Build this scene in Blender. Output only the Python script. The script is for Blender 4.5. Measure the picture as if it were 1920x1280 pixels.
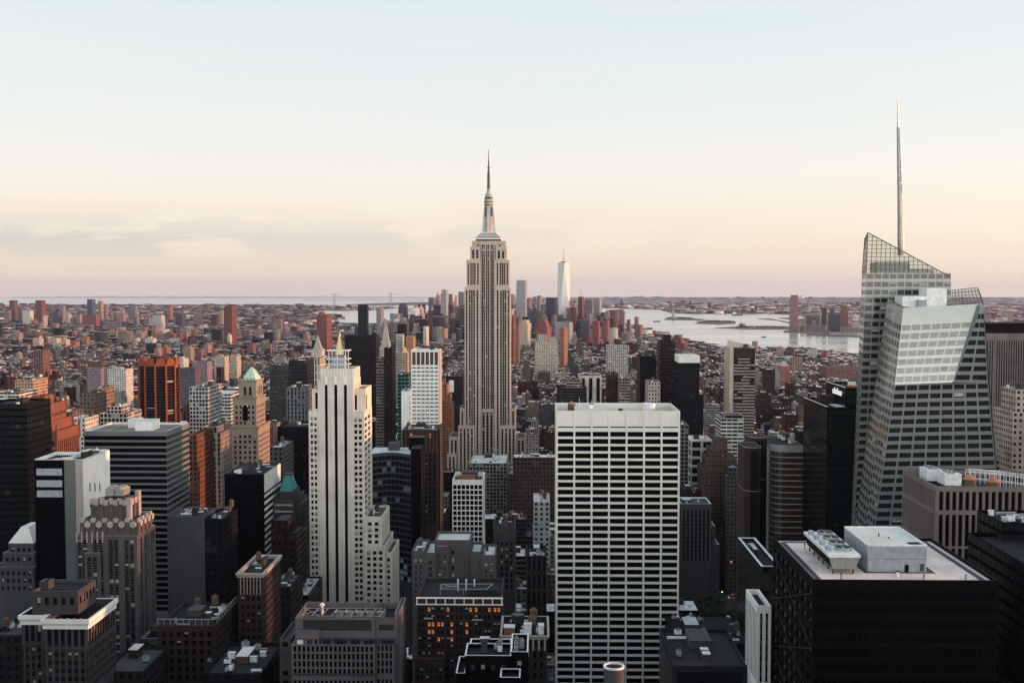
import bpy, math, random
import numpy as np
from mathutils import Vector

for _o in list(bpy.data.objects):
    bpy.data.objects.remove(_o)
SC = bpy.context.scene
COL = SC.collection
R = math.radians

# ------------------------------------------------------------------ camera
F = 2110.0                      # focal length in pixels of the 1920 wide photograph
EYE = Vector((0, 0, 258.0))
YAW, PITCH = R(1.22), R(2.74)
cd = bpy.data.cameras.new("camera")
cd.sensor_width = 36.0
cd.lens = 36.0 * F / 1920.0
cd.clip_start, cd.clip_end = 1.0, 120000.0
cam = bpy.data.objects.new("camera", cd)
COL.objects.link(cam)
cam.location = EYE
FW = Vector((-math.sin(YAW) * math.cos(PITCH), math.cos(YAW) * math.cos(PITCH), -math.sin(PITCH)))
RT = Vector((math.cos(YAW), math.sin(YAW), 0))
UP = RT.cross(FW)
cam.rotation_euler = FW.to_track_quat('-Z', 'Y').to_euler()
SC.camera = cam

# ------------------------------------------------------------------ render, exposure
SC.render.engine = 'CYCLES'
SC.view_settings.view_transform = 'Standard'
SC.view_settings.look = 'None'
SC.view_settings.gamma = 1.0
SC.view_settings.exposure = 0.0
SC.view_settings.use_curve_mapping = False
SC.cycles.use_denoising = True
SC.cycles.max_bounces = 6
SC.cycles.diffuse_bounces = 3
SC.cycles.glossy_bounces = 3
SC.cycles.volume_bounces = 1
SC.cycles.transparent_max_bounces = 12
SC.cycles.sample_clamp_indirect = 6.0

# ------------------------------------------------------------------ sun
SUN_EL, SUN_AZ = R(6.5), R(4.0)             # azimuth from +x (west along the cross streets) towards +y
SUN = Vector((math.cos(SUN_EL) * math.cos(SUN_AZ), math.cos(SUN_EL) * math.sin(SUN_AZ), math.sin(SUN_EL)))
sl = bpy.data.lights.new("sun", 'SUN')
sl.energy = 5.0
sl.angle = R(0.6)
sl.color = (1.0, 0.43, 0.21)
so = bpy.data.objects.new("sun", sl)
COL.objects.link(so)
so.rotation_euler = SUN.to_track_quat('Z', 'Y').to_euler()
so.location = (3000, 0, 2000)

# ------------------------------------------------------------------ sky
world = bpy.data.worlds.new("World")
SC.world = world
world.use_nodes = True
wt = world.node_tree
wt.nodes.clear()


def N(t, typ, **kw):
    n = t.nodes.new(typ)
    for k, v in kw.items():
        setattr(n, k, v)
    return n


def math_node(t, op, a, b=None, c=None):
    n = t.nodes.new('ShaderNodeMath')
    n.operation = op
    for i, x in enumerate((a, b, c)):
        if x is None:
            continue
        if isinstance(x, (int, float)):
            n.inputs[i].default_value = x
        else:
            t.links.new(x, n.inputs[i])
    return n.outputs[0]


def mixrgb(t, fac, a, b, blend='MIX'):
    n = t.nodes.new('ShaderNodeMix')
    n.data_type = 'RGBA'
    n.blend_type = blend
    for sock, x in ((n.inputs[0], fac), (n.inputs[6], a), (n.inputs[7], b)):
        if isinstance(x, (int, float)):
            sock.default_value = x
        elif isinstance(x, tuple):
            sock.default_value = (*x, 1.0) if len(x) == 3 else x
        else:
            t.links.new(x, sock)
    return n.outputs[2]


def ramp(t, fac, stops, interp='LINEAR'):
    n = t.nodes.new('ShaderNodeValToRGB')
    n.color_ramp.interpolation = interp
    el = n.color_ramp.elements
    while len(el) < len(stops):
        el.new(0.5)
    for e, (p, c) in zip(el, stops):
        e.position = p
        e.color = (*c, 1.0)
    t.links.new(fac, n.inputs[0])
    return n.outputs[0]


GLOW = 4.3


def build_sky():
    t = wt
    tc = N(t, 'ShaderNodeTexCoord')
    sep = N(t, 'ShaderNodeSeparateXYZ')
    t.links.new(tc.outputs['Generated'], sep.inputs[0])
    el = math_node(t, 'MULTIPLY', math_node(t, 'ARCSINE', sep.outputs[2]), 57.2958)   # elevation in degrees
    f = math_node(t, 'DIVIDE', el, 20.0)
    base = ramp(t, f, [(0.0, (0.80, 0.70, 0.63)), (0.09, (0.86, 0.75, 0.66)), (0.20, (0.93, 0.83, 0.74)), (0.28, (0.92, 0.865, 0.805)),
                       (0.40, (0.855, 0.855, 0.85)), (0.55, (0.80, 0.85, 0.855)), (0.72, (0.71, 0.82, 0.83)), (1.0, (0.62, 0.75, 0.81))])
    high = ramp(t, math_node(t, 'DIVIDE', el, 90.0), [(0.22, (1, 1, 1)), (0.5, (0.74, 0.75, 0.84)), (1.0, (0.70, 0.72, 0.84))])
    base = mixrgb(t, 1.0, base, high, 'MULTIPLY')
    # low bank of mauve cloud over the sea to the south east
    mp = N(t, 'ShaderNodeMapping')
    mp.inputs['Scale'].default_value = (8.0, 8.0, 38.0)
    t.links.new(tc.outputs['Generated'], mp.inputs[0])
    nz = N(t, 'ShaderNodeTexNoise')
    nz.inputs['Scale'].default_value = 1.0
    nz.inputs['Detail'].default_value = 7.0
    nz.inputs['Roughness'].default_value = 0.55
    t.links.new(mp.outputs[0], nz.inputs['Vector'])
    band = ramp(t, math_node(t, 'DIVIDE', el, 10.0), [(0.10, (0, 0, 0)), (0.22, (1, 1, 1)), (0.32, (0.9, 0.9, 0.9)), (0.43, (0, 0, 0))])
    side = math_node(t, 'SUBTRACT', 0.33, math_node(t, 'MULTIPLY', sep.outputs[0], 1.7))
    side = math_node(t, 'MINIMUM', 1.0, math_node(t, 'MAXIMUM', 0.0, side))
    puff = ramp(t, nz.outputs[0], [(0.43, (0, 0, 0)), (0.53, (1, 1, 1))])
    cl = math_node(t, 'MULTIPLY', math_node(t, 'MULTIPLY', band, puff), math_node(t, 'MULTIPLY', side, 0.85))
    base = mixrgb(t, cl, base, (0.59, 0.59, 0.60))
    tops = ramp(t, math_node(t, 'DIVIDE', el, 10.0), [(0.26, (0, 0, 0)), (0.36, (1, 1, 1)), (0.48, (0, 0, 0))])
    rim = ramp(t, nz.outputs[0], [(0.45, (0, 0, 0)), (0.56, (1, 1, 1))])
    base = mixrgb(t, math_node(t, 'MULTIPLY', math_node(t, 'MULTIPLY', tops, rim), math_node(t, 'MULTIPLY', side, 0.55)), base, (1.02, 0.80, 0.70))
    # thin high streaks
    mp2 = N(t, 'ShaderNodeMapping')
    mp2.inputs['Scale'].default_value = (2.2, 2.2, 26.0)
    mp2.inputs['Rotation'].default_value = (0.0, R(6), 0.0)
    t.links.new(tc.outputs['Generated'], mp2.inputs[0])
    nz2 = N(t, 'ShaderNodeTexNoise')
    nz2.inputs['Scale'].default_value = 1.6
    nz2.inputs['Detail'].default_value = 5.0
    t.links.new(mp2.outputs[0], nz2.inputs['Vector'])
    st = ramp(t, nz2.outputs[0], [(0.42, (0, 0, 0)), (0.68, (1, 1, 1))])
    base = mixrgb(t, math_node(t, 'MULTIPLY', st, 0.16), base, (1.0, 0.90, 0.82))
    # the sunset afterglow fills the low north west sky behind the viewpoint
    dot = N(t, 'ShaderNodeVectorMath', operation='DOT_PRODUCT')
    t.links.new(tc.outputs['Generated'], dot.inputs[0])
    dot.inputs[1].default_value = Vector((0.40, -0.92, 0.0))
    az = ramp(t, math_node(t, 'MULTIPLY_ADD', dot.outputs['Value'], 0.5, 0.5), [(0.45, (0, 0, 0)), (0.95, (1, 1, 1))], 'EASE')
    e2 = math_node(t, 'DIVIDE', math_node(t, 'SUBTRACT', el, 8.0), 7.5)
    band2 = math_node(t, 'POWER', 2.718, math_node(t, 'MULTIPLY', math_node(t, 'MULTIPLY', e2, e2), -1.0))
    glow = math_node(t, 'MULTIPLY', math_node(t, 'MULTIPLY', az, band2), GLOW)
    gv = N(t, 'ShaderNodeVectorMath', operation='SCALE')
    gv.inputs[0].default_value = (1.0, 0.95, 0.86)
    t.links.new(glow, gv.inputs['Scale'])
    av = N(t, 'ShaderNodeVectorMath', operation='ADD')
    t.links.new(base, av.inputs[0])
    t.links.new(gv.outputs[0], av.inputs[1])
    base = av.outputs[0]
    sky = N(t, 'ShaderNodeTexSky', sky_type='NISHITA')
    sky.sun_disc = False
    sky.sun_elevation = SUN_EL
    sky.sun_rotation = R(90) - SUN_AZ
    bg1 = N(t, 'ShaderNodeBackground')
    bg1.inputs[1].default_value = 0.05
    t.links.new(sky.outputs[0], bg1.inputs[0])
    bg2 = N(t, 'ShaderNodeBackground')
    bg2.inputs[1].default_value = 0.90
    t.links.new(base, bg2.inputs[0])
    add = N(t, 'ShaderNodeAddShader')
    t.links.new(bg1.outputs[0], add.inputs[0])
    t.links.new(bg2.outputs[0], add.inputs[1])
    out = N(t, 'ShaderNodeOutputWorld')
    t.links.new(add.outputs[0], out.inputs['Surface'])


build_sky()


# ------------------------------------------------------------------ photograph pixel -> point on the plane y = D
def P(u, v, D):
    d = FW + RT * ((u - 960) / F) - UP * ((v - 640) / F)
    return EYE + d * (D / d.y)


def X(u, v, D): return P(u, v, D).x
def Z(v, D, u=960): return P(u, v, D).z


def GP(u, v, z=0.0):
    d = FW + RT * ((u - 960) / F) - UP * ((v - 640) / F)
    k = (z - EYE.z) / d.z
    return EYE + d * k


def proj(p):
    d = Vector(p) - EYE
    w = d.dot(FW)
    if w <= 1:
        return None
    return 960 + F * d.dot(RT) / w, 640 - F * d.dot(UP) / w


# ------------------------------------------------------------------ materials
def nmat(name):
    m = bpy.data.materials.new(name)
    m.use_nodes = True
    t = m.node_tree
    b = t.nodes['Principled BSDF']
    return m, t, b


def mat_stone(name, col, rough=0.85, var=0.22, spec=0.3, streak=0.5):
    m, t, b = nmat(name)
    tc = N(t, 'ShaderNodeTexCoord')
    n1 = N(t, 'ShaderNodeTexNoise')
    n1.inputs['Scale'].default_value = 0.09
    n1.inputs['Detail'].default_value = 6
    t.links.new(tc.outputs['Object'], n1.inputs['Vector'])
    mp = N(t, 'ShaderNodeMapping')
    mp.inputs['Scale'].default_value = (0.9, 0.9, 0.03)
    t.links.new(tc.outputs['Object'], mp.inputs[0])
    n2 = N(t, 'ShaderNodeTexNoise')
    n2.inputs['Scale'].default_value = 1.0
    n2.inputs['Detail'].default_value = 4
    t.links.new(mp.outputs[0], n2.inputs['Vector'])
    n3 = N(t, 'ShaderNodeTexNoise')
    n3.inputs['Scale'].default_value = 2.4
    n3.inputs['Detail'].default_value = 2
    t.links.new(tc.outputs['Object'], n3.inputs['Vector'])
    s = math_node(t, 'ADD', math_node(t, 'MULTIPLY', n1.outputs[0], 0.5), math_node(t, 'MULTIPLY', n2.outputs[0], streak * 0.7))
    s = math_node(t, 'ADD', s, math_node(t, 'MULTIPLY', n3.outputs[0], 0.25))
    lo = tuple(c * (1 - var * 1.3) for c in col)
    hi = tuple(min(0.95, c * (1 + var)) for c in col)
    mid = 0.25 + streak * 0.35 + 0.125
    c = ramp(t, s, [(max(0, mid - 0.22), lo), (min(1, mid + 0.22), hi)])
    t.links.new(c, b.inputs['Base Color'])
    b.inputs['Roughness'].default_value = rough
    b.inputs['Specular IOR Level'].default_value = spec
    return m


def mat_plain(name, col, rough=0.6, metal=0.0, spec=0.4):
    m, t, b = nmat(name)
    tc = N(t, 'ShaderNodeTexCoord')
    n1 = N(t, 'ShaderNodeTexNoise')
    n1.inputs['Scale'].default_value = 0.6
    n1.inputs['Detail'].default_value = 5
    t.links.new(tc.outputs['Object'], n1.inputs['Vector'])
    c = ramp(t, n1.outputs[0], [(0.3, tuple(x * 0.75 for x in col)), (0.7, tuple(min(0.95, x * 1.15) for x in col))])
    t.links.new(c, b.inputs['Base Color'])
    b.inputs['Roughness'].default_value = rough
    b.inputs['Metallic'].default_value = metal
    b.inputs['Specular IOR Level'].default_value = spec
    return m


def mat_glass(name, col, rough=0.12, spec=0.35, refl=0.0, wav=0.02):
    """dark window glass; refl adds a coated mirror share"""
    m, t, b = nmat(name)
    tc = N(t, 'ShaderNodeTexCoord')
    n1 = N(t, 'ShaderNodeTexNoise')
    n1.inputs['Scale'].default_value = 0.35
    t.links.new(tc.outputs['Object'], n1.inputs['Vector'])
    bp = N(t, 'ShaderNodeBump')
    bp.inputs['Strength'].default_value = wav
    bp.inputs['Distance'].default_value = 1.0
    t.links.new(n1.outputs[0], bp.inputs['Height'])
    b.inputs['Base Color'].default_value = (*col, 1)
    b.inputs['Roughness'].default_value = rough
    b.inputs['Specular IOR Level'].default_value = spec
    t.links.new(bp.outputs[0], b.inputs['Normal'])
    if refl > 0:
        g = N(t, 'ShaderNodeBsdfGlossy')
        g.inputs['Roughness'].default_value = rough
        g.inputs['Color'].default_value = (0.86, 0.9, 0.86, 1)
        t.links.new(bp.outputs[0], g.inputs['Normal'])
        mx = N(t, 'ShaderNodeMixShader')
        mx.inputs[0].default_value = refl
        t.links.new(b.outputs[0], mx.inputs[1])
        t.links.new(g.outputs[0], mx.inputs[2])
        t.links.new(mx.outputs[0], t.nodes['Material Output'].inputs[0])
    return m


def mat_emit(name, col, strength):
    m, t, b = nmat(name)
    b.inputs['Base Color'].default_value = (0.05, 0.04, 0.03, 1)
    b.inputs['Emission Color'].default_value = (*col, 1)
    tc = N(t, 'ShaderNodeTexCoord')
    n1 = N(t, 'ShaderNodeTexNoise')
    n1.inputs['Scale'].default_value = 1.3
    t.links.new(tc.outputs['Object'], n1.inputs['Vector'])
    s = ramp(t, n1.outputs[0], [(0.38, (0.12, 0.12, 0.12)), (0.62, (1, 1, 1))])
    t.links.new(math_node(t, 'MULTIPLY', s, strength), b.inputs['Emission Strength'])
    return m


def mat_city(name, a, bb, c, d, glass=(0.008, 0.008, 0.012), blind=0.10, lit=0.006):
    """wall whose colour is the face colour 'tint' and whose windows lie in the UV cells"""
    m, t, b = nmat(name)
    at = N(t, 'ShaderNodeAttribute', attribute_name='tint')
    uv = N(t, 'ShaderNodeUVMap')
    sep = N(t, 'ShaderNodeSeparateXYZ')
    t.links.new(uv.outputs[0], sep.inputs[0])
    fu, fv = math_node(t, 'FRACT', sep.outputs[0]), math_node(t, 'FRACT', sep.outputs[1])
    def inside(x, lo, hi):
        return math_node(t, 'MULTIPLY', math_node(t, 'GREATER_THAN', x, lo), math_node(t, 'LESS_THAN', x, hi))
    msk = math_node(t, 'MULTIPLY', inside(fu, a, bb), inside(fv, c, d))
    fl = N(t, 'ShaderNodeVectorMath', operation='FLOOR')
    t.links.new(uv.outputs[0], fl.inputs[0])
    wn = N(t, 'ShaderNodeTexWhiteNoise', noise_dimensions='3D')
    t.links.new(fl.outputs[0], wn.inputs['Vector'])
    tc = N(t, 'ShaderNodeTexCoord')
    n1 = N(t, 'ShaderNodeTexNoise')
    n1.inputs['Scale'].default_value = 0.12
    n1.inputs['Detail'].default_value = 5
    t.links.new(tc.outputs['Object'], n1.inputs['Vector'])
    dirt = ramp(t, n1.outputs[0], [(0.3, (0.72, 0.70, 0.70)), (0.7, (1.12, 1.10, 1.08))])
    wall = mixrgb(t, 1.0, at.outputs['Color'], dirt, 'MULTIPLY')
    g = mixrgb(t, math_node(t, 'LESS_THAN', wn.outputs['Value'], blind), glass, mixrgb(t, 0.5, at.outputs['Color'], (0.05, 0.05, 0.05)))
    col = mixrgb(t, msk, wall, g)
    t.links.new(col, b.inputs['Base Color'])
    t.links.new(math_node(t, 'MULTIPLY_ADD', msk, -0.65, 0.88), b.inputs['Roughness'])
    t.links.new(math_node(t, 'MULTIPLY_ADD', msk, 0.10, 0.04), b.inputs['Specular IOR Level'])
    if lit > 0:
        on = math_node(t, 'MULTIPLY', msk, math_node(t, 'GREATER_THAN', wn.outputs['Value'], 1 - lit))
        b.inputs['Emission Color'].default_value = (1.0, 0.45, 0.16, 1)
        t.links.new(math_node(t, 'MULTIPLY', on, 0.55), b.inputs['Emission Strength'])
    return m


def mat_tint(name, rough=0.9, lo=0.6, hi=1.25, scale=0.25):
    m, t, b = nmat(name)
    at = N(t, 'ShaderNodeAttribute', attribute_name='tint')
    tc = N(t, 'ShaderNodeTexCoord')
    n1 = N(t, 'ShaderNodeTexNoise')
    n1.inputs['Scale'].default_value = scale
    n1.inputs['Detail'].default_value = 6
    t.links.new(tc.outputs['Object'], n1.inputs['Vector'])
    dirt = ramp(t, n1.outputs[0], [(0.32, (lo,) * 3), (0.68, (hi,) * 3)])
    t.links.new(mixrgb(t, 1.0, at.outputs['Color'], dirt, 'MULTIPLY'), b.inputs['Base Color'])
    b.inputs['Roughness'].default_value = rough
    b.inputs['Specular IOR Level'].default_value = 0.25
    return m


M = dict(
    cream=mat_stone('cream_stone', (0.69, 0.63, 0.54)),
    travertine=mat_stone('travertine', (0.80, 0.77, 0.69), var=0.10, streak=0.4),
    limestone=mat_stone('limestone', (0.50, 0.41, 0.34)),
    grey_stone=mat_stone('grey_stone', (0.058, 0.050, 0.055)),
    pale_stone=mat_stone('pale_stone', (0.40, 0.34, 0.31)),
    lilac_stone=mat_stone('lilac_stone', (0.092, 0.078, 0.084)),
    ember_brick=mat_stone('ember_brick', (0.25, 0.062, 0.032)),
    tan_stone=mat_stone('tan_stone', (0.28, 0.225, 0.175)),
    fin_stone=mat_stone('fin_stone', (0.20, 0.16, 0.15)),
    mauve_stone=mat_stone('mauve_stone', (0.165, 0.135, 0.14)),
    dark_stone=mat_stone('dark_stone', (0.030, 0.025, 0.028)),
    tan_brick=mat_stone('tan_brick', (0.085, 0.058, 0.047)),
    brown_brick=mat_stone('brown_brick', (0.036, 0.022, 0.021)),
    red_brick=mat_stone('red_brick', (0.28, 0.095, 0.06)),
    orange_brick=mat_stone('orange_brick', (0.20, 0.078, 0.05)),
    concrete=mat_stone('concrete', (0.07, 0.07, 0.08)),
    white_stone=mat_stone('white_stone', (0.84, 0.82, 0.77), var=0.12),
    white_metal=mat_plain('white_metal', (0.82, 0.84, 0.82), 0.45),
    grey_metal=mat_plain('grey_metal', (0.32, 0.36, 0.40), 0.45),
    lattice=mat_plain('lattice_metal', (0.07, 0.075, 0.075), 0.5),
    steel=mat_plain('steel', (0.36, 0.37, 0.36), 0.35, 0.4),
    dark_metal=mat_plain('dark_metal', (0.015, 0.015, 0.018), 0.5),
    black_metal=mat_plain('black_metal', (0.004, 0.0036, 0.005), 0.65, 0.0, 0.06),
    spandrel=mat_stone('grey_spandrel', (0.030, 0.023, 0.025), 0.6),
    green_spandrel=mat_glass('fritted_spandrel', (0.205, 0.225, 0.222), 0.14, 0.5, 0.10, 0.03),
    copper=mat_stone('green_copper', (0.26, 0.46, 0.38), 0.7, 0.12),
    pale_copper=mat_stone('pale_green_copper', (0.42, 0.60, 0.48), 0.7, 0.10),
    teal_copper=mat_stone('teal_copper', (0.05, 0.26, 0.26), 0.6, 0.10),
    gold=mat_plain('gilded_tile', (0.80, 0.56, 0.28), 0.4, 0.3),
    glass=mat_glass('dark_glass', (0.010, 0.010, 0.014), 0.10, 0.22),
    glass_black=mat_glass('black_glass', (0.004, 0.004, 0.006), 0.10, 0.12),
    glass_blue=mat_glass('blue_glass', (0.03, 0.05, 0.07), 0.10, 0.5, 0.06),
    glass_green=mat_glass('green_black_glass', (0.004, 0.011, 0.012), 0.10, 0.35),
    glass_coat=mat_glass('coated_glass', (0.010, 0.012, 0.014), 0.06, 0.4, 0.075, 0.01),
    glass_sheen=mat_glass('fritted_glass', (0.16, 0.19, 0.185), 0.12, 0.5, 0.40, 0.01),
    glass_brown=mat_glass('bronze_glass', (0.05, 0.03, 0.02), 0.10, 0.5, 0.18),
    glass_teal=mat_glass('teal_glass', (0.03, 0.13, 0.14), 0.12, 0.5, 0.08),
    blind=mat_plain('window_blind', (0.42, 0.40, 0.36), 0.8),
    lit=mat_emit('lit_window', (1.0, 0.32, 0.08), 0.85),
    cool_lit=mat_emit('cool_lit_window', (0.45, 0.75, 0.85), 0.12),
    lamp=mat_emit('lamp_glow', (1.0, 0.70, 0.35), 3.0),
    white_lamp=mat_emit('white_lamp_glow', (0.95, 0.97, 1.0), 1.6),
    red_lamp=mat_emit('red_lamp_glow', (1.0, 0.05, 0.03), 1.5),
    roof_dark=mat_stone('dark_roof_felt', (0.013, 0.0125, 0.016), 0.9, 0.35),
    roof_grey=mat_stone('grey_roof_felt', (0.075, 0.07, 0.075), 0.9, 0.35),
    roof_mid=mat_stone('mid_roof_felt', (0.19, 0.19, 0.18), 0.9, 0.3),
    roof_pale=mat_stone('pale_roof_membrane', (0.66, 0.67, 0.63), 0.85, 0.25),
    roof_tan=mat_stone('tan_roof_gravel', (0.78, 0.64, 0.58), 0.95, 0.3),
    tank=mat_stone('weathered_tank_wood', (0.13, 0.085, 0.06), 0.9),
    tank_orange=mat_stone('rusty_tank_cap', (0.42, 0.19, 0.10), 0.8),
    punched=mat_city('punched_windows_wall', 0.26, 0.74, 0.25, 0.75),
    ribbon=mat_city('ribbon_windows_wall', 0.04, 0.96, 0.40, 0.92, lit=0.003),
    strips=mat_city('window_strips_wall', 0.30, 0.78, 0.12, 0.94),
    grid=mat_city('window_grid_wall', 0.13, 0.87, 0.18, 0.88),
    curtain=mat_city('curtain_wall', 0.06, 0.94, 0.28, 0.97, glass=(0.008, 0.010, 0.013), blind=0.02),
    tint=mat_tint('painted_surface'),
)


# ------------------------------------------------------------------ mesh builder
class MB:
    def __init__(s):
        s.v, s.f, s.m, s.uv, s.c = [], [], [], [], []

    def poly(s, pts, m=0, uv=None, col=None):
        i = len(s.v)
        s.v.extend([tuple(p) for p in pts])
        s.f.append(tuple(range(i, i + len(pts))))
        s.m.append(m)
        s.uv.extend(uv if uv else [(0, 0)] * len(pts))
        s.c.append(col or (0.3, 0.3, 0.3))

    def box(s, x0, x1, y0, y1, z0, z1, m=0, mt=None, cell=None, col=None, coltop=None, bottom=False, top=True, off=0.0):
        mt = m if mt is None else mt
        cu, cv = cell or (0, 0)
        w, d, h = x1 - x0, y1 - y0, z1 - z0
        def uv(a):
            if not cell:
                return None
            n, k = max(1, round(a / cu)), max(1, round(h / cv))
            o = off
            return [(o, o), (o + n, o), (o + n, o + k), (o, o + k)]
        s.poly([(x0, y0, z0), (x1, y0, z0), (x1, y0, z1), (x0, y0, z1)], m, uv(w), col)
        s.poly([(x1, y0, z0), (x1, y1, z0), (x1, y1, z1), (x1, y0, z1)], m, uv(d), col)
        s.poly([(x1, y1, z0), (x0, y1, z0), (x0, y1, z1), (x1, y1, z1)], m, uv(w), col)
        s.poly([(x0, y1, z0), (x0, y0, z0), (x0, y0, z1), (x0, y1, z1)], m, uv(d), col)
        if top:
            s.poly([(x0, y0, z1), (x1, y0, z1), (x1, y1, z1), (x0, y1, z1)], mt, None, coltop or col)
        if bottom:
            s.poly([(x0, y1, z0), (x1, y1, z0), (x1, y0, z0), (x0, y0, z0)], m, None, col)

    def frustum(s, bot, top, m=0, mt=None, cap=True, capb=False, cell=None, col=None, coltop=None):
        """bot, top: counter clockwise rings (from above) of 3D points"""
        n = len(bot)
        acc = 0.0
        for i in range(n):
            a, b2, c, d = bot[i], bot[(i + 1) % n], top[(i + 1) % n], top[i]
            uv = None
            if cell:
                L = max(1, round((Vector(b2) - Vector(a)).length / cell[0]))
                k = max(1, round((Vector(d) - Vector(a)).length / cell[1]))
                uv = [(acc, 0), (acc + L, 0), (acc + L, k), (acc, k)]
                acc += L
            s.poly([a, b2, c, d], m, uv, col)
        if cap:
            s.poly(top, m if mt is None else mt, None, coltop or col)
        if capb:
            s.poly(list(reversed(bot)), m, None, col)

    def cyl(s, cx, cy, z0, z1, r0, r1=None, n=16, m=0, mt=None, cap=True, cx1=None, cy1=None, cell=None, col=None):
        r1 = r0 if r1 is None else r1
        cx1 = cx if cx1 is None else cx1
        cy1 = cy if cy1 is None else cy1
        a = [2 * math.pi * k / n for k in range(n)]
        bot = [(cx + r0 * math.cos(t), cy + r0 * math.sin(t), z0) for t in a]
        top = [(cx1 + r1 * math.cos(t), cy1 + r1 * math.sin(t), z1) for t in a]
        s.frustum(bot, top, m, mt, cap, cell=cell, col=col)

    def tube(s, a, b, r, n=6, m=0):
        a, b = Vector(a), Vector(b)
        d = (b - a).normalized()
        e = d.orthogonal().normalized()
        g = d.cross(e)
        ra = [a + (e * math.cos(2 * math.pi * k / n) + g * math.sin(2 * math.pi * k / n)) * r for k in range(n)]
        rb = [p + (b - a) for p in ra]
        s.frustum(ra, rb, m, cap=True, capb=True)

    def build(s, name, mats, parent=None, kind=None, label=None, origin=None):
        if not s.f:
            return None
        o0 = origin if origin is not None else (parent['_o'] if parent is not None and '_o' in parent else (0, 0, 0))
        me = bpy.data.meshes.new(name)
        v = np.array(s.v, dtype=np.float64) - np.array(o0, dtype=np.float64)
        me.from_pydata(v.tolist(), [], s.f)
        for mt in mats:
            me.materials.append(mt)
        me.polygons.foreach_set('material_index', s.m)
        ul = me.uv_layers.new(name='UVMap')
        ul.data.foreach_set('uv', np.array(s.uv, dtype=np.float32).ravel())
        ca = me.color_attributes.new('tint', 'FLOAT_COLOR', 'CORNER')
        cnt = np.array([len(f) for f in s.f])
        cc = np.repeat(np.array(s.c, dtype=np.float32), cnt, axis=0)
        ca.data.foreach_set('color', np.hstack([cc, np.ones((len(cc), 1), np.float32)]).ravel())
        ob = bpy.data.objects.new(name, me)
        COL.objects.link(ob)
        if parent is not None:
            ob.parent = parent
            if '_o' in parent and parent.type != 'EMPTY':
                pass
        else:
            ob.location = o0
        if kind:
            ob['kind'] = kind
        if label:
            ob['label'] = label
        ob['_o'] = tuple(float(x) for x in o0)
        return ob


def thing(name, label, cat, loc, group=None):
    o = bpy.data.objects.new(name, None)
    o.empty_display_size = 5
    COL.objects.link(o)
    o.location = loc
    o['label'], o['category'] = label, cat
    if group:
        o['group'] = group
    o['_o'] = tuple(float(x) for x in loc)
    return o


def tag(o, label, cat, group=None):
    o['label'], o['category'] = label, cat
    if group:
        o['group'] = group
    return o


# ------------------------------------------------------------------ facades with real recessed windows
def facade(mb, wins, q, bays, floors, rec=0.4, rsp=0.0, mw=0, ms=None, cols=None):
    """q: four corners seen from outside (bottom left, bottom right, top right, top left); bays, floors: intervals in 0..1"""
    ms = mw if ms is None else ms
    A, B, C, D = (Vector(p) for p in q)
    nrm = (B - A).cross(D - A).normalized()

    def pt(s_, t_, d=0.0):
        return (A * (1 - s_) + B * s_) * (1 - t_) + (D * (1 - s_) + C * s_) * t_ - nrm * d

    def quad(s0, s1, t0, t1, d, m):
        if s1 - s0 > 1e-5 and t1 - t0 > 1e-5:
            mb.poly([pt(s0, t0, d), pt(s1, t0, d), pt(s1, t1, d), pt(s0, t1, d)], m)

    def reveal(s0, s1, t0, t1, d0, d1, m):
        a, b, c, e = pt(s0, t0, d0), pt(s1, t0, d0), pt(s1, t1, d0), pt(s0, t1, d0)
        a2, b2, c2, e2 = pt(s0, t0, d1), pt(s1, t0, d1), pt(s1, t1, d1), pt(s0, t1, d1)
        for f in ((a, a2, e2, e), (b2, b, c, c2), (a, b, b2, a2), (e2, c2, c, e)):
            mb.poly(f, m)

    if not bays or not floors:
        quad(0, 1, 0, 1, 0, mw)
        return
    edge = 0.0
    for s0, s1 in bays:
        quad(edge, s0, 0, 1, 0, mw)
        edge = s1
    quad(edge, 1, 0, 1, 0, mw)
    tb, tt = floors[0][0], floors[-1][1]
    for s0, s1 in bays:
        quad(s0, s1, 0, tb, 0, mw)
        quad(s0, s1, tt, 1, 0, mw)
        if rsp > 0:
            reveal(s0, s1, tb, tt, 0, rsp, mw)
        for k, (t0, t1) in enumerate(floors):
            if k + 1 < len(floors):
                quad(s0, s1, t1, floors[k + 1][0], rsp, ms)
            if rec > 0:
                reveal(s0, s1, t0, t1, rsp, rsp + rec, ms)
            d = rsp + rec
            wins.append(([pt(s0, t0, d), pt(s1, t0, d), pt(s1, t1, d), pt(s0, t1, d)], nrm))


def even_bays(width, bay, fw, edge=0.0):
    n = max(1, round((width - 2 * edge) / bay))
    bw = (width - 2 * edge) / n
    g = bw * (1 - fw) / 2
    return [((edge + k * bw + g) / width, (edge + (k + 1) * bw - g) / width) for k in range(n)]


def even_floors(z0, z1, fl, fh, top, zmin):
    out = []
    z = z1 - top
    lo = max(z0 + 0.3, zmin)
    while z - fl >= lo:
        out.append(((z - fl * (0.5 + fh / 2) - z0) / (z1 - z0), (z - fl * (0.5 - fh / 2) - z0) / (z1 - z0)))
        z -= fl
    return out[::-1]


WCACHE = {}


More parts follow.
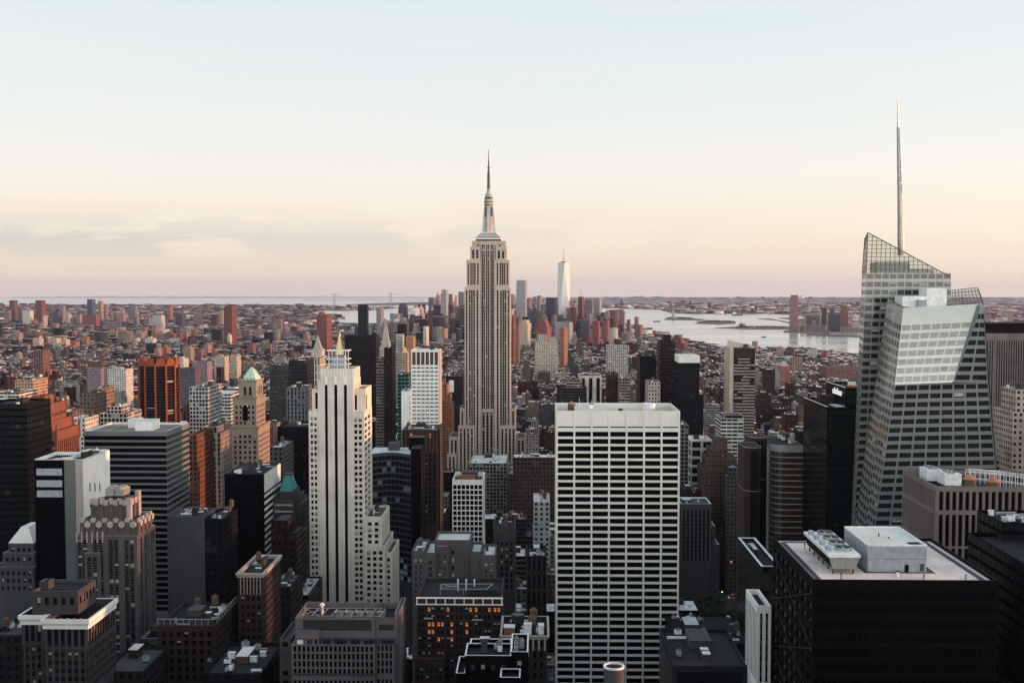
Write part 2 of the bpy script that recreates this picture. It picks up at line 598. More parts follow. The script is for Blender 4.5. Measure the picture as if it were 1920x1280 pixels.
def window_mesh(mb, pts, kind, frame=0.10, rail=True, mull=0):
    """kind 0 dark, 1 half blind, 2 low blind, 3 lit; slots: glass, frame, blind, lit"""
    A, B, C, D = (Vector(p) for p in pts)
    n = (B - A).cross(D - A).normalized()
    w, h = (B - A).length, (D - A).length

    def pt(s_, t_, o=0.0):
        return (A * (1 - s_) + B * s_) * (1 - t_) + (D * (1 - s_) + C * s_) * t_ + n * o

    def quad(s0, s1, t0, t1, o, m):
        mb.poly([pt(s0, t0, o), pt(s1, t0, o), pt(s1, t1, o), pt(s0, t1, o)], m)
    quad(0, 1, 0, 1, 0, 3 if kind == 3 else 0)
    if kind in (1, 2):
        b0 = 0.55 if kind == 1 else 0.22
        quad(0.06, 0.94, b0, 0.97, 0.03, 2)
    fs, ft = min(0.2, frame / w), min(0.2, frame / h)
    if frame > 0:
        for a in ((0, 1, 0, ft), (0, 1, 1 - ft, 1), (0, fs, ft, 1 - ft), (1 - fs, 1, ft, 1 - ft)):
            quad(*a, 0.06, 1)
        if rail:
            quad(fs, 1 - fs, 0.5 - ft / 2, 0.5 + ft / 2, 0.065, 1)
        for k in range(1, mull + 1):
            c = k / (mull + 1)
            quad(c - fs / 2, c + fs / 2, ft, 1 - ft, 0.07, 1)


def put_windows(root, wins, mats, seed=1, limit=100, pb=0.2, pl=0.0, frame=0.10, rail=True, mull=0, name='window', vmax=1285, litfn=None):
    rng = random.Random(seed)
    vis, rest = [], []
    for pts, n in wins:
        c = (Vector(pts[0]) + Vector(pts[2])) * 0.5
        q = proj(c)
        k = rng.random()
        kind = 3 if k < pl else (1 if k < pl + pb * 0.6 else (2 if k < pl + pb else 0))
        if litfn:
            kind = litfn(q, kind, rng)
        if (Vector(pts[3]) - Vector(pts[0])).length > 10:
            kind = 0
        to = (EYE - c)
        size = n.dot(to.normalized()) / to.length_squared
        if q and -5 < q[0] < 1925 and q[1] < vmax and size > 0:
            vis.append((size * (Vector(pts[1]) - Vector(pts[0])).length, pts, n, kind))
        else:
            rest.append((pts, kind))
    vis.sort(key=lambda e: -e[0])
    o0 = Vector(root['_o'])
    for sz, pts, n, kind in vis[:limit]:
        A, B, C, D = (Vector(p) for p in pts)
        ux = (B - A)
        w, h = ux.length, (D - A).length
        rect = abs(ux.z) < 1e-4 and abs((D - A).x) + abs((D - A).y) < 1e-4 and abs((C - B).x) + abs((C - B).y) < 1e-4
        c = (A + B) * 0.5
        if rect:
            key = (round(w, 2), round(h, 2), kind, frame, rail, mull, tuple(m.name for m in mats))
            if key not in WCACHE:
                mb = MB()
                window_mesh(mb, [(-w / 2, 0, 0), (w / 2, 0, 0), (w / 2, 0, h), (-w / 2, 0, h)], kind, frame, rail, mull)
                ob = mb.build(name, mats, origin=(0, 0, 0))
                WCACHE[key] = ob.data
            else:
                ob = bpy.data.objects.new(name, WCACHE[key])
                COL.objects.link(ob)
            ob.parent = root
            ob.location = c - o0
            ob.rotation_euler = (0, 0, math.atan2(ux.y, ux.x))
        else:
            mb = MB()
            window_mesh(mb, [p - c for p in (A, B, C, D)], kind, frame, rail, mull)
            ob = mb.build(name, mats, origin=(0, 0, 0))
            ob.parent = root
            ob.location = c - o0
        if kind == 3:
            ob['label'] = 'window lit from inside'
    mb = MB()
    for e in vis[limit:]:
        window_mesh(mb, e[1], e[3], 0 if len(vis) > 1500 else frame, rail, mull)
    for pts, kind in rest:
        window_mesh(mb, pts, kind, 0)
    if mb.f:
        mb.build(name, mats, root, kind='stuff')


# ------------------------------------------------------------------ roofs and their equipment (parts of a building)
def parapet(mb, x0, x1, y0, y1, z1, h=1.2, t=0.6, m=0, col=None):
    zr = z1 - h
    a, b, c, d = (x0, y0), (x1, y0), (x1, y1), (x0, y1)
    e, f, g, k = (x0 + t, y0 + t), (x1 - t, y0 + t), (x1 - t, y1 - t), (x0 + t, y1 - t)
    o, i = [a, b, c, d], [e, f, g, k]
    for j in range(4):
        p, q, r, s_ = o[j], o[(j + 1) % 4], i[(j + 1) % 4], i[j]
        mb.poly([(*p, z1), (*q, z1), (*r, z1), (*s_, z1)], m, None, col)
        mb.poly([(*s_, z1), (*r, z1), (*r, zr), (*s_, zr)], m, None, col)
    return x0 + t, x1 - t, y0 + t, y1 - t, zr


def flat_roof(root, x0, x1, y0, y1, z, mat):
    mb = MB()
    mb.poly([(x0, y0, z), (x1, y0, z), (x1, y1, z), (x0, y1, z)], 0)
    return mb.build('roof', [mat], root)


def water_tank(root, x, y, z, r=2.2, h=4.0, leg=2.5, mats=None, name='water_tank'):
    mb = MB()
    for a in range(4):
        dx, dy = r * 0.7 * math.cos(a * math.pi / 2 + 0.78), r * 0.7 * math.sin(a * math.pi / 2 + 0.78)
        mb.box(x + dx - 0.15, x + dx + 0.15, y + dy - 0.15, y + dy + 0.15, z, z + leg, 1)
    mb.cyl(x, y, z + leg, z + leg + h, r, n=14, m=0, cap=False)
    b = mb.build(name, [M['tank'], M['dark_metal']] if not mats else mats, root)
    mc = MB()
    mc.cyl(x, y, z + leg + h, z + leg + h + r * 0.7, r * 1.06, 0.15, n=14, m=0)
    mc.build('tank_cap', [M['tank_orange'] if mats else M['tank']], b, origin=root['_o'])
    return b


def unit_box(root, x0, x1, y0, y1, z0, z1, mat, name='bulkhead', roofmat=None):
    mb = MB()
    mb.box(x0, x1, y0, y1, z0, z1, 0, 1)
    mb.box(x0 - 0.15, x1 + 0.15, y0 - 0.15, y1 + 0.15, z1, z1 + 0.25, 1)
    return mb.build(name, [mat, roofmat or M['roof_grey']], root)


def fan_unit(root, x0, x1, y0, y1, z0, z1, nx, ny, mat=None, name='cooling_unit'):
    mb = MB()
    mb.box(x0, x1, y0, y1, z0 + 0.6, z1, 0)
    for sx in (x0 + 0.3, x1 - 0.5):
        for sy in (y0 + 0.3, y1 - 0.5):
            mb.box(sx, sx + 0.2, sy, sy + 0.2, z0, z0 + 0.6, 1)
    b = mb.build(name, [mat or M['white_metal'], M['dark_metal']], root)
    for i in range(nx):
        for j in range(ny):
            cx, cy = x0 + (i + 0.5) * (x1 - x0) / nx, y0 + (j + 0.5) * (y1 - y0) / ny
            r = 0.42 * min((x1 - x0) / nx, (y1 - y0) / ny)
            mf = MB()
            mf.cyl(cx, cy, z1, z1 + 0.7, r, r, 14, 0, cap=False)
            mf.cyl(cx, cy, z1 + 0.35, z1 + 0.36, r * 0.98, r * 0.98, 14, 1)
            mf.cyl(cx, cy, z1 + 0.4, z1 + 0.75, r * 0.25, r * 0.2, 8, 0)
            mf.build('fan', [M['steel'], M['black_metal']], b, origin=root['_o'])
    return b


def clutter(root, x0, x1, y0, y1, z, seed, n=4, pale=0.5, tank=0.25):
    rng = random.Random(seed)
    w, d = x1 - x0, y1 - y0
    if w < 5 or d < 5:
        return
    # one bulkhead, then ducts, fans, tanks
    bw, bd = w * rng.uniform(0.14, 0.32), d * rng.uniform(0.15, 0.35)
    bx, by = x0 + rng.uniform(0.1, 0.9) * (w - bw), y0 + rng.uniform(0.3, 0.9) * (d - bd)
    unit_box(root, bx, bx + bw, by, by + bd, z, z + rng.uniform(2.2, 4.2), rng.choice([M['grey_stone'], M['concrete'], M['tan_brick'], M['brown_brick']]),
             roofmat=rng.choice([M['roof_pale'], M['roof_grey'], M['roof_dark']]))
    for k in range(n * 2 + 2 if n > 2 else n + 1):
        uw, ud = rng.uniform(0.8, 2.8), rng.uniform(0.8, 2.8)
        if w < uw + 2 or d < ud + 2:
            continue
        ux, uy = x0 + 1 + rng.random() * (w - uw - 2), y0 + 1 + rng.random() * (d - ud - 2)
        r = rng.random()
        if bx - uw < ux < bx + bw and by - ud < uy < by + bd:
            continue
        if r < 0.35:
            fan_unit(root, ux, ux + uw, uy, uy + ud, z, z + rng.uniform(1.6, 2.6), 1, 1, M['white_metal'] if rng.random() < pale else M['grey_metal'])
        elif r < 0.6:
            mb = MB()
            L = rng.uniform(4, 9)
            ex = min(x1 - 0.5, ux + L)
            mb.box(ux, ex, uy, uy + 0.7, z + 0.5, z + 1.2, 0, bottom=True)
            for sx in (ux + 0.2, ex - 0.5):
                mb.box(sx, sx + 0.25, uy + 0.2, uy + 0.45, z, z + 0.5, 0)
            mb.build('duct', [M['steel'] if rng.random() < 0.6 else M['white_metal']], root)
        elif r < 0.6 + 0.3 * tank:
            water_tank(root, ux + 1, uy + 1, z, rng.uniform(1.2, 1.8), rng.uniform(2.4, 3.4), rng.uniform(1.2, 3.0))
        else:
            unit_box(root, ux, ux + uw, uy, uy + ud, z, z + rng.uniform(1, 2.2), M['white_metal'] if rng.random() < pale else M['concrete'], 'roof_unit', M['roof_pale'])


# ------------------------------------------------------------------ hero buildings
FOOT = []           # footprints of what is built by hand: x0,x1,y0,y1,ztop,short
STY = {}


def style(**k):
    d = dict(bay=4.0, fl=3.8, fw=0.5, fh=0.55, rec=0.4, rsp=0.0, top=2.0, edge=0.8, wall=M['limestone'], sp=None, coping=None, roof=M['roof_dark'],
             glass=M['glass'], frame=M['dark_metal'], pb=0.2, pl=0.0, fr=0.10, rail=True, mull=0, side=None, pat=None, cell=(3.4, 3.6), tint=(0.3, 0.3, 0.3), limit=100,
             wname='window', lit=M['lit'])
    d.update(k)
    return d


def hero(name, label, cat, short, tiers, st, seed=1, clut=3, vb=1290, tank=0.16, pale=0.4, extra=None):
    """tiers: (u0, u1, vtop, D, depth[, opts]); the first tier stands on the ground, later ones on what lies below them"""
    _l = sum(st['tint']) / 3
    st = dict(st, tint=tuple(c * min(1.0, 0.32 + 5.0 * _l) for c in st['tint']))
    T = []
    for t in tiers:
        u0, u1, vt, D, dep = t[:5]
        op = t[5] if len(t) > 5 else {}
        x0, x1, z1 = X(u0, vt, D), X(u1, vt, D), Z(vt, D, (u0 + u1) / 2)
        T.append([x0, x1, D, D + dep, op.get('zb', 0.0), z1, op])
    xa, xb = min(t[0] for t in T), max(t[1] for t in T)
    ya, yb = min(t[2] for t in T), max(t[3] for t in T)
    root = thing(name, label, cat, ((xa + xb) / 2, (ya + yb) / 2, 0))
    FOOT.append((xa, xb, ya, yb, max(t[5] for t in T), short))
    mb, wins = MB(), []
    zmin = Z(vb, ya, (tiers[0][0] + tiers[0][1]) / 2)
    for k, (x0, x1, y0, y1, zb, z1, op) in enumerate(T):
        s = dict(st)
        s.update(op)
        if k > 0 and 'zb' not in op:
            # stand on the tallest lower tier under this one
            zb = max([t[5] - 1.3 for t in T[:k] if t[0] - 0.1 <= (x0 + x1) / 2 <= t[1] + 0.1 and t[2] - 0.1 <= (y0 + y1) / 2 <= t[3] + 0.1] + [0.0])
        quads = dict(front=[(x0, y0, zb), (x1, y0, zb), (x1, y0, z1), (x0, y0, z1)], west=[(x1, y0, zb), (x1, y1, zb), (x1, y1, z1), (x1, y0, z1)],
                     back=[(x1, y1, zb), (x0, y1, zb), (x0, y1, z1), (x1, y1, z1)], east=[(x0, y1, zb), (x0, y0, zb), (x0, y0, z1), (x0, y1, z1)])
        for key, q in quads.items():
            ss = dict(s)
            if key in ('west', 'east') and s.get('side') is not None:
                ss.update(s['side'])
            if ss.get('pat'):
                w = (Vector(q[1]) - Vector(q[0])).length
                n, kk = max(1, round(w / ss['cell'][0])), max(1, round((z1 - zb) / ss['cell'][1]))
                mb.poly(q, 2, [(0, 0), (n, 0), (n, kk), (0, kk)], ss['tint'])
            elif key == 'back' or ss.get('blank'):
                mb.poly(q, 0)
            else:
                w = (Vector(q[1]) - Vector(q[0])).length
                by = ss['bays'](w) if 'bays' in ss else even_bays(w, ss['bay'], ss['fw'], ss['edge'])
                facade(mb, wins, q, by, ss['floors'](zb, z1) if 'floors' in ss else even_floors(zb, z1, ss['fl'], ss['fh'], ss['top'], zmin), ss['rec'], ss['rsp'], 0, 1)
        cop = s.get('coping')
        if op.get('flat', True):
            rx = parapet(mb, x0, x1, y0, y1, z1, s.get('ph', 1.2), 0.6, 3 if cop else (2 if s.get('pat') else 0), s['tint'])
            flat_roof(root, *rx, s['roof'])
            if op.get('clut', k == len(T) - 1 or len(T) == 1) and clut:
                clutter(root, *rx, seed * 7 + k, clut, pale, tank)
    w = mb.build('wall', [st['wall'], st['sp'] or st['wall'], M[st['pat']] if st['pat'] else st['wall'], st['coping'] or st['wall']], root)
    if wins:
        put_windows(root, wins, [st['glass'], st['frame'], M['blind'], st['lit']], seed, st['limit'], st['pb'], st['pl'], st['fr'], st['rail'], st['mull'], st['wname'],
                    litfn=st.get('litfn'))
    if extra:
        extra(root, T)
    return root, T


# ================================================================== the tall buildings of midtown
def part_box(root, name, x0, x1, y0, y1, z0, z1, mat, mat2=None):
    mb = MB()
    mb.box(x0, x1, y0, y1, z0, z1, 0, 1, bottom=True)
    return mb.build(name, [mat, mat2 or mat], root)


def empire():
    D = 1290.0
    def x(u, v=700): return X(u, v, D)
    def z(v): return Z(v, D)
    root = thing('skyscraper', 'tallest limestone skyscraper with stepped crown, silver mast and thin antenna', 'skyscraper', (x(915), D + 22, 0))
    FOOT.append((x(838), x(988), D - 4, D + 52, z(451), 'tallest limestone skyscraper'))
    mb, wins = MB(), []
    fl = 3.75
    zc = Z(905, D)

    def wing(u0, u1, vt, zb, y0, dep, pat, edge=0.06):
        x0, x1, z1 = x(u0, vt), x(u1, vt), z(vt)
        fls = even_floors(zb, z1, fl, 0.62, 3.0, zc)
        facade(mb, wins, [(x0, y0, zb), (x1, y0, zb), (x1, y0, z1), (x0, y0, z1)], pat, fls, 0.25, 0.7, 0, 1)
        dd = even_bays(dep, 5.0, 0.42, 2.0)
        facade(mb, wins, [(x1, y0, zb), (x1, y0 + dep, zb), (x1, y0 + dep, z1), (x1, y0, z1)], dd, fls, 0.25, 0.7, 0, 1)
        facade(mb, wins, [(x0, y0 + dep, zb), (x0, y0, zb), (x0, y0, z1), (x0, y0 + dep, z1)], dd, fls, 0.25, 0.7, 0, 1)
        mb.poly([(x1, y0 + dep, zb), (x0, y0 + dep, zb), (x0, y0 + dep, z1), (x1, y0 + dep, z1)], 0)
        rx = parapet(mb, x0, x1, y0, y0 + dep, z1, 1.0, 0.8, 0)
        flat_roof(root, *rx, M['roof_grey'])
    wp = [(0.08, 0.17), (0.27, 0.37), (0.41, 0.50), (0.54, 0.64), (0.75, 0.85)]
    wp2 = [(0.15, 0.25), (0.36, 0.46), (0.50, 0.60), (0.63, 0.73), (0.83, 0.92)]
    # shaft wings, three setbacks
    for (a, b, c, d, vt, zb, yo) in ((871, 901, 927, 957, 538, 0, 0.0), (874.5, 901, 927, 954.5, 487, z(538) - 1.2, 2.0), (881, 900, 929, 949.5, 462, z(487) - 1.2, 4.0)):
        wing(a, b, vt, zb, D + yo, 40 - 2 * yo, wp if vt > 470 else [(0.2, 0.42), (0.6, 0.82)])
        wing(c, d, vt, zb, D + yo, 40 - 2 * yo, wp2 if vt > 470 else [(0.18, 0.4), (0.58, 0.8)])
    # recessed middle bay with its dark strips and three arches
    wing(901.02, 926.98, 452, 0, D + 5.0, 30, [(0.06, 0.16), (0.19, 0.29), (0.37, 0.47), (0.51, 0.61), (0.70, 0.80), (0.83, 0.93)])
    wing(902.5, 925.5, 767, 0, D + 1.0, 4.0 - 0.05, [(0.08, 0.28), (0.39, 0.60), (0.71, 0.92)])
    # block that closes the crown
    wing(884, 948, 451, z(487), D + 10.0, 24, even_bays(30, 5, 0.25, 3))
    # low wings
    for (a, b, vt, yo, dep) in ((859.5, 890, 797, -3.0, 3.0), (937, 968, 797, -3.0, 3.0), (862, 871, 765, 1.5, 36), (957.05, 967, 765, 1.5, 36), (842, 859.4, 819, 0.5, 44), (968.1, 985, 820, 0.5, 44), (839, 856, 850, -4, 4.4)):
        wing(a, b, vt, 0, D + yo, dep - 0.05 if dep < 5 else dep, even_bays(x(b) - x(a), 3.9, 0.5, 1.0))
    wb = mb.build('wall', [M['limestone'], mat_stone('brown_spandrel', (0.095, 0.070, 0.066), 0.6)], root)
    put_windows(root, wins, [M['glass_black'], M['spandrel'], M['blind'], M['lit']], 3, 100, 0.05, 0.0, 0.0, False)
    # pointed heads of the middle strips
    for u in (906, 914, 922):
        mp = MB()
        cx = x(u, 455)
        mp.frustum([(cx - 1.6, D + 4.2, z(470)), (cx + 1.6, D + 4.2, z(470)), (cx + 1.6, D + 5.0, z(470)), (cx - 1.6, D + 5.0, z(470))],
                   [(cx - 0.2, D + 4.6, z(464)), (cx + 0.2, D + 4.6, z(464)), (cx + 0.2, D + 5.0, z(464)), (cx - 0.2, D + 5.0, z(464))], 0)
        mp.build('finial', [M['pale_stone']], root)
    # three arched heads
    for k in range(3):
        u0 = 902.5 + 23 * (0.08 + 0.315 * k)
        mp = MB()
        cx, w, zt = x(u0 + 2.4, 775), 1.45, z(773)
        prev = None
        for a in range(9):
            t = math.pi * a / 8
            p = (cx + w * math.cos(t), D + 0.6, zt - 4 + w * 1.6 * math.sin(t))
            if prev:
                mp.tube(prev, p, 0.35, 5)
            prev = p
        mp.build('arch', [M['pale_stone']], root)
    # crown steps
    cx, cy = x(914.8, 440), D + 22
    for (u0, u1, vb, vt, dep) in ((891, 938, 451, 445, 24), (892.5, 936.5, 445, 441, 22), (896, 933, 441, 437.5, 19), (900, 929, 437.5, 434, 15)):
        a, b = x(u0, vt), x(u1, vt)
        h = z(vt) - z(vb)
        mp = MB()
        mp.box(a, b, cy - dep / 2, cy + dep / 2, z(vb), z(vb) + h * 0.55, 1)
        mp.box(a - 0.5, b + 0.5, cy - dep / 2 - 0.5, cy + dep / 2 + 0.5, z(vb) + h * 0.55, z(vt), 0)
        mp.build('crown_step', [M['white_stone'], M['spandrel']], root)
    # mast: tapering shaft with four wings
    mp = MB()
    def ring(v, r, n=12): return [(cx + r * math.cos(2 * math.pi * k / n), cy + r * math.sin(2 * math.pi * k / n), z(v)) for k in range(n)]
    k0 = D / F
    mp.frustum(ring(434, 9.0 * k0), ring(383, 7.4 * k0), 0)
    mst = mp.build('mast', [M['pale_stone']], root)
    for sx, sy in ((1, 0), (-1, 0), (0, -1), (0, 1)):
        mp = MB()
        def wing_ring(v, r):
            w = 1.5
            ex, ey = cx + sx * r, cy + sy * r
            if sx:
                q = [(min(cx, ex), cy - w), (max(cx, ex), cy - w), (max(cx, ex), cy + w), (min(cx, ex), cy + w)]
            else:
                q = [(cx - w, min(cy, ey)), (cx + w, min(cy, ey)), (cx + w, max(cy, ey)), (cx - w, max(cy, ey))]
            return [(*p, z(v)) for p in q]
        mp.frustum(wing_ring(434, 13.0 * k0), wing_ring(400, 10.2 * k0), 0)
        mp.frustum(wing_ring(400, 10.2 * k0), wing_ring(384, 8.2 * k0), 0)
        mp.build('mast_wing', [M['steel']], mst, origin=root['_o'])
    for s_ in (-1, 1):
        part = MB()
        part.box(cx + s_ * 3.6 - 0.8, cx + s_ * 3.6 + 0.8, cy - 4.75, cy - 4.2, z(404), z(386), 0)
        part.build('mast_window', [M['glass']], mst, origin=root['_o'])
    for (vb, vt, r0, r1, m) in ((383, 381.5, 8.6, 8.6, 'spandrel'), (381.5, 377, 8.5, 8.5, 'pale_stone'), (377, 375.5, 8.6, 8.6, 'spandrel'), (375.5, 370, 8.3, 8.3, 'pale_stone'),
                                (370, 367, 7.4, 7.2, 'spandrel'), (367, 360, 7.9, 6.2, 'steel'), (360, 354, 4.6, 3.4, 'steel'), (354, 350, 3.2, 2.4, 'pale_stone')):
        mp = MB()
        mp.frustum(ring(vb, r0 * k0), ring(vt, r1 * k0), 0, capb=True)
        mp.build('mast_ring', [M[m]], mst, origin=root['_o'])
    mp = MB()
    mp.frustum(ring(350, 3.9 * k0), ring(348.6, 3.9 * k0), 0, capb=True)
    mp.frustum(ring(348.6, 2.9 * k0), ring(335, 2.6 * k0), 0)
    mp.frustum(ring(335, 3.0 * k0), ring(318, 2.4 * k0), 0)
    mp.frustum(ring(318, 1.9 * k0), ring(311, 1.7 * k0), 0)
    mp.frustum(ring(311, 3.2 * k0), ring(309.6, 3.2 * k0), 0, capb=True)
    mp.frustum(ring(309.6, 1.5 * k0), ring(296, 1.1 * k0), 0)
    mp.frustum(ring(296, 0.95 * k0), ring(276, 0.45 * k0), 0)
    for v_, r_ in ((345, 3.2), (340, 2.9), (330, 2.9), (325, 2.7)):
        mp.frustum(ring(v_, r_ * k0), ring(v_ - 1.2, r_ * k0), 0, capb=True)
    mp.build('antenna', [M['lattice']], root)


def grace():
    D, zs = 545.0, lambda v: Z(v, 545.0)
    W_ = X(1275, 770, D) - X(1043, 770, D)
    def fls(z0, z1):
        out, v = [], 818.0
        out.append((zs(801.3), zs(799.0)))
        while v < 1300:
            out.append((zs(v), zs(v - 9.4)))
            v += 13.55
        return [((a - z0) / (z1 - z0), (b - z0) / (z1 - z0)) for a, b in out][::-1]
    bay = lambda w: even_bays(w, W_ / 7, 0.90, 0.35)
    def extra(root, T):
        x0, x1, y0, y1, zb, z1, op = T[0]
        for k in range(8):
            c = x0 + 0.35 + k * (x1 - x0 - 0.7) / 7
            part_box(root, 'pier', max(x0, c - 0.42), min(x1, c + 0.42), y0 - 0.45, y0, 60, z1 - 0.3, M['travertine'])
        zr = z1 - 4.4
        part_box(root, 'penthouse', x0 + 9.5, x0 + 26, y0 + 14, y0 + 30, zr, z1 - 0.7, M['cream'], M['roof_pale'])
        unit_box(root, x0 + 17, x0 + 19, y0 + 18, y0 + 20, z1 - 0.7, z1 + 1.2, M['white_metal'], 'roof_unit')
        unit_box(root, x0 + 31, x0 + 33, y0 + 10, y0 + 13, zr, z1 - 0.4, M['dark_metal'], 'roof_unit')
        mbk = MB()
        mbk.cyl(x0 + 8.2, y0 + 27, zr, z1 + 0.6, 1.9, n=14, m=0)
        mbk.cyl(x0 + 8.2, y0 + 27, z1 + 0.6, z1 + 2.0, 2.0, 0.2, n=14, m=1)
        mbk.build('water_tank', [M['tank'], M['tank_orange']], root)
        f = MB()
        f.cyl(x0 + 47.5, y0 + 27, zr, z1 + 0.6, 3.4, 3.4, 20, 0)
        f.cyl(x0 + 47.5, y0 + 27, z1 + 0.6, z1 + 1.0, 3.7, 3.7, 20, 0)
        f.build('cooling_tower', [M['white_metal']], root)
        part_box(root, 'roof_deck', x0 + 28, x0 + 40, y0 + 12, y0 + 33, zr, zr + 1.0, M['roof_pale'])
        for k in range(4):
            mm = MB()
            mm.tube((x0 + 12 + 3.1 * k, y0 + 20, z1 - 0.7), (x0 + 12 + 3.1 * k, y0 + 20, z1 + (4.5, 1.8, 3.4, 2.6)[k]), 0.09)
            mm.build('antenna', [M['white_metal']], root)
        for k in range(2):
            mm = MB()
            mm.tube((x1 - 3.5 + 1.6 * k, y0 + 2, zr + 2.6), (x1 - 3.5 + 1.6 * k, y1 - 2, zr + 2.6), 0.18)
            mm.build('roof_rail', [M['steel']], root)
    hero('office_tower', 'broad white travertine office tower with wide black window bands', 'office tower', 'broad white tower',
         [(1043, 1275, 770, D, 38)], style(wall=M['travertine'], glass=M['glass_black'], frame=M['black_metal'], bays=bay, floors=fls, rec=0.7, pb=0.0, fr=0.0, roof=M['roof_grey'],
                                           ph=4.4, side=dict(bays=lambda w: even_bays(w, 9, 0.9, 0.5))), 5, 0, extra=extra)


def black_tower():
    D = 300.0
    root = thing('office_tower', 'black metal office tower with gravel roof, cooling tower and grey plant room', 'office tower', (98, 326, 0))
    x0, x1, y0, y1, z1 = X(1525, 1083, D), X(1872, 1083, D), D, 351.0, Z(1083, D)
    FOOT.append((x0, x1, y0, y1, z1, 'gravel roofed black tower'))
    mb, wins = MB(), []
    fl = even_floors(0, z1, 3.9, 0.55, 2.2, 60)
    facade(mb, wins, [(x0, y0, 0), (x1, y0, 0), (x1, y0, z1), (x0, y0, z1)], even_bays(x1 - x0, 1.62, 0.86, 0.6), fl, 0.25, 0, 0)
    facade(mb, wins, [(x0, y1, 0), (x0, y0, 0), (x0, y0, z1), (x0, y1, z1)], even_bays(y1 - y0, 6.4, 0.80, 0.8), fl, 0.3, 0, 0)
    for q in ([(x1, y0), (x1, y1)], [(x1, y1), (x0, y1)]):
        mb.poly([(*q[0], 0), (*q[1], 0), (*q[1], z1), (*q[0], z1)], 0)
    rx = parapet(mb, x0, x1, y0, y1, z1, 0.9, 0.5, 0)
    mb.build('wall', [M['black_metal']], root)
    put_windows(root, wins, [M['glass_black'], M['black_metal'], M['blind'], M['lit']], 8, 100, 0.0, 0.0, 0.0, False)
    flat_roof(root, *rx, M['roof_tan'])
    zr = rx[4]
    # diagonal bracing grid on the east side
    for k in range(8):
        za = z1 - 4 - k * 15
        for a, b in (((y0 + 1, za), (y1 - 1, za - 15)), ((y0 + 1, za - 15), (y1 - 1, za))):
            br = MB()
            br.tube((x0 - 0.1, a[0], a[1]), (x0 - 0.1, b[0], b[1]), 0.22, 4)
            br.build('brace', [M['dark_metal']], root)
    # window washing track round the edge
    for a in ((x0 + 1.6, x0 + 3.0, y0 + 3.0, y1 - 3.0), (x1 - 3.4, x1 - 2.0, y0 + 1.5, y1 - 1.5), (x0 + 3.0, x1 - 3.4, y1 - 3.2, y1 - 2.2)):
        part_box(root, 'roof_track', a[0], a[1], a[2], a[3], zr, zr + 0.18, M['roof_grey'])
    # plant room
    bx0, bx1, by0, by1 = X(1627, 1060, 312), X(1737, 1060, 312), 312.0, 336.0
    bh = zr + 7.4
    pm = MB()
    pm.box(bx0, bx1, by0, by1, zr, bh, 0, 1)
    pr = pm.build('plant_room', [M['grey_metal'], M['roof_pale']], root)
    cp = MB()
    parapet(cp, bx0 - 0.1, bx1 + 0.1, by0 - 0.1, by1 + 0.1, bh + 0.35, 0.34, 0.35, 0)
    for q in (((bx0 - 0.1, by0 - 0.1), (bx1 + 0.1, by0 - 0.1)), ((bx0 - 0.1, by1 + 0.1), (bx0 - 0.1, by0 - 0.1)), ((bx1 + 0.1, by0 - 0.1), (bx1 + 0.1, by1 + 0.1))):
        cp.poly([(*q[0], bh - 0.1), (*q[1], bh - 0.1), (*q[1], bh + 0.35), (*q[0], bh + 0.35)], 0)
    cp.build('coping', [M['white_metal']], pr, origin=root['_o'])
    def ppart(nm, a, mat):
        q = MB()
        q.box(*a, 0, bottom=True)
        q.build(nm, [mat], pr, origin=root['_o'])
    ppart('door', (bx0 + 10.2, bx0 + 11.3, by0 - 0.08, by0 - 0.02, zr, zr + 2.1), M['black_metal'])
    ppart('louvre', (bx0 + 14.4, bx0 + 15.6, by0 - 0.08, by0 - 0.02, zr + 0.3, zr + 2.4), M['concrete'])
    ppart('hatch', (bx1 - 4.2, bx1 - 0.9, by0 + 1.0, by0 + 4.2, bh + 0.01, bh + 0.12), M['black_metal'])
    ppart('seam', (bx0 + 0.2, bx1 - 0.2, by0 - 0.05, by0 - 0.02, zr + 3.7, zr + 3.78), M['dark_metal'])
    ppart('lamp', (bx0 + 9.7, bx0 + 9.9, by0 - 0.2, by0 - 0.02, zr + 2.3, zr + 2.5), M['white_lamp'])
    ppart('roof_vent', (bx0 + 6.5, bx0 + 6.8, by0 + 12, by0 + 12.3, bh, bh + 0.9), M['dark_metal'])
    ppart('roof_vent', (bx0 + 8.4, bx0 + 8.7, by0 + 9, by0 + 9.3, bh, bh + 0.5), M['dark_metal'])
    ppart('plinth', (bx0 - 1.2, bx1 + 2.2, by0 - 1.2, by1 + 1, zr, zr + 0.06), M['concrete'])
    # cooling tower on legs: tapered trough with four fans
    cx0, cx1, cy0, cy1 = X(1557, 1050, 309) - 0.3, X(1612, 1040, 309), 309.0, 338.0
    zt, zm = zr + 5.6, zr + 1.5
    ct = MB()
    ct.frustum([(cx0 + 1.0, cy0 + 0.4, zm), (cx1 - 1.0, cy0 + 0.4, zm), (cx1 - 1.0, cy1, zm), (cx0 + 1.0, cy1, zm)],
               [(cx0, cy0, zt - 0.8), (cx1, cy0, zt - 0.8), (cx1, cy1, zt - 0.8), (cx0, cy1, zt - 0.8)], 0, 0, capb=True)
    ct.box(cx0 - 0.2, cx1 + 0.2, cy0 - 0.2, cy1 + 0.2, zt - 0.8, zt, 1, 1, bottom=True)
    cto = ct.build('cooling_tower', [M['steel'], M['white_metal']], root)
    for k in range(6):
        for sx in (cx0 + 1.2, cx1 - 1.6):
            lg = MB()
            yy = cy0 + 1 + k * (cy1 - cy0 - 2.4) / 5
            lg.box(sx, sx + 0.35, yy, yy + 0.35, zr, zm, 0)
            lg.build('leg', [M['dark_metal']], cto, origin=root['_o'])
    lv = MB()
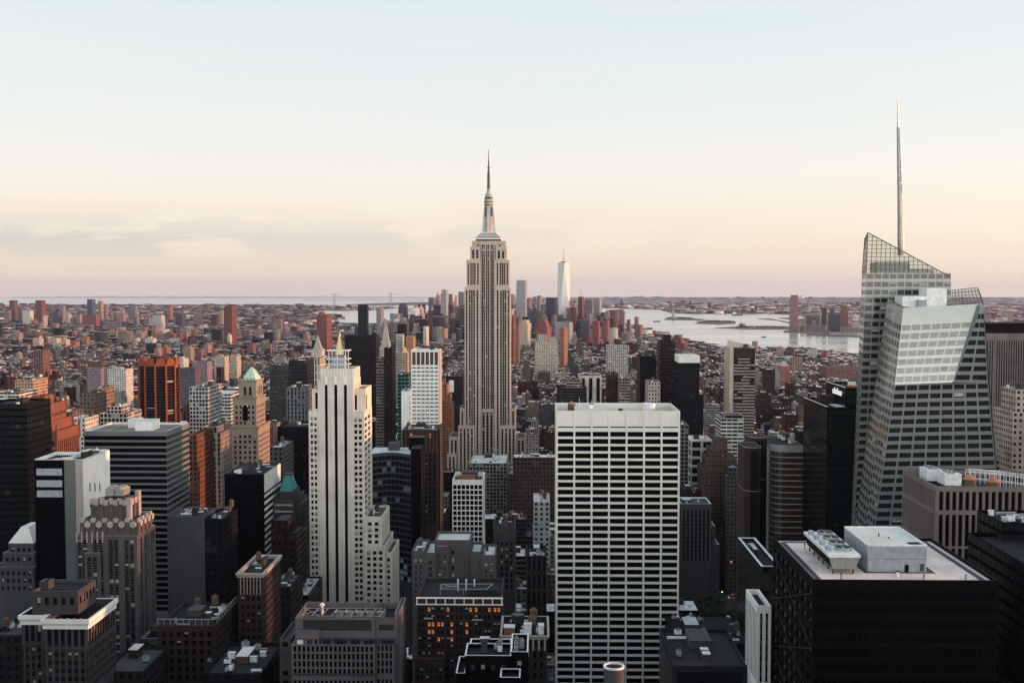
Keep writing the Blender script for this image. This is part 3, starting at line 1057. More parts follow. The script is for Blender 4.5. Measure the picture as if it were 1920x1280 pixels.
    lv.frustum([(cx0 + 0.86, cy0 + 0.6, zm + 0.3), (cx0 + 0.96, cy0 + 0.6, zm + 0.3), (cx0 + 0.96, cy1 - 0.3, zm + 0.3), (cx0 + 0.86, cy1 - 0.3, zm + 0.3)],
               [(cx0 - 0.06, cy0 + 0.6, zt - 1.0), (cx0 + 0.04, cy0 + 0.6, zt - 1.0), (cx0 + 0.04, cy1 - 0.3, zt - 1.0), (cx0 - 0.06, cy1 - 0.3, zt - 1.0)], 0)
    lv.build('louvre', [M['black_metal']], cto, origin=root['_o'])
    for k in range(4):
        yy = cy0 + 6.0 + k * 6.6
        f = MB()
        xc = (cx0 + cx1) / 2 + 1.2
        f.cyl(xc, yy, zt, zt + 0.9, 2.35, 2.25, 20, 0, cap=False)
        f.cyl(xc, yy, zt + 0.30, zt + 0.31, 2.24, 2.24, 20, 1)
        f.cyl(xc, yy, zt + 0.3, zt + 0.7, 0.5, 0.4, 10, 0)
        for b_ in range(6):
            a = b_ * math.pi / 3
            f.tube((xc, yy, zt + 0.5), (xc + 2.1 * math.cos(a), yy + 2.1 * math.sin(a), zt + 0.5), 0.16, 4, 1)
        f.build('fan', [M['steel'], M['black_metal']], cto, origin=root['_o'])
        mo = MB()
        mo.box(cx0 + 0.4, cx0 + 1.7, yy - 1.6, yy + 0.3, zt, zt + 1.15, 0)
        mo.build('motor', [M['grey_metal']], cto, origin=root['_o'])
    for (px, py, h) in ((x0 + 8.5, y0 + 4, 1.5), (x0 + 31, y0 + 4.6, 1.0), (x1 - 7, y0 + 4.2, 1.2), (x0 + 7, y1 - 12, 1.6)):
        v = MB()
        v.cyl(px, py, zr, zr + h, 0.14, n=8, m=0)
        v.cyl(px, py, zr + h, zr + h + 0.25, 0.28, n=8, m=0)
        v.build('vent_pipe', [M['dark_metal']], root)
    unit_box(root, x0 + 24.3, x0 + 24.9, y0 + 6.3, y0 + 6.9, zr, zr + 1.5, M['white_metal'], 'vent_hood')


def finned_tower():
    D = 440.0
    def fls(z0, z1):
        out = [(Z(953, D), Z(918, D)), (Z(1020, D), Z(961, D)), (Z(1085, D), Z(1024, D)), (Z(1200, D), Z(1090, D))]
        return [((a - z0) / (z1 - z0), (b - z0) / (z1 - z0)) for a, b in out][::-1]
    def extra(root, T):
        x0, x1, y0, y1, zb, z1, op = T[0]
        zr = z1 - 2.2
        for k in range(2):
            fan_unit(root, x0 + 4 + 3.5 * k, x0 + 10.5 + 3.5 * k, y0 + 22 - 11 * k, y0 + 31 - 11 * k, zr, zr + 5.2, 1, 2, M['white_metal'])
        for k, (tx, ty) in enumerate(((x0 + 17.5, y0 + 12), (x0 + 24.5, y0 + 6))):
            mb = MB()
            mb.cyl(tx, ty, zr, zr + 3.2, 2.6, n=16, m=0)
            b = mb.build('water_tank', [M['tank']], root)
            mc = MB()
            mc.cyl(tx, ty, zr + 3.2, zr + 5.4, 2.75, 0.25, n=16)
            mc.build('tank_cap', [M['tank_orange']], b, origin=root['_o'])
        # steel walkway with rails
        for (xa, ya, xb, yb) in ((x0 + 19, y0 + 20, x0 + 29, y0 + 14), (x0 + 27, y0 + 16, x0 + 36, y0 + 5)):
            w = MB()
            for dz in (2.2, 4.8, 5.8):
                w.tube((xa, ya, zr + dz), (xb, yb, zr + dz), 0.14, 4)
                w.tube((xa + 2, ya + 1.5, zr + dz), (xb + 2, yb + 1.5, zr + dz), 0.14, 4)
            for k in range(7):
                t = k / 6
                for o in (0, 1):
                    px, py = xa + (xb - xa) * t + 2 * o, ya + (yb - ya) * t + 1.5 * o
                    w.tube((px, py, zr), (px, py, zr + 5.8), 0.12, 4)
            w.build('walkway_frame', [M['white_metal']], root)
        for k in range(4):
            mb = MB()
            mb.tube((x0 + 10 + 5 * k, y0 + 33 - 3 * k, zr + 0.6), (x0 + 22 + 6 * k, y0 + 27 - 4 * k, zr + 0.6), 0.22, 5)
            mb.build('pipe', [M['steel']], root)
    x0 = X(1755, 912, D)
    u1 = 1755 + (1985 - 1755)
    hero('office_tower', 'stone office block of tall fins with rusty capped tanks on its roof', 'office tower', 'finned stone block',
         [(1755, u1, 912, D, 40)], style(wall=M['fin_stone'], glass=M['glass_black'], bays=lambda w: even_bays(w, 2.52, 0.62, 0.9), floors=fls, rec=0.9, fr=0.0, pb=0.0,
                                         ph=2.2, top=3), 9, 0, extra=extra)


def green_glass_tower():
    def extra(root, T):
        x0, x1, y0, y1, zb, z1, op = T[1]
        # the white lettered sign on the east side
        fc = bpy.data.curves.new('sign', 'FONT')
        fc.body = 'salesforce'
        fc.size = 5.6
        fc.extrude = 0.12
        fc.shear = 0.18
        fc.space_character = 0.92
        fc.align_x = 'CENTER'
        tmp = bpy.data.objects.new('sign', fc)
        COL.objects.link(tmp)
        dg = bpy.context.evaluated_depsgraph_get()
        me = bpy.data.meshes.new_from_object(tmp.evaluated_get(dg))
        bpy.data.objects.remove(tmp)
        me.materials.clear()
        me.materials.append(M['white_lamp'])
        ob = bpy.data.objects.new('sign_lettering', me)
        COL.objects.link(ob)
        ob.parent = root
        pc = Vector((x0 - 0.25, y0 + 17.0, Z(739, y0 + 17, 1567)))
        ob.location = pc - Vector(root['_o'])
        ob.rotation_euler = (R(90), 0, R(-90))
        for t in T[:2]:
            a0, a1, b0, b1, zb, z1 = t[:6]
            e = MB()
            e.box(a0 - 0.15, a0 + 0.25, b0 - 0.1, b1, z1, z1 + 0.35, 0)
            e.build('coping', [M['white_metal']], root)
        zr = T[0][5] - 1.2
        a0, a1, b0, b1 = T[0][:4]
        unit_box(root, a0 + 4, a0 + 12, b0 + 30, b0 + 40, zr, zr + 4.5, M['brown_brick'], 'bulkhead', M['roof_dark'])
        part_box(root, 'roof_deck', a0 + 7.5, a0 + 12.5, b0 + 8, b0 + 24, zr, zr + 0.5, M['roof_pale'])
        part_box(root, 'roof_deck', a0 + 9, a0 + 17, b0 + 1.2, b0 + 5, zr, zr + 0.5, M['roof_pale'])
        z2 = T[1][5] - 1.2
        unit_box(root, x0 + 6, x0 + 10, y0 + 5, y0 + 14, z2, z2 + 1.6, M['red_brick'], 'roof_unit', M['tank_orange'])
        unit_box(root, x0 + 9, x0 + 13, y0 + 24, y0 + 28, z2, z2 + 2.2, M['white_metal'], 'roof_unit', M['roof_pale'])
    hero('office_tower', 'dark green glass tower with a small white lettered sign near its top', 'office tower', 'dark green glass tower',
         [(1551, 1640, 763, 640, 56), (1585, 1650, 727, 650, 43, dict(zb=0))],
         style(wall=M['black_metal'], glass=M['glass_green'], frame=M['black_metal'], bay=3.0, fl=4.0, fw=0.92, fh=0.84, rec=0.12, top=1.2, pb=0.0, pl=0.0, fr=0.0, roof=M['roof_dark'],
               litfn=lambda q, k, r: k), 21, 0, vb=1010, extra=extra)


def crystal_tower():
    """pale green glass tower of leaning facets with a slanted top and a white spire"""
    root = thing('glass_skyscraper', 'faceted pale glass skyscraper with slanted lattice top and tall white spire', 'skyscraper', (195, 580, 0))
    FOOT.append((158, 236, 543, 622, 285, 'faceted glass skyscraper'))
    D = 545.0
    mats = [M['green_spandrel'], M['steel']]
    fb = lambda p: Vector(p)
    B = P(1699, 577, D)
    C = P(1843.6, 570, D - 1.2)
    bl = P(1640, 980, D - 1)
    br = P(1878, 985, D - 1)
    A = Vector((X(1664, 560.6, 575), 575.0, Z(560.6, 575)))
    al = Vector((X(1604, 977, 579), 579.0, Z(977, 579)))
    def down(p, q, z=40.0):
        p, q = Vector(p), Vector(q)
        return p + (q - p) * ((z - p.z) / (q.z - p.z))
    bl0, br0, al0 = down(B, bl), down(C, br), down(A, al)
    mb, wins = MB(), []
    # front face in two planes: the upper left part leans back and catches the sky, the rest stands plumb
    e1 = P(1786, 717, D - 1.5)          # crease foot on the right
    e2 = P(1678, 721, D - 0.5)          # crease foot on the left
    lean = 4.2
    B2, C2 = B + Vector((0, lean, 0)), C + Vector((-1.0, lean, 0))
    fl = 4.13
    nf = lambda a, b: max(1, round((b - a) / fl))
    def rows(n, top=0): return [((k + 0.30) / n, (k + 0.88) / n) for k in range(n - top)]
    def front(p, q, r, s, nb, nt, top=0, mw=0):
        facade(mb, wins, [p, q, r, s], even_bays(nb * 1.0, 1.0, 0.86), rows(nt, top), 0.25, 0, mw)
    n1 = nf(e1.z, B.z)
    front(e2, e1, C2, B2, 7, n1, 2)
    # right hand facet below the diagonal crease
    rz = P(1853, 717, D)
    front(e1, rz, C, C - Vector((0.5, 0, 0)), 2, n1, 1)
    mb.poly([e1, C - Vector((0.5, 0, 0)), C2], 0)
    mb.poly([C2, C - Vector((0.5, 0, 0)), C, C + Vector((0, 6, 0))], 0)
    # the lower front
    n2 = nf(40, e1.z)
    front(bl0, br0, rz, e2, 8, n2)
    # east face, two facets: bright narrow fold and darker rear strip
    mA, mt = al0.lerp(bl0, 0.62) + Vector((-0.5, -3.0, 0)), A.lerp(B2, 0.62) + Vector((0.3, 2.6, 0))
    nE = nf(40, B.z)
    facade(mb, wins, [al0, mA, mt, A], even_bays(4, 1.0, 0.8), rows(nE, 2), 0.25, 0, 0)
    k = (e2.z - 40) / (B.z - 40)
    mE = mA.lerp(mt, k) + Vector((-0.8, -2.5, 0))
    facade(mb, wins, [mA, bl0, e2, mE], even_bays(3, 1.0, 0.8), rows(n2), 0.25, 0, 0)
    facade(mb, wins, [mE, e2, B2, mt], even_bays(3, 1.0, 0.8), rows(n1, 2), 0.25, 0, 0)
    # west and rear faces
    Cr, br_ = C + Vector((2, 32, 0)), br0 + Vector((3, 34, 0))
    mb.poly([br0, br_, Cr, C], 0)
    mb.poly([br_, al0, A, Cr], 0)
    w = mb.build('wall', mats, root)
    wins2 = [x_ for x_ in wins]
    put_windows(root, wins2, [M['glass_coat'], M['dark_metal'], M['blind'], M['lit']], 12, 100, 0.05, 0.0, 0.10, False, 2,
                litfn=lambda q, k, r: 3 if r.random() < 0.004 else k)
    zt = B.z - 1.0
    mr = MB()
    mr.poly([B2 + Vector((0.2, 0.2, -1)), C2 + Vector((0, 0.2, -1)), Cr + Vector((-0.4, -0.2, -1)), A + Vector((0.4, -0.2, -1.2))], 0)
    mr.build('roof', [M['roof_dark']], root)
    # white plant boxes
    def pbx(u0, u1, v0, v1, D0, dep, mat=M['white_metal']):
        part_box(root, 'plant_box', X(u0, v1, D0), X(u1, v1, D0), D0, D0 + dep, min(Z(v1, D0), zt) - 0.5, Z(v0, D0), mat, M['roof_pale'])
    pbx(1692, 1738, 555, 575, 560, 12)
    pbx(1737.5, 1775, 540, 575, 562, 12)
    pbx(1722, 1738, 562, 575, 557, 2.9, M['grey_metal'])
    # the taller rear tower
    Db = 585.0
    TL, TR = P(1627.4, 436, Db), P(1780.5, 518, Db)
    ML, MR_ = P(1624, 520, Db), P(1783, 541, Db)
    BLr = Vector((X(1604, 1000, Db) - 4.0, Db, 40))
    BRr = Vector((X(1800, 700, Db), Db, 40))
    def at(p, q, z): return p + (q - p) * ((z - p.z) / (q.z - p.z))
    zs = Z(512, Db)                      # the solid part ends here, open glass screen above
    L1, R1 = at(BLr, ML, zs), at(BRr, MR_, zs)
    R1 = P(1705, 512, Db)
    mb2, w2 = MB(), []
    nb_ = nf(40, zs)
    facade(mb2, w2, [BLr, BRr, P(1783, 512, Db), L1], even_bays(11, 1.0, 0.86), rows(nb_, 0), 0.25, 0, 0)
    Lb, BLb = L1 + Vector((7.5, 34, 0)), BLr + Vector((9.0, 34, 0))
    facade(mb2, w2, [BLb, BLr, L1, Lb], even_bays(6, 1.0, 0.8), rows(nb_, 0), 0.25, 0, 0)
    Rt = P(1783, 512, Db)
    Rb, BRb = Rt + Vector((0, 34, 0)), BRr + Vector((0, 34, 0))
    mb2.poly([BRr, BRb, Rb, Rt], 0)
    mb2.poly([BRb, BLb, Lb, Rb], 0)
    mb2.poly([L1, Rt, Rb, Lb], 0)
    tw = mb2.build('rear_tower', mats, root)
    put_windows(root, w2, [M['glass_coat'], M['dark_metal'], M['blind'], M['lit']], 13, 60, 0.05, 0.0, 0.10, False, 2)
    # glass screen: thin panes in a lattice that leans to the slope
    def lattice(name, A0, B0, C0, D0, ns, nt, gl=True, r=0.16):
        fr = MB()
        def pt(s_, t_): return (A0 * (1 - s_) + B0 * s_) * (1 - t_) + (D0 * (1 - s_) + C0 * s_) * t_
        for i in range(ns + 1):
            fr.tube(pt(i / ns, 0), pt(i / ns, 1), r, 4)
        for j in range(nt + 1):
            fr.tube(pt(0, j / nt), pt(1, j / nt), r * (1.5 if j % 2 == 0 else 1.0), 4)
        b = fr.build(name, [M['lattice']], root)
        if gl:
            g = MB()
            g.poly([A0, B0, C0, D0])
            g.build('glass_screen', [M['screen']], b, origin=root['_o'])
    zl = 0
    # vertical posts cut by the slope: build column by column
    ncol = 18
    fr, gp = MB(), MB()
    prev = None
    for i in range(ncol + 1):
        s_ = i / ncol
        bot = L1.lerp(Rt, s_)
        top = TL.lerp(TR, s_)
        fr.tube(bot, top, 0.16, 4)
        if prev:
            fr.tube(prev[1], top, 0.28, 4)
            zz = bot.z + 2.07
            while zz < max(top.z, prev[1].z):
                a = prev[0] + (prev[1] - prev[0]) * min(1, (zz - prev[0].z) / (prev[1].z - prev[0].z))
                b = bot + (top - bot) * min(1, (zz - bot.z) / (top.z - bot.z))
                fr.tube(a, b, 0.15, 4)
                zz += 2.07
            gp.poly([prev[0] + Vector((0, 0.3, 0)), bot + Vector((0, 0.3, 0)), top + Vector((0, 0.3, 0)), prev[1] + Vector((0, 0.3, 0))])
        prev = (bot, top)
    b = fr.build('lattice_screen', [M['lattice']], root)
    gp.build('glass_screen', [M['screen']], b, origin=root['_o'])
    # solid core seen behind the screen
    part_box(root, 'core', X(1646, 500, 592), X(1706, 500, 592), 592, 606, zs - 0.5, Z(491, 592), M['green_spandrel'], M['roof_grey'])
    part_box(root, 'core', X(1706.5, 512, 592), X(1752, 512, 592), 592, 612, zs - 0.5, Z(512, 592) + 2, M['green_spandrel'], M['roof_grey'])
    # fold of the screen on the east side and the small screen to the west
    lattice('lattice_screen', Lb, L1, TL, TL + Vector((7.0, 30, -2)), 6, 12)
    Dw = 600.0
    lattice('lattice_screen', P(1785, 570, Dw), P(1843, 572, Dw), P(1832.5, 538.5, Dw), P(1785, 544, Dw), 8, 5)
    lattice('lattice_screen', P(1843, 572, Dw), P(1845, 572, Dw + 14), P(1836, 545, Dw + 14), P(1832.5, 538.5, Dw), 3, 5)
    # spire: tapering white lattice tube with rings
    Ds = 592.0
    sp = MB()
    us = [(478, 1689.6, 7.0), (450, 1689.0, 6.6), (420, 1688.2, 5.7), (395, 1687.6, 5.2), (370, 1687.0, 4.7), (343, 1686.4, 4.2), (318, 1685.8, 3.8), (290, 1685.0, 3.3), (262, 1684.4, 2.8),
          (239, 1683.8, 2.4)]
    kk = Ds / F
    def sring(v, u, r, n=10): 
        p = P(u, v, Ds)
        return [(p.x + r * kk * math.cos(2 * math.pi * k / n), Ds + r * kk * math.sin(2 * math.pi * k / n), p.z) for k in range(n)]
    for (v0, u0, r0), (v1, u1, r1) in zip(us, us[1:]):
        sp.frustum(sring(v0, u0, r0 * 0.93), sring(v1, u1, r1 * 0.93), 0)
    sp.frustum(sring(239, 1683.6, 1.7), sring(174, 1682.8, 0.45), 0)
    spo = sp.build('spire', [M['steel']], root)
    for (v, u, r) in us:
        rg = MB()
        rg.frustum(sring(v + 0.7, u, r * 1.06), sring(v - 0.7, u, r * 1.06), 0, capb=True)
        rg.build('spire_ring', [M['steel']], spo, origin=root['_o'])
    for a in (0, 1, 2, 3):
        th = a * math.pi / 2 + 0.6
        rb = MB()
        for (v0, u0, r0), (v1, u1, r1) in zip(us, us[1:]):
            p0, p1 = P(u0, v0, Ds), P(u1, v1, Ds)
            rb.tube((p0.x + r0 * kk * math.cos(th), Ds + r0 * kk * math.sin(th), p0.z), (p1.x + r1 * kk * math.cos(th), Ds + r1 * kk * math.sin(th), p1.z), 0.14, 4)
        rb.build('spire_rib', [M['lattice']], spo, origin=root['_o'])


def mat_screen():
    m, t, b = nmat('clear_screen_glass')
    tr = N(t, 'ShaderNodeBsdfTransparent')
    tr.inputs[0].default_value = (0.70, 0.74, 0.71, 1)
    g = N(t, 'ShaderNodeBsdfGlossy')
    g.inputs['Roughness'].default_value = 0.08
    fr = N(t, 'ShaderNodeFresnel')
    fr.inputs[0].default_value = 1.35
    mx = N(t, 'ShaderNodeMixShader')
    t.links.new(fr.outputs[0], mx.inputs[0])
    t.links.new(tr.outputs[0], mx.inputs[1])
    t.links.new(g.outputs[0], mx.inputs[2])
    t.links.new(mx.outputs[0], t.nodes['Material Output'].inputs[0])
    return m


M['screen'] = mat_screen()
empire()
grace()
black_tower()
finned_tower()
green_glass_tower()
crystal_tower()


def parapet_part(root, T):
    x0, x1, y0, y1, zb, z1 = T[0][:6]
    m = MB()
    parapet(m, x0 - 0.3, x1 + 0.3, y0 - 0.3, y1 + 0.3, z1 + 0.3, 0.29, 1.2, 0)
    m.build('coping', [M['white_metal']], root)


def cornice(root, x0, x1, y0, y1, z0, z1, out, mat, name='cornice'):
    mb = MB()
    h = z1 - z0
    mb.box(x0 - out * 0.4, x1 + out * 0.4, y0 - out * 0.4, y1 + out * 0.4, z0, z0 + h * 0.35, 0, bottom=True, top=False)
    mb.frustum([(x0 - out * 0.4, y0 - out * 0.4, z0 + h * 0.35), (x1 + out * 0.4, y0 - out * 0.4, z0 + h * 0.35), (x1 + out * 0.4, y1 + out * 0.4, z0 + h * 0.35), (x0 - out * 0.4, y1 + out * 0.4, z0 + h * 0.35)],
               [(x0 - out, y0 - out, z0 + h * 0.6), (x1 + out, y0 - out, z0 + h * 0.6), (x1 + out, y1 + out, z0 + h * 0.6), (x0 - out, y1 + out, z0 + h * 0.6)], 0, cap=False)
    a, b, c, d = x0 - out, x1 + out, y0 - out, y1 + out
    for q in (((a, c), (b, c)), ((b, c), (b, d)), ((b, d), (a, d)), ((a, d), (a, c))):
        mb.poly([(*q[0], z0 + h * 0.6), (*q[1], z0 + h * 0.6), (*q[1], z1), (*q[0], z1)], 0)
    parapet(mb, a, b, c, d, z1, h * 0.7, out + 0.5, 0)
    return mb.build(name, [mat], root)


def pyramid(root, x0, x1, y0, y1, z0, z1, mat, top=0.0, name='pyramid_roof', over=0.4):
    mb = MB()
    cx, cy = (x0 + x1) / 2, (y0 + y1) / 2
    hw, hd = (x1 - x0) / 2, (y1 - y0) / 2
    t = max(top, 0.02)
    mb.box(x0 - over, x1 + over, y0 - over, y1 + over, z0 - 0.5, z0, 0, bottom=True)
    mb.frustum([(x0, y0, z0), (x1, y0, z0), (x1, y1, z0), (x0, y1, z0)], [(cx - hw * t, cy - hd * t, z1), (cx + hw * t, cy - hd * t, z1), (cx + hw * t, cy + hd * t, z1), (cx - hw * t, cy + hd * t, z1)], 0)
    return mb.build(name, [mat], root)


def five_hundred():
    D = 643.0
    st = style(wall=M['cream'], sp=M['cream'], glass=M['black_metal'], frame=M['dark_metal'], bay=2.3, fl=3.47, fw=0.66, fh=0.58, rec=0.35, top=2.6, pb=0.22, edge=1.0, roof=M['roof_grey'], limit=100)
    one = lambda z0, z1, a, b: [((a - z0) / (z1 - z0), (b - z0) / (z1 - z0))]
    zs = lambda v: Z(v, D)
    strip_b = lambda w: [(0.188, 0.268), (0.455, 0.54), (0.725, 0.81)]
    pairs = lambda w: [(0.20, 0.46), (0.60, 0.86)] if w < 9 else even_bays(w, 2.5, 0.55, 1.0)
    def extra(root, T):
        x0, x1, y0, y1, zb, z1, op = T[0]
        # fluted crown band and pale leaf ornaments over the dark strips
        c0, c1, cy0, cy1, czb, cz1 = T[1][:6]
        for k in range(11):
            xx = c0 + (k + 0.5) * (c1 - c0) / 11
            part_box(root, 'flute', xx - 0.22, xx + 0.22, cy0 - 0.3, cy0, zs(711), cz1 - 0.2, M['white_stone'])
        for k in range(7):
            yy = cy0 + (k + 0.5) * (cy1 - cy0) / 7
            part_box(root, 'flute', c1, c1 + 0.3, yy - 0.22, yy + 0.22, zs(711), cz1 - 0.2, M['white_stone'])
        for u in (611.8, 629.5, 647.5):
            o = MB()
            cx = X(u, 715, D)
            w = 0.95
            prof = [(0.0, 704), (0.7, 708), (1.0, 712), (0.8, 717), (0.35, 722)]
            pts = [(cx + a * w, y0 - 0.35, zs(v)) for a, v in prof] + [(cx - a * w, y0 - 0.35, zs(v)) for a, v in reversed(prof[1:])]
            o.poly(list(reversed(pts)))
            back = [(p[0], y0 + 0.1, p[2]) for p in pts]
            for i in range(len(pts)):
                j = (i + 1) % len(pts)
                o.poly([pts[i], pts[j], back[j], back[i]])
            o.build('leaf_ornament', [M['white_stone']], root)
        # open steel frame and tank house on top
        zt = cz1 - 1.2
        a0, a1 = X(617, 690, 650), X(648, 690, 650)
        pt = unit_box(root, a0 + 1.2, a1 - 1.0, 651, 659, zt, Z(668, 650), M['grey_metal'], 'tank_house', M['roof_grey'])
        fr = MB()
        for xx in (a0, (a0 + a1) / 2, a1):
            for yy in (650, 660):
                fr.box(xx - 0.2, xx + 0.2, yy - 0.2, yy + 0.2, zt, Z(657, 650), 0)
        for zz in (Z(683, 650), Z(673, 650), Z(657, 650)):
            for yy in (650, 660):
                fr.box(a0 - 1.5, a1 + 1.5, yy - 0.2, yy + 0.2, zz - 0.5, zz, 0, bottom=True)
            for xx in (a0 - 1.5, a1 + 1.5):
                fr.box(xx - 0.2, xx + 0.2, 650, 660, zz - 0.5, zz, 0, bottom=True)
        fr.build('roof_frame', [M['white_metal']], root)
    hero('art_deco_tower', 'cream stone tower with three long black window strips, beside the tallest limestone skyscraper', 'skyscraper', 'cream tower with black strips',
         [(596, 663, 712, D, 26, dict(bays=strip_b, floors=lambda a, b: one(a, b, zs(1300), zs(722)), rec=1.1, clut=False, side=dict(bays=lambda w: even_bays(w, 5, 0.3, 2)))),
          (601, 663.5, 691, D + 1.6, 22, dict(blank=True, clut=False)),
          (578.5, 596, 770, D + 0.6, 30, dict(zb=0, bays=pairs, clut=False)),
          (585, 596, 729, D + 3.0, 24, dict(bays=lambda w: [(0.55, 0.95)], floors=lambda a, b: one(a, b, zs(768), zs(738)), clut=False)),
          (663.05, 683, 773, D + 0.6, 30, dict(zb=0, bays=lambda w: [(0.05, 0.34), (0.47, 0.76)], clut=False)),
          (663.55, 685, 728, D + 3.0, 24, dict(zb=Z(774, D), bays=lambda w: [(0.06, 0.26)], floors=lambda a, b: one(a, b, zs(770), zs(742)), clut=False)),
          (683.1, 716, 968, D - 1.0, 34, dict(zb=0, bays=lambda w: even_bays(w, 3.6, 0.55, 1.2), clut=2)),
          (683.1, 721.8, 1022, D - 3.0, 38, dict(zb=0, bays=lambda w: even_bays(w, 3.0, 0.6, 0.8), clut=False)),
          (721.85, 735, 1035, D + 1.0, 34, dict(zb=0, bays=lambda w: even_bays(w, 2.2, 0.5, 0.4), clut=False))],
         st, 31, 2, vb=1160, extra=extra)


def crown_tower():
    D = 490.0
    zs = lambda v: Z(v, D)
    prs = lambda w: [(a, b) for k in range(max(1, round(w / 7.2))) for a, b in (((k + 0.16) / max(1, round(w / 7.2)), (k + 0.44) / max(1, round(w / 7.2))), ((k + 0.50) / max(1, round(w / 7.2)), (k + 0.78) / max(1, round(w / 7.2))))]
    st = style(wall=M['lilac_stone'], sp=M['dark_stone'], glass=M['glass'], frame=M['steel'], bays=prs, fl=3.55, fh=0.62, rec=0.25, rsp=0.45, top=1.2, pb=0.30, coping=M['pale_stone'], roof=M['roof_dark'])
    def extra(root, T):
        def crown(t, n, r, big):
            x0, x1, y0, y1, zb, z1 = t[:6]
            for side in ('front', 'west'):
                L = (x1 - x0) if side == 'front' else (y1 - y0)
                nn = n if side == 'front' else max(2, round(n * L / (x1 - x0)))
                for k in range(nn):
                    c = (k + 0.5) * L / nn
                    def pbx(nm, a, b, za, zb_, out, mat):
                        if side == 'front':
                            part_box(root, nm, x0 + a, x0 + b, y0 - out, y0, za, zb_, mat)
                        else:
                            part_box(root, nm, x1, x1 + out, y0 + a, y0 + b, za, zb_, mat)
                    wv = L / nn
                    pbx('pier', c - wv * 0.5, c - wv * 0.18, zb + 0.5, z1 + 0.3, 0.5, M['lilac_stone'])
                    if big:
                        # octagonal plaques
                        o = MB()
                        zc, rr = z1 - 2.0, wv * 0.30
                        q = []
                        for j in range(8):
                            a = math.pi / 8 + j * math.pi / 4
                            q.append((rr * math.cos(a), zc + rr * math.sin(a)))
                        if side == 'front':
                            f = [(x0 + c + wv * 0.16 + a, y0 - 0.9, z_) for a, z_ in q]
                            bk = [(p[0], y0, p[2]) for p in f]
                        else:
                            f = [(x1 + 0.9, y0 + c + wv * 0.16 + a, z_) for a, z_ in q]
                            bk = [(x1, p[1], p[2]) for p in f]
                        o.poly(f)
                        for j in range(8):
                            o.poly([f[j], bk[j], bk[(j + 1) % 8], f[(j + 1) % 8]])
                        o.build('plaque', [M['pale_stone']], root)
                    else:
                        pbx('merlon', c - wv * 0.18, c + wv * 0.3, z1 - 1.6, z1 + 0.9, 0.7, M['pale_stone'])
                    pbx('capital', c - wv * 0.53, c - wv * 0.15, z1 - 1.0, z1 + 0.8, 0.9, M['pale_stone'])
        crown(T[1], 5, 1, True)
        crown(T[2], 4, 1, False)
        # scalloped top edge
        x0, x1, y0, y1, zb, z1 = T[2][:6]
        for k in range(9):
            cx = x0 + (k + 0.5) * (x1 - x0) / 9
            if k % 2 == 0:
                part_box(root, 'merlon', cx - 0.8, cx + 0.8, y0 - 0.1, y0 + 0.7, z1, z1 + 1.5, M['pale_stone'])
        part_box(root, 'corner_pier', x1 - 1.2, x1 + 0.6, y1 - 3.0, y1, zb, z1 + 3.0, M['pale_stone'])
        part_box(root, 'corner_pier', x1 - 1.2, x1 + 0.6, y0 - 0.6, y0 + 1.6, zb, z1 + 1.6, M['pale_stone'])
        # cooling plant on its round base
        m = MB()
        cx, cy = (x0 + x1) / 2 + 1.0, (y0 + y1) / 2
        m.cyl(cx, cy, z1 - 1.2, z1 + 1.5, 5.6, 5.6, 20, 0)
        m.build('plant_base', [M['dark_metal']], root)
        for k in (0, 1):
            fan_unit(root, cx - 4.1 + 4.3 * k, cx - 0.1 + 4.3 * k, cy - 4, cy + 4, z1 + 1.5, z1 + 5.2, 1, 2, M['steel'])
        # parapet spikes of the main shaft
        x0, x1, y0, y1, zb, z1 = T[0][:6]
        for k in range(6):
            cx = x0 + 1 + k * 2.3
            part_box(root, 'spike', cx - 0.25, cx + 0.25, y0 - 0.45, y0, z1 - 3.0, z1 + 1.8, M['pale_stone'])
    hero('crowned_tower', 'grey deco tower with octagonal plaques and a scalloped stepped crown', 'office tower', 'crowned grey deco tower',
         [(140, 257, 1004, D, 24, dict(clut=False)), (151, 257, 974, D + 1.5, 20, dict(blank=True, clut=False)), (170.5, 243, 940, D + 4, 13, dict(blank=True, clut=False)),
          (158, 188, 1036, D - 1.2, 1.15, dict(zb=0, clut=False, flat=True, ph=0.3, roof=M['roof_grey'])), (257.05, 268, 1032, D + 8, 15, dict(zb=0, clut=False)),
          (262, 300, 1196, D + 2, 22, dict(zb=0, clut=1)), (300.05, 338, 1248, D + 4, 26, dict(zb=0, clut=2))],
         st, 41, 1, extra=extra)


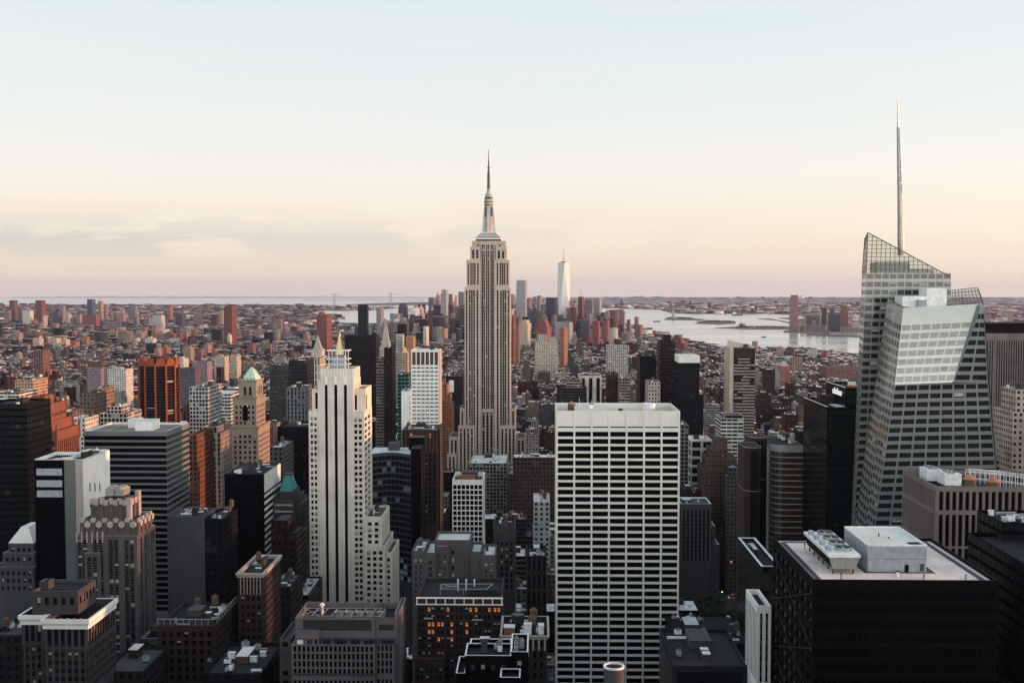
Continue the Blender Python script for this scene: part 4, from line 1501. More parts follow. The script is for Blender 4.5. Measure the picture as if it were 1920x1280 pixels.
def cornice_block():
    D = 400.0
    zs = lambda v: Z(v, D)
    def fls(z0, z1):
        out = [(zs(1216), zs(1182))]
        v = 1236.0
        while v < 1310:
            out.append((zs(v), zs(v - 8)))
            v += 15.5
        return [((a - z0) / (z1 - z0), (b - z0) / (z1 - z0)) for a, b in out if a > z0][::-1]
    def extra(root, T):
        for t in T[:2]:
            x0, x1, y0, y1, zb, z1 = t[:6]
            cornice(root, x0, x1, y0, y1, z1 - 3.6, z1, 0.9, M['white_stone'])
            cb = MB()
            cb.box(x0 - 0.25, x1 + 0.25, y0 - 0.25, y1, zs(1222), zs(1219), 0, bottom=True)
            cb.build('belt_course', [M['grey_stone']], root)
            bx = MB()
            bx.box(x0 - 0.12, x0 + 0.6, y0 - 0.12, y0 - 0.02, 60, zs(1223), 0)
            bx.box(x1 - 0.6, x1 + 0.12, y0 - 0.12, y0 - 0.02, 60, zs(1223), 0)
            bx.build('quoin', [M['brown_brick']], root)
        for k in range(6):
            o = MB()
            x0, x1, y0 = T[0][0], T[0][1], T[0][2]
            cx = x0 + (0.1 + 0.155 * k) * (x1 - x0)
            n = 12
            f = [(cx + 0.45 * math.cos(2 * math.pi * j / n), y0 - 0.99, zs(1164.5) + 0.45 * math.sin(2 * math.pi * j / n)) for j in range(n)]
            o.poly(f)
            for j in range(n):
                a, b = f[j], f[(j + 1) % n]
                o.poly([a, (a[0], y0 - 0.85, a[2]), (b[0], y0 - 0.85, b[2]), b])
            o.build('medallion', [M['cream']], root)
    hero('corniced_block', 'grey stone block with a bold white cornice and set back attic', 'office building', 'white corniced block',
         [(82, 164, 1160, D, 27, dict(clut=False, ph=3.0)), (40, 81.9, 1152, D + 5, 22, dict(zb=0, clut=False, ph=3.0)),
          (60, 146, 1108, D + 6, 17, dict(clut=False, zb=zs(1165), fl=4, floors=lambda a, b: even_floors(a, b, 4.6, 0.6, 1.4, 0), bays=lambda w: even_bays(w, 3.0, 0.5, 0.8), wall=M['dark_stone'], coping=M['roof_grey'])),
          (73, 91, 1090, D + 12, 5, dict(blank=True, clut=False))],
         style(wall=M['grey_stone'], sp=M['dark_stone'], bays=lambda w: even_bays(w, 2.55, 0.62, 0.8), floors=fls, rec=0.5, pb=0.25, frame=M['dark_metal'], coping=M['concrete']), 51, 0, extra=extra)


def striped_slab():
    slab_band = mat_stone('slab_band', (0.16, 0.16, 0.165))
    def extra(root, T):
        x0, x1, y0, y1, zb, z1, op = T[0]
        zr = z1 - 1.2
        unit_box(root, x0 + 17, x0 + 23, y0 + 24, y0 + 33, zr, zr + 5, M['white_stone'], 'penthouse', M['roof_pale'])
        unit_box(root, x0 + 25.5, x0 + 36, y0 + 12, y0 + 24, zr, zr + 5.5, M['white_stone'], 'penthouse', M['roof_pale'])
        for k in range(3):
            m = MB()
            m.box(x0 + 3 + 4 * k, x0 + 3.6 + 4 * k, y0 + 4, y0 + 38, zr, zr + 0.9, 0)
            m.build('duct', [M['steel']], root)
    hero('office_slab', 'wide dark office slab ringed by thin pale bands with white boxes on its roof', 'office tower', 'wide banded slab',
         [(157, 312.5, 808, 640, 42)],
         style(wall=slab_band, glass=M['glass_black'], frame=M['steel'], bays=lambda w: even_bays(w, 47.0, 0.996, 0.0), fl=3.55, fh=0.66, rec=0.22, top=2.2, pb=0.0, fr=0.0, roof=M['roof_mid'],
               side=dict(bays=lambda w: even_bays(w, 42, 0.995, 0.0), fh=0.50), wname='window_band', coping=M['white_stone']), 61, 0, vb=1150, extra=extra)


def pale_pyramid():
    D = 780.0
    zs = lambda v: Z(v, D)
    arch = lambda w: even_bays(w, 4.4, 0.5, 2.4)
    def extra(root, T):
        x0, x1, y0, y1, zb, z1 = T[2][:6]
        pyramid(root, x0 + 1.5, x1 - 0.5, y0 + 1.5, y1 - 1, z1 - 0.2, Z(690, D + 10), M['pale_copper'], 0.12)
        for t, h in ((T[0], 1.6), (T[1], 1.4), (T[2], 1.3)):
            cornice(root, t[0], t[1], t[2], t[3], t[5] - h, t[5] + 0.2, 0.8, M['tan_stone'])
        # tall arched loggia in the middle
        a0, a1 = X(454, 775, D), X(464, 775, D)
        b = part_box(root, 'arched_window', a0, a1, T[1][2] - 0.25, T[1][2] - 0.02, zs(790), zs(764), M['glass_black'])
        o = MB()
        cx, w = (a0 + a1) / 2, (a1 - a0) / 2
        prev = None
        for k in range(9):
            t = math.pi * k / 8
            p = (cx + w * math.cos(t), T[1][2] - 0.3, zs(764) + w * math.sin(t))
            if prev:
                o.tube(prev, p, 0.3, 5)
            prev = p
        o.build('arch', [M['cream']], b, origin=root['_o'])
        o = MB()
        o.poly([(cx + w * math.cos(math.pi * k / 8), T[1][2] - 0.2, zs(764) + w * math.sin(math.pi * k / 8)) for k in range(9)])
        o.build('fanlight', [M['glass_black']], b, origin=root['_o'])
        for t in (T[1], T[2]):
            for k in range(5):
                xx = t[0] + (k + 0.5) * (t[1] - t[0]) / 5
                part_box(root, 'finial', xx - 0.35, xx + 0.35, t[2] - 0.6, t[2] + 0.1, t[5], t[5] + 1.8, M['tan_stone'])
    hero('pyramid_tower', 'ornate tan tower under a pale green pyramid roof', 'office tower', 'pale green pyramid tower',
         [(434, 484, 800, D, 34, dict(clut=False)), (437, 480.5, 745, D + 1.2, 26, dict(clut=False)), (448, 480, 713, D + 4, 20, dict(clut=False, bays=arch, floors=lambda a, b: even_floors(a, b, 10, 0.6, 2.5, a)))],
         style(wall=M['tan_stone'], glass=M['glass'], bay=3.2, fl=3.7, fw=0.5, fh=0.58, rec=0.45, top=5, pb=0.15, roof=M['roof_grey']), 71, 0, vb=905, extra=extra)


def ribbed_red_tower():
    D = 1400.0
    root = thing('ribbed_tower', 'dark glass tower with glowing orange brick ribs and notched corners', 'office tower', (X(284, 700, D), D + 22, 0))
    cx, cy = X(284.5, 700, D), D + 26
    FOOT.append((X(246, 700, D), X(322, 700, D), D, D + 48, Z(674, D), 'orange ribbed tower'))
    r = (X(322, 700, D) - X(247, 700, D)) / 2
    z1 = Z(674, D)
    ring = []
    for k in range(12):
        a = 2 * math.pi * k / 12 + math.pi / 12 * 0.6
        ring.append((cx + r * math.cos(a), cy + r * math.sin(a)))
    mb, wins = MB(), []
    fl = even_floors(0, z1 - 8, 3.7, 0.62, 1.0, 50)
    for k in range(12):
        p, q = ring[k], ring[(k + 1) % 12]
        facade(mb, wins, [(*p, 0), (*q, 0), (*q, z1 - 8), (*p, z1 - 8)], [(0.07, 0.93)], fl, 0.3, 0.8, 0, 1)
    mb.poly([(*p, z1 - 8) for p in ring], 1)
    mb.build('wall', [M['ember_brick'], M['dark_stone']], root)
    put_windows(root, wins, [M['glass_black'], M['dark_metal'], M['blind'], M['lit']], 77, 100, 0.05, 0.0, 0.0, False)
    for k in range(12):
        p, q = Vector((*ring[k], 0)), Vector((*ring[(k + 1) % 12], 0))
        for t in (0.0,):
            c = p.lerp(q, t)
            d = (c - Vector((cx, cy, 0))).normalized()
            e = Vector((-d.y, d.x, 0))
            m = MB()
            a, b = c - e * 1.0 - d * 0.3, c + e * 1.0 - d * 0.3
            m.frustum([(*(a.xy), 0), (*((a + d * 1.3).xy), 0), (*((b + d * 1.3).xy), 0), (*(b.xy), 0)], [(*(a.xy), z1 - 8), (*((a + d * 1.3).xy), z1 - 8), (*((b + d * 1.3).xy), z1 - 8), (*(b.xy), z1 - 8)], 0)
            m.build('rib', [M['ember_brick']], root)
        m = MB()
        # flared crown panel over each side: wedge shaped brick
        n = ((p + q) / 2 - Vector((cx, cy, 0))).normalized()
        pa, pb, pc, pd = p.lerp(q, 0.02), p.lerp(q, 0.98), p.lerp(q, 0.80), p.lerp(q, 0.20)
        o_ = n * 1.0
        f = [(*(pa + o_).xy, z1 - 8.1), (*(pb + o_).xy, z1 - 8.1), (*(pc + o_).xy, z1), (*(pd + o_).xy, z1)]
        g = [(*(pa - o_).xy, z1 - 8.1), (*(pb - o_).xy, z1 - 8.1), (*(pc - o_).xy, z1), (*(pd - o_).xy, z1)]
        m.poly(f)
        m.poly(list(reversed(g)))
        m.poly([f[3], f[2], g[2], g[3]])
        m.poly([f[1], g[1], g[2], f[2]])
        m.poly([g[0], f[0], f[3], g[3]])
        m.build('crown_panel', [M['ember_brick']], root)
    m = MB()
    m.cyl(cx, cy, z1 - 8, z1 + 2, 7, 7, 12, 0)
    m.build('plant_room', [M['brown_brick']], root)


def mechanical_block():
    D = 400.0
    zs = lambda v: Z(v, D)
    def fls(z0, z1):
        out, v = [], 1224.0
        while v < 1275:
            out.append((zs(v), zs(v - 11)))
            v += 14.2 if v < 1262 else 16
        out.append((zs(1290), zs(1277)))
        return [((a - z0) / (z1 - z0), (b - z0) / (z1 - z0)) for a, b in out if a > z0][::-1]
    def extra(root, T):
        # mechanical storey standing back on the block
        x0, x1, y0, y1, zb, z1, op = T[0]
        m0, m1, my0, my1 = X(553, 1160, D + 3), X(744, 1160, D + 3), D + 3.0, D + 24.0
        zt, zr = Z(1160, D + 3), z1 - 1.0
        mb = MB()
        parts = [(m0, X(703, 1160, D + 3)), (X(703.1, 1160, D + 3), m1)]
        for i, (a, b) in enumerate(parts):
            yy = my0 + 0.6 * i
            f = (0.10, 0.955) if i == 0 else (0.16, 0.84)
            w = []
            facade(mb, w, [(a, yy, zr), (b, yy, zr), (b, yy, zt), (a, yy, zt)], [f], [(0.53, 0.93)], 0.5, 0, 0)
            for pts, n in w:
                lv = MB()
                A, B, C, E = pts
                lv.poly(pts, 0)
                for k in range(1, 9):
                    z_ = A.z + (E.z - A.z) * k / 9
                    lv.poly([(A.x, A.y - 0.1, z_), (B.x, B.y - 0.1, z_), (B.x, B.y - 0.02, z_ + 0.25), (A.x, A.y - 0.02, z_ + 0.25)], 0)
                lv.build('louvre', [M['dark_metal']], root)
            mb.poly([(b, yy, zr), (b, my1, zr), (b, my1, zt), (b, yy, zt)], 0)
            mb.poly([(a, my1, zr), (a, yy, zr), (a, yy, zt), (a, my1, zt)], 0)
        parapet(mb, m0, m1, my0, my1, zt + 0.01, 2.4, 0.7, 0)
        mb.poly([(m1, my1, zr), (m0, my1, zr), (m0, my1, zt), (m1, my1, zt)], 0)
        mh = mb.build('mechanical_storey', [M['mauve_stone']], root)
        rf = MB()
        rf.poly([(m0 + 0.7, my0 + 0.7, zt - 2.4), (m1 - 0.7, my0 + 0.7, zt - 2.4), (m1 - 0.7, my1 - 0.7, zt - 2.4), (m0 + 0.7, my1 - 0.7, zt - 2.4)])
        rf.build('roof', [M['roof_dark']], root)
        # five big fans and the open steel frame
        for k in range(5):
            cx = m0 + 15.0 + 3.9 * k
            f = MB()
            f.cyl(cx, my0 + 7, zt - 2.4, zt + 0.35, 1.55, 1.85, 20, 0, cap=False)
            f.cyl(cx, my0 + 7, zt - 0.6, zt - 0.55, 1.7, 1.7, 20, 1)
            f.cyl(cx, my0 + 7, zt - 0.5, zt + 0.2, 0.35, 0.25, 8, 0)
            f.build('fan', [M['steel'], M['black_metal']], root)
        fr = MB()
        for yy in (my0 + 2.2, my0 + 12.0):
            fr.tube((m0 + 0.5, yy, zt + 0.1), (m1 - 6, yy, zt + 0.1), 0.14, 4)
        for k in range(9):
            xx = m0 + 2 + k * 3.6
            fr.tube((xx, my0 + 2.2, zt + 0.1), (xx + 0.8, my0 + 12, zt + 0.1), 0.12, 4)
        for a, b in (((m0 + 1, my0 + 2, zt + 0.1), (m0 + 9, my0 + 12, zt + 0.1)), ((m0 + 9, my0 + 2, zt + 0.1), (m0 + 1, my0 + 12, zt + 0.1))):
            fr.tube(a, b, 0.1, 4)
        fr.build('roof_frame', [M['steel']], root)
        d = MB()
        for k in range(6):
            a0, a1 = math.pi / 2 * k / 6, math.pi / 2 * (k + 1) / 6
            r0, r1 = 1.0 * math.cos(a0), 1.0 * math.cos(a1)
            d.cyl(m0 + 7.5, my0 + 13, zt + 0.9 + math.sin(a0), zt + 0.9 + math.sin(a1), r0, max(r1, 0.03), 12, 0)
        d.cyl(m0 + 7.5, my0 + 13, zt - 2.4, zt + 0.9, 0.5, 0.5, 8, 0)
        d.build('radome', [M['white_metal']], root)
        # small plaster penthouse with door, terrace windows
        part_box(root, 'penthouse', X(552, 1205, D), X(597, 1205, D), D + 1.2, D + 2.96, zr, Z(1185, D), M['mauve_stone'], M['roof_grey'])
        for (u0, u1, mat, nm) in ((556, 567, 'white_stone', 'shutter'), (574, 584, 'glass_blue', 'window'), (589, 593, 'black_metal', 'door')):
            part_box(root, nm, X(u0, 1205, D), X(u1, 1205, D), D + 1.1, D + 1.17, zr + 0.1, zr + 2.6, M[mat])
        for (u0, u1) in ((603, 617), (624, 648), (655, 672), (680, 699), (713, 737)):
            part_box(root, 'terrace_window', X(u0, 1205, D), X(u1, 1205, D), D + 2.9, D + 2.97, zr + 0.1, zr + 2.3, M['glass_blue'])
        part_box(root, 'terrace_slab', m0, m1 + 0.5, D + 1.0, D + 2.98, zr + 2.45, zr + 2.65, M['grey_stone'])
        bc = MB()
        bc.box(x0 - 0.3, x1 + 0.3, y0 - 0.35, y1, zs(1267.5), zs(1265), 0, bottom=True)
        bc.build('belt_course', [M['grey_stone']], root)
    hero('stone_block', 'pinkish stone office block with a row of round fans on its roof', 'office building', 'fan roofed stone block',
         [(546, 703, 1208, D, 28, dict(clut=False)), (703.05, 739, 1208, D + 1.4, 27, dict(zb=0, clut=False)), (739.05, 749, 1150, D + 6, 22, dict(zb=0, blank=True, clut=False))],
         style(wall=M['mauve_stone'], glass=M['glass_black'], bays=lambda w: even_bays(w, 1.66, 0.58, 0.5), floors=fls, rec=0.5, pb=0.0, frame=M['dark_metal'], fr=0.05, rail=False), 81, 0, extra=extra)


def lit_block():
    D = 420.0
    def litf(q, k, r):
        if q is None:
            return 0
        u, v = q
        p = 0.75 if 1138 < v < 1150 else (0.55 if 1160 < v < 1195 and u < 885 else (0.25 if v < 1206 and u < 880 else 0.02))
        return 3 if r.random() < p * 0.8 else (1 if r.random() < 0.2 else 0)
    def extra(root, T):
        x0, x1, y0, y1, zb, z1, op = T[0]
        # white framed parapet with open panels
        fr = MB()
        n = 9
        fr.box(x0 - 0.4, x1 + 0.4, y0 - 0.5, y0 + 0.2, z1 - 0.1, z1 + 0.35, 0, bottom=True)
        fr.box(x0 - 0.4, x1 + 0.4, y0 - 0.5, y0 + 0.2, z1 - 2.5, z1 - 2.1, 0, bottom=True)
        for k in range(n + 1):
            xx = x0 + k * (x1 - x0) / n
            fr.box(xx - 0.2, xx + 0.2, y0 - 0.45, y0 + 0.1, z1 - 2.1, z1 - 0.1, 0)
        fr.build('parapet_frame', [M['white_stone']], root)
        zr = z1 - 1.2
        for k in range(3):
            m = MB()
            xx = x0 + 14.5 + 3.2 * k
            m.cyl(xx, y0 + 15, zr, zr + 4.2, 0.25, 0.25, 8, 0)
            m.cyl(xx, y0 + 15, zr + 4.2, zr + 4.5, 0.4, 0.4, 8, 0)
            m.build('flue_pipe', [M['white_metal']], root)
        fr = MB()
        for a, b in (((8, 9), (26, 9)), ((8, 9), (8, 16)), ((26, 9), (28, 17)), ((8, 16), (28, 17)), ((9, 11), (15, 15)), ((15, 11), (9, 15))):
            fr.tube((x0 + a[0], y0 + a[1], zr + 2.3), (x0 + b[0], y0 + b[1], zr + 2.3), 0.16, 4)
        for px, py in ((8, 9), (26, 9), (8, 16), (28, 17), (17, 9)):
            fr.tube((x0 + px, y0 + py, zr), (x0 + px, y0 + py, zr + 2.3), 0.16, 4)
        fr.build('roof_frame', [M['steel']], root)
        unit_box(root, x0 + 19, x0 + 30, y0 + 8, y0 + 14, zr, zr + 1.8, M['dark_metal'], 'plant_room', M['roof_dark'])
        for (a, b, v) in ((795, 812, 1158), (885, 905, 1160)):
            part_box(root, 'balcony', X(a, v, D), X(b, v, D), y0 - 0.9, y0, Z(v, D) - 0.4, Z(v, D), M['pale_stone'])
    hero('office_block', 'dark brick block with rows of amber lit windows under a white parapet frame', 'office building', 'amber lit block',
         [(782, 941, 1121, D, 30), (778, 832, 1235, D - 6, 5.9, dict(zb=0, clut=False, roof=M['roof_grey']))],
         style(wall=M['brown_brick'], glass=M['glass'], frame=M['dark_metal'], bays=lambda w: [(a, b) for k in range(max(1, round(w / 3.5))) for a, b in
               (((k + 0.12) / max(1, round(w / 3.5)), (k + 0.42) / max(1, round(w / 3.5))), ((k + 0.52) / max(1, round(w / 3.5)), (k + 0.82) / max(1, round(w / 3.5))))],
               fl=2.85, fh=0.60, rec=0.3, top=3.0, litfn=litf, pb=0.2), 91, 0, extra=extra)


def terrace_block():
    D = 340.0
    def extra(root, T):
        for t in T:
            x0, x1, y0, y1, zb, z1 = t[:6]
            m = MB()
            parapet(m, x0 - 0.12, x1 + 0.12, y0 - 0.12, y1 + 0.12, z1 + 0.18, 0.17, 0.45, 0)
            m.build('coping', [M['white_metal']], root)
        x0, x1, y0, y1, zb, z1 = T[1][:6]
        zr = z1 - 1.2
        for k in range(5):
            fan_unit(root, x0 + 0.8 + 1.7 * (k % 2), x0 + 2.2 + 1.7 * (k % 2), y0 + 3 + 2.2 * k, y0 + 4.8 + 2.2 * k, zr, zr + 1.6, 1, 1, M['steel'])
    hero('dark_block', 'black brick block with white edged roof terraces, lowest in front of the amber lit block', 'office building', 'white edged roof block',
         [(872, 958, 1229, D, 12, dict(clut=2)), (958.1, 990, 1222, D + 1, 18, dict(zb=0, clut=False)), (880, 957.9, 1214, D + 12.1, 9, dict(zb=0, clut=1)), (855, 871.9, 1262, D + 2, 16, dict(zb=0, clut=False)),
          (938, 975, 1270, D - 8, 7.9, dict(zb=0, clut=False))],
         style(wall=M['black_metal'], glass=M['glass_blue'], bay=3.4, fl=3.6, fw=0.42, fh=0.5, top=1.8, pb=0.3, pl=0.0, roof=M['roof_dark']), 101, 1, extra=extra)


def bronze_corner():
    """bronze glass tower with a rounded corner catching the light, and a brown octagonal shaft"""
    D = 700.0
    root = thing('bronze_glass_tower', 'bronze glass tower with a rounded corner catching warm light and a brown shaft', 'office tower', (X(1455, 850, D), D + 20, 0))
    FOOT.append((X(1398, 850, D), X(1507, 850, D), D - 8, D + 46, Z(825, D), 'bronze glass corner tower'))
    z1 = Z(832, D)
    xc0, xc1 = X(1446, 900, D), X(1472, 900, D)
    # east face runs back from the rounded corner, north face to the west
    rad = (xc1 - xc0)
    arc = []
    for k in range(7):
        a = math.pi + (math.pi / 2) * k / 6
        arc.append((xc1 + rad * math.cos(a), D - 2 + rad + rad * math.sin(a)))
    pts = [(X(1428, 850, D + 60), D + 44)] + arc + [(X(1507, 850, D - 2), D - 2)]
    mb, wins = MB(), []
    fls = even_floors(0, z1, 3.65, 0.80, 4.0, 60)
    for p, q in zip(pts, pts[1:]):
        facade(mb, wins, [(*p, 0), (*q, 0), (*q, z1), (*p, z1)], [(0.0, 1.0)], fls, 0.15, 0, 0)
    e, w = pts[-1], pts[0]
    mb.poly([(*e, 0), (e[0], D + 44, 0), (e[0], D + 44, z1), (*e, z1)], 0)
    mb.poly([(e[0], D + 44, 0), (*w, 0), (*w, z1), (e[0], D + 44, z1)], 0)
    mb.build('wall', [M['steel']], root)
    put_windows(root, wins, [M['glass_brown'], M['dark_metal'], M['blind'], M['lit']], 111, 100, 0.0, 0.0, 0.0, False, name='window_band')
    rf = MB()
    rf.poly([(*p, z1 + 0.01) for p in pts] + [(e[0], D + 44, z1 + 0.01)], 0)
    rf.build('roof', [M['roof_dark']], root)
    clutter(root, xc0 + 8, e[0], D + 4, D + 36, z1, 112, 7, 0.7, 0.6)
    m = MB()
    m.cyl(e[0] - 5, D + 8, z1, z1 + 6, 1.6, 1.6, 12, 0)
    m.build('flue_stack', [M['steel']], root)
    # brown shaft with chamfered sides, two heights, pale cap lines
    def octa(u0, u1, vt, y0, dep):
        x0, x1, zt = X(u0, vt, y0), X(u1, vt, y0), Z(vt, y0)
        c = 3.2
        ring = [(x0 + c, y0), (x1 - c, y0), (x1, y0 + c), (x1, y0 + dep), (x0, y0 + dep), (x0, y0 + c)]
        b = MB()
        b.frustum([(*p, 0) for p in ring], [(*p, zt) for p in ring], 0, 1)
        s_ = b.build('shaft', [M['brown_brick'], M['roof_dark']], root)
        for zz in (zt, zt - 27):
            cp = MB()
            g = [(p[0] + (0.25 if p[0] > (x0 + x1) / 2 else -0.25), p[1] - 0.25) for p in ring]
            cp.frustum([(*p, zz - 0.2) for p in g], [(*p, zz + 0.25) for p in g], 0, cap=False, capb=False)
            cp.build('band', [M['pale_stone']], s_, origin=root['_o'])
        for k in range(3):
            part = MB()
            xx = x0 + c + (k + 0.5) * (x1 - x0 - 2 * c) / 3
            part.box(xx - 0.45, xx + 0.45, y0 - 0.06, y0 - 0.02, 60, zt - 2, 0, bottom=True)
            part.build('window_strip', [M['glass_black']], s_, origin=root['_o'])
    octa(1398, 1429, 838, D - 6, 26)
    octa(1408, 1440, 819, D + 21, 20)


def curved_slab():
    D = 742.0
    root = thing('curved_office_tower', 'dark curved office tower with pale ledges between the cream tower and brown tower', 'office tower', (X(735, 900, D), D + 15, 0))
    FOOT.append((X(690, 880, D), X(790, 880, D), D - 4, D + 36, Z(840, D), 'curved dark tower'))
    z1 = Z(852, D)
    pts = []
    for k in range(11):
        t = k / 10
        pts.append((X(690 + 80 * t, 880, D), D + 9 * math.sin(math.pi * t) ** 1.2))
    mb, wins = MB(), []
    fls = even_floors(0, z1, 4.05, 0.72, 1.6, 60)
    for p, q in zip(pts, pts[1:]):
        facade(mb, wins, [(*p, 0), (*q, 0), (*q, z1), (*p, z1)], [(0.02, 0.98)], fls, 0.3, 0, 0)
    a, b = pts[0], pts[-1]
    mb.poly([(*b, 0), (b[0], D + 32, 0), (b[0], D + 32, z1), (*b, z1)], 0)
    mb.poly([(b[0], D + 32, 0), (a[0], D + 32, 0), (a[0], D + 32, z1), (b[0], D + 32, z1)], 0)
    mb.poly([(a[0], D + 32, 0), (*a, 0), (*a, z1), (a[0], D + 32, z1)], 0)
    mb.build('wall', [M['concrete']], root)
    put_windows(root, wins, [M['glass'], M['dark_metal'], M['blind'], M['cool_lit']], 121, 100, 0.0, 0.0, 0.08, False, 2, litfn=lambda q, k, r: 3 if q and r.random() < (0.16 if 910 < q[1] < 945 or q[1] > 1005 else 0.03) else 0)
    rf = MB()
    rf.poly([(*p, z1 + 0.01) for p in pts] + [(b[0], D + 32, z1 + 0.01), (a[0], D + 32, z1 + 0.01)], 0)
    rf.build('roof', [M['roof_pale']], root)
    part_box(root, 'side_wall', b[0], X(789, 880, D), D + 0.5, D + 33, 0, Z(842, D), M['black_metal'], M['roof_dark'])
    unit_box(root, X(722, 850, D), X(742, 850, D), D + 16, D + 24, z1, z1 + 5, M['concrete'], 'plant_room')
    part_box(root, 'penthouse', X(760, 830, D), X(790, 830, D), D + 20, D + 31, z1, Z(828, D), M['black_metal'], M['roof_grey'])


def gilded_pyramid(name, label, short, u0, u1, vbody, vtop, D, dep, body, roofmat, pat='strips', tint=(0.5, 0.46, 0.4), n=8, lantern=None):
    root, T = hero(name, label, 'office tower', short, [(u0, u1, vbody, D, dep)], style(pat=pat, tint=tint, roof=M['roof_grey']), 7, 0)
    x0, x1, y0, y1, zb, z1 = T[0][:6]
    cx, cy, r = (x0 + x1) / 2, (y0 + y1) / 2, (x1 - x0) / 2
    m = MB()
    ring = [(cx + r * 1.05 * math.cos(2 * math.pi * k / n + math.pi / n), cy + r * 1.05 * math.sin(2 * math.pi * k / n + math.pi / n), z1 - 1) for k in range(n)]
    zt = Z(vtop, D + dep / 2)
    top = [(cx + r * 0.03 * math.cos(2 * math.pi * k / n), cy + r * 0.03 * math.sin(2 * math.pi * k / n), zt) for k in range(n)]
    m.frustum(ring, top, 0)
    m.build('pyramid_roof', [roofmat], root)
    return root, T


five_hundred()
crown_tower()
cornice_block()
striped_slab()
pale_pyramid()
ribbed_red_tower()
mechanical_block()
lit_block()
terrace_block()
bronze_corner()
curved_slab()


def T1(name, label, short, u0, u1, vt, D, dep, pat, tint, seed=1, clut=2, cell=(3.4, 3.6), cat='office tower', extra=None, more=(), roof='roof_grey'):
    return hero(name, label, cat, short, [(u0, u1, vt, D, dep)] + list(more), style(pat=pat, tint=tint, cell=cell, roof=M[roof]), seed, clut, extra=extra)


# ---- west side of the view, front to back
def grey_white_extra(root, T):
    x0, x1, y0, y1, zb, z1, op = T[1]
    for i in range(3):
        for j in range(4):
            zz = z1 - 16 - 8.0 * j - 1.2 * i
            yy = y0 + 7 + 6 * i
            part_box(root, 'slot_window', x1 + 0.16, x1 + 0.22, yy, yy + 1.1, zz, zz + 4.0, M['glass_black'])
    xm = x0 + (x1 - x0) * 0.62
    part_box(root, 'glass_corner', x0 - 0.05, xm, y0 - 0.12, y0 - 0.02, 40, z1 - 0.1, M['glass_sheen'])
    part_box(root, 'pale_panel', xm + 0.02, x1 - 0.1, y0 - 0.15, y0 - 0.02, 40, z1 - 0.1, M['pale_stone'])
    part_box(root, 'pale_panel', x1 + 0.02, x1 + 0.15, y0 - 0.15, y1, 40, z1 - 0.1, M['white_stone'])
    a0, a1, b0 = T[0][0], T[0][1], T[0][2]
    for k, v in enumerate((881, 903, 922)):
        part_box(root, 'louvre_panel', a0 + 1.0, a1 - 0.8, b0 - 0.1, b0 - 0.02, Z(v + 13, 520), Z(v, 520), M['grey_metal'])
    for t in T[:2]:
        m = MB()
        parapet(m, t[0] - 0.1, t[1] + 0.1, t[2] - 0.1, t[3] + 0.1, t[5] + 0.3, 0.29, 0.5, 0)
        m.build('coping', [M['white_metal']], root)
    zr = z1 - 1.2
    for k in range(5):
        m = MB()
        m.tube((T[0][0] + 3 + 2.5 * k, b0 + 6 + 3 * k, zr + 0.5), (T[0][0] + 12 + 2.5 * k, b0 + 10 + 3 * k, zr + 0.5), 0.2, 4)
        m.build('pipe', [M['white_metal']], root)


hero('panel_tower', 'tower half black glass and half smooth pale panels with slot windows', 'office tower', 'half pale half black tower',
     [(64, 119, 862, 520, 24, dict(clut=False)), (119.05, 155, 862, 520.5, 33, dict(zb=0, blank=True, clut=2))],
     style(wall=M['black_metal'], glass=M['glass_black'], frame=M['black_metal'], bay=2.3, fl=3.9, fw=0.94, fh=0.94, rec=0.1, edge=0.3, top=0.4, fr=0.05, rail=False, pb=0.0, roof=M['roof_dark'], coping=M['white_stone']),
     131, 3, vb=1140, extra=grey_white_extra)
T1('glass_slab', 'plain black glass slab at the far edge beside the orange lit spired tower', 'plain black slab', -30, 50, 757, 600, 30, 'curtain', (0.012, 0.012, 0.015), 3, 1, roof='roof_dark')


def spired_extra(root, T):
    for t in (T[0], T[1], T[2], T[3]):
        x0, x1, y0, y1, zb, z1 = t[:6]
        n = max(2, round((x1 - x0) / 4.0))
        for k in range(n + 1):
            xx = x0 + k * (x1 - x0) / n
            for yy in (y0, y1):
                m = MB()
                m.box(xx - 0.6, xx + 0.6, yy - 0.6, yy + 0.6, z1 - 9, z1 + 1.2, 0)
                m.frustum([(xx - 0.6, yy - 0.6, z1 + 1.2), (xx + 0.6, yy - 0.6, z1 + 1.2), (xx + 0.6, yy + 0.6, z1 + 1.2), (xx - 0.6, yy + 0.6, z1 + 1.2)],
                          [(xx - 0.05, yy - 0.05, z1 + 6.5), (xx + 0.05, yy - 0.05, z1 + 6.5), (xx + 0.05, yy + 0.05, z1 + 6.5), (xx - 0.05, yy + 0.05, z1 + 6.5)], 0)
                m.build('pinnacle', [M['orange_brick']], root)


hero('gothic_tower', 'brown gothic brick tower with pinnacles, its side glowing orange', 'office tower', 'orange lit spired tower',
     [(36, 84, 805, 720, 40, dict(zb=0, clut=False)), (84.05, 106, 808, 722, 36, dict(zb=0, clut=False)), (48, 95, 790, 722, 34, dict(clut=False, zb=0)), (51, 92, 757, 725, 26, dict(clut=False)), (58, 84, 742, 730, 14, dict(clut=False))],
     style(wall=M['orange_brick'], sp=M['brown_brick'], glass=M['glass_black'], bay=3.0, fl=3.6, fw=0.5, fh=0.6, rec=0.3, rsp=0.3, top=6, pb=0.1, limit=60, roof=M['roof_dark']), 141, 0, vb=960, extra=spired_extra)


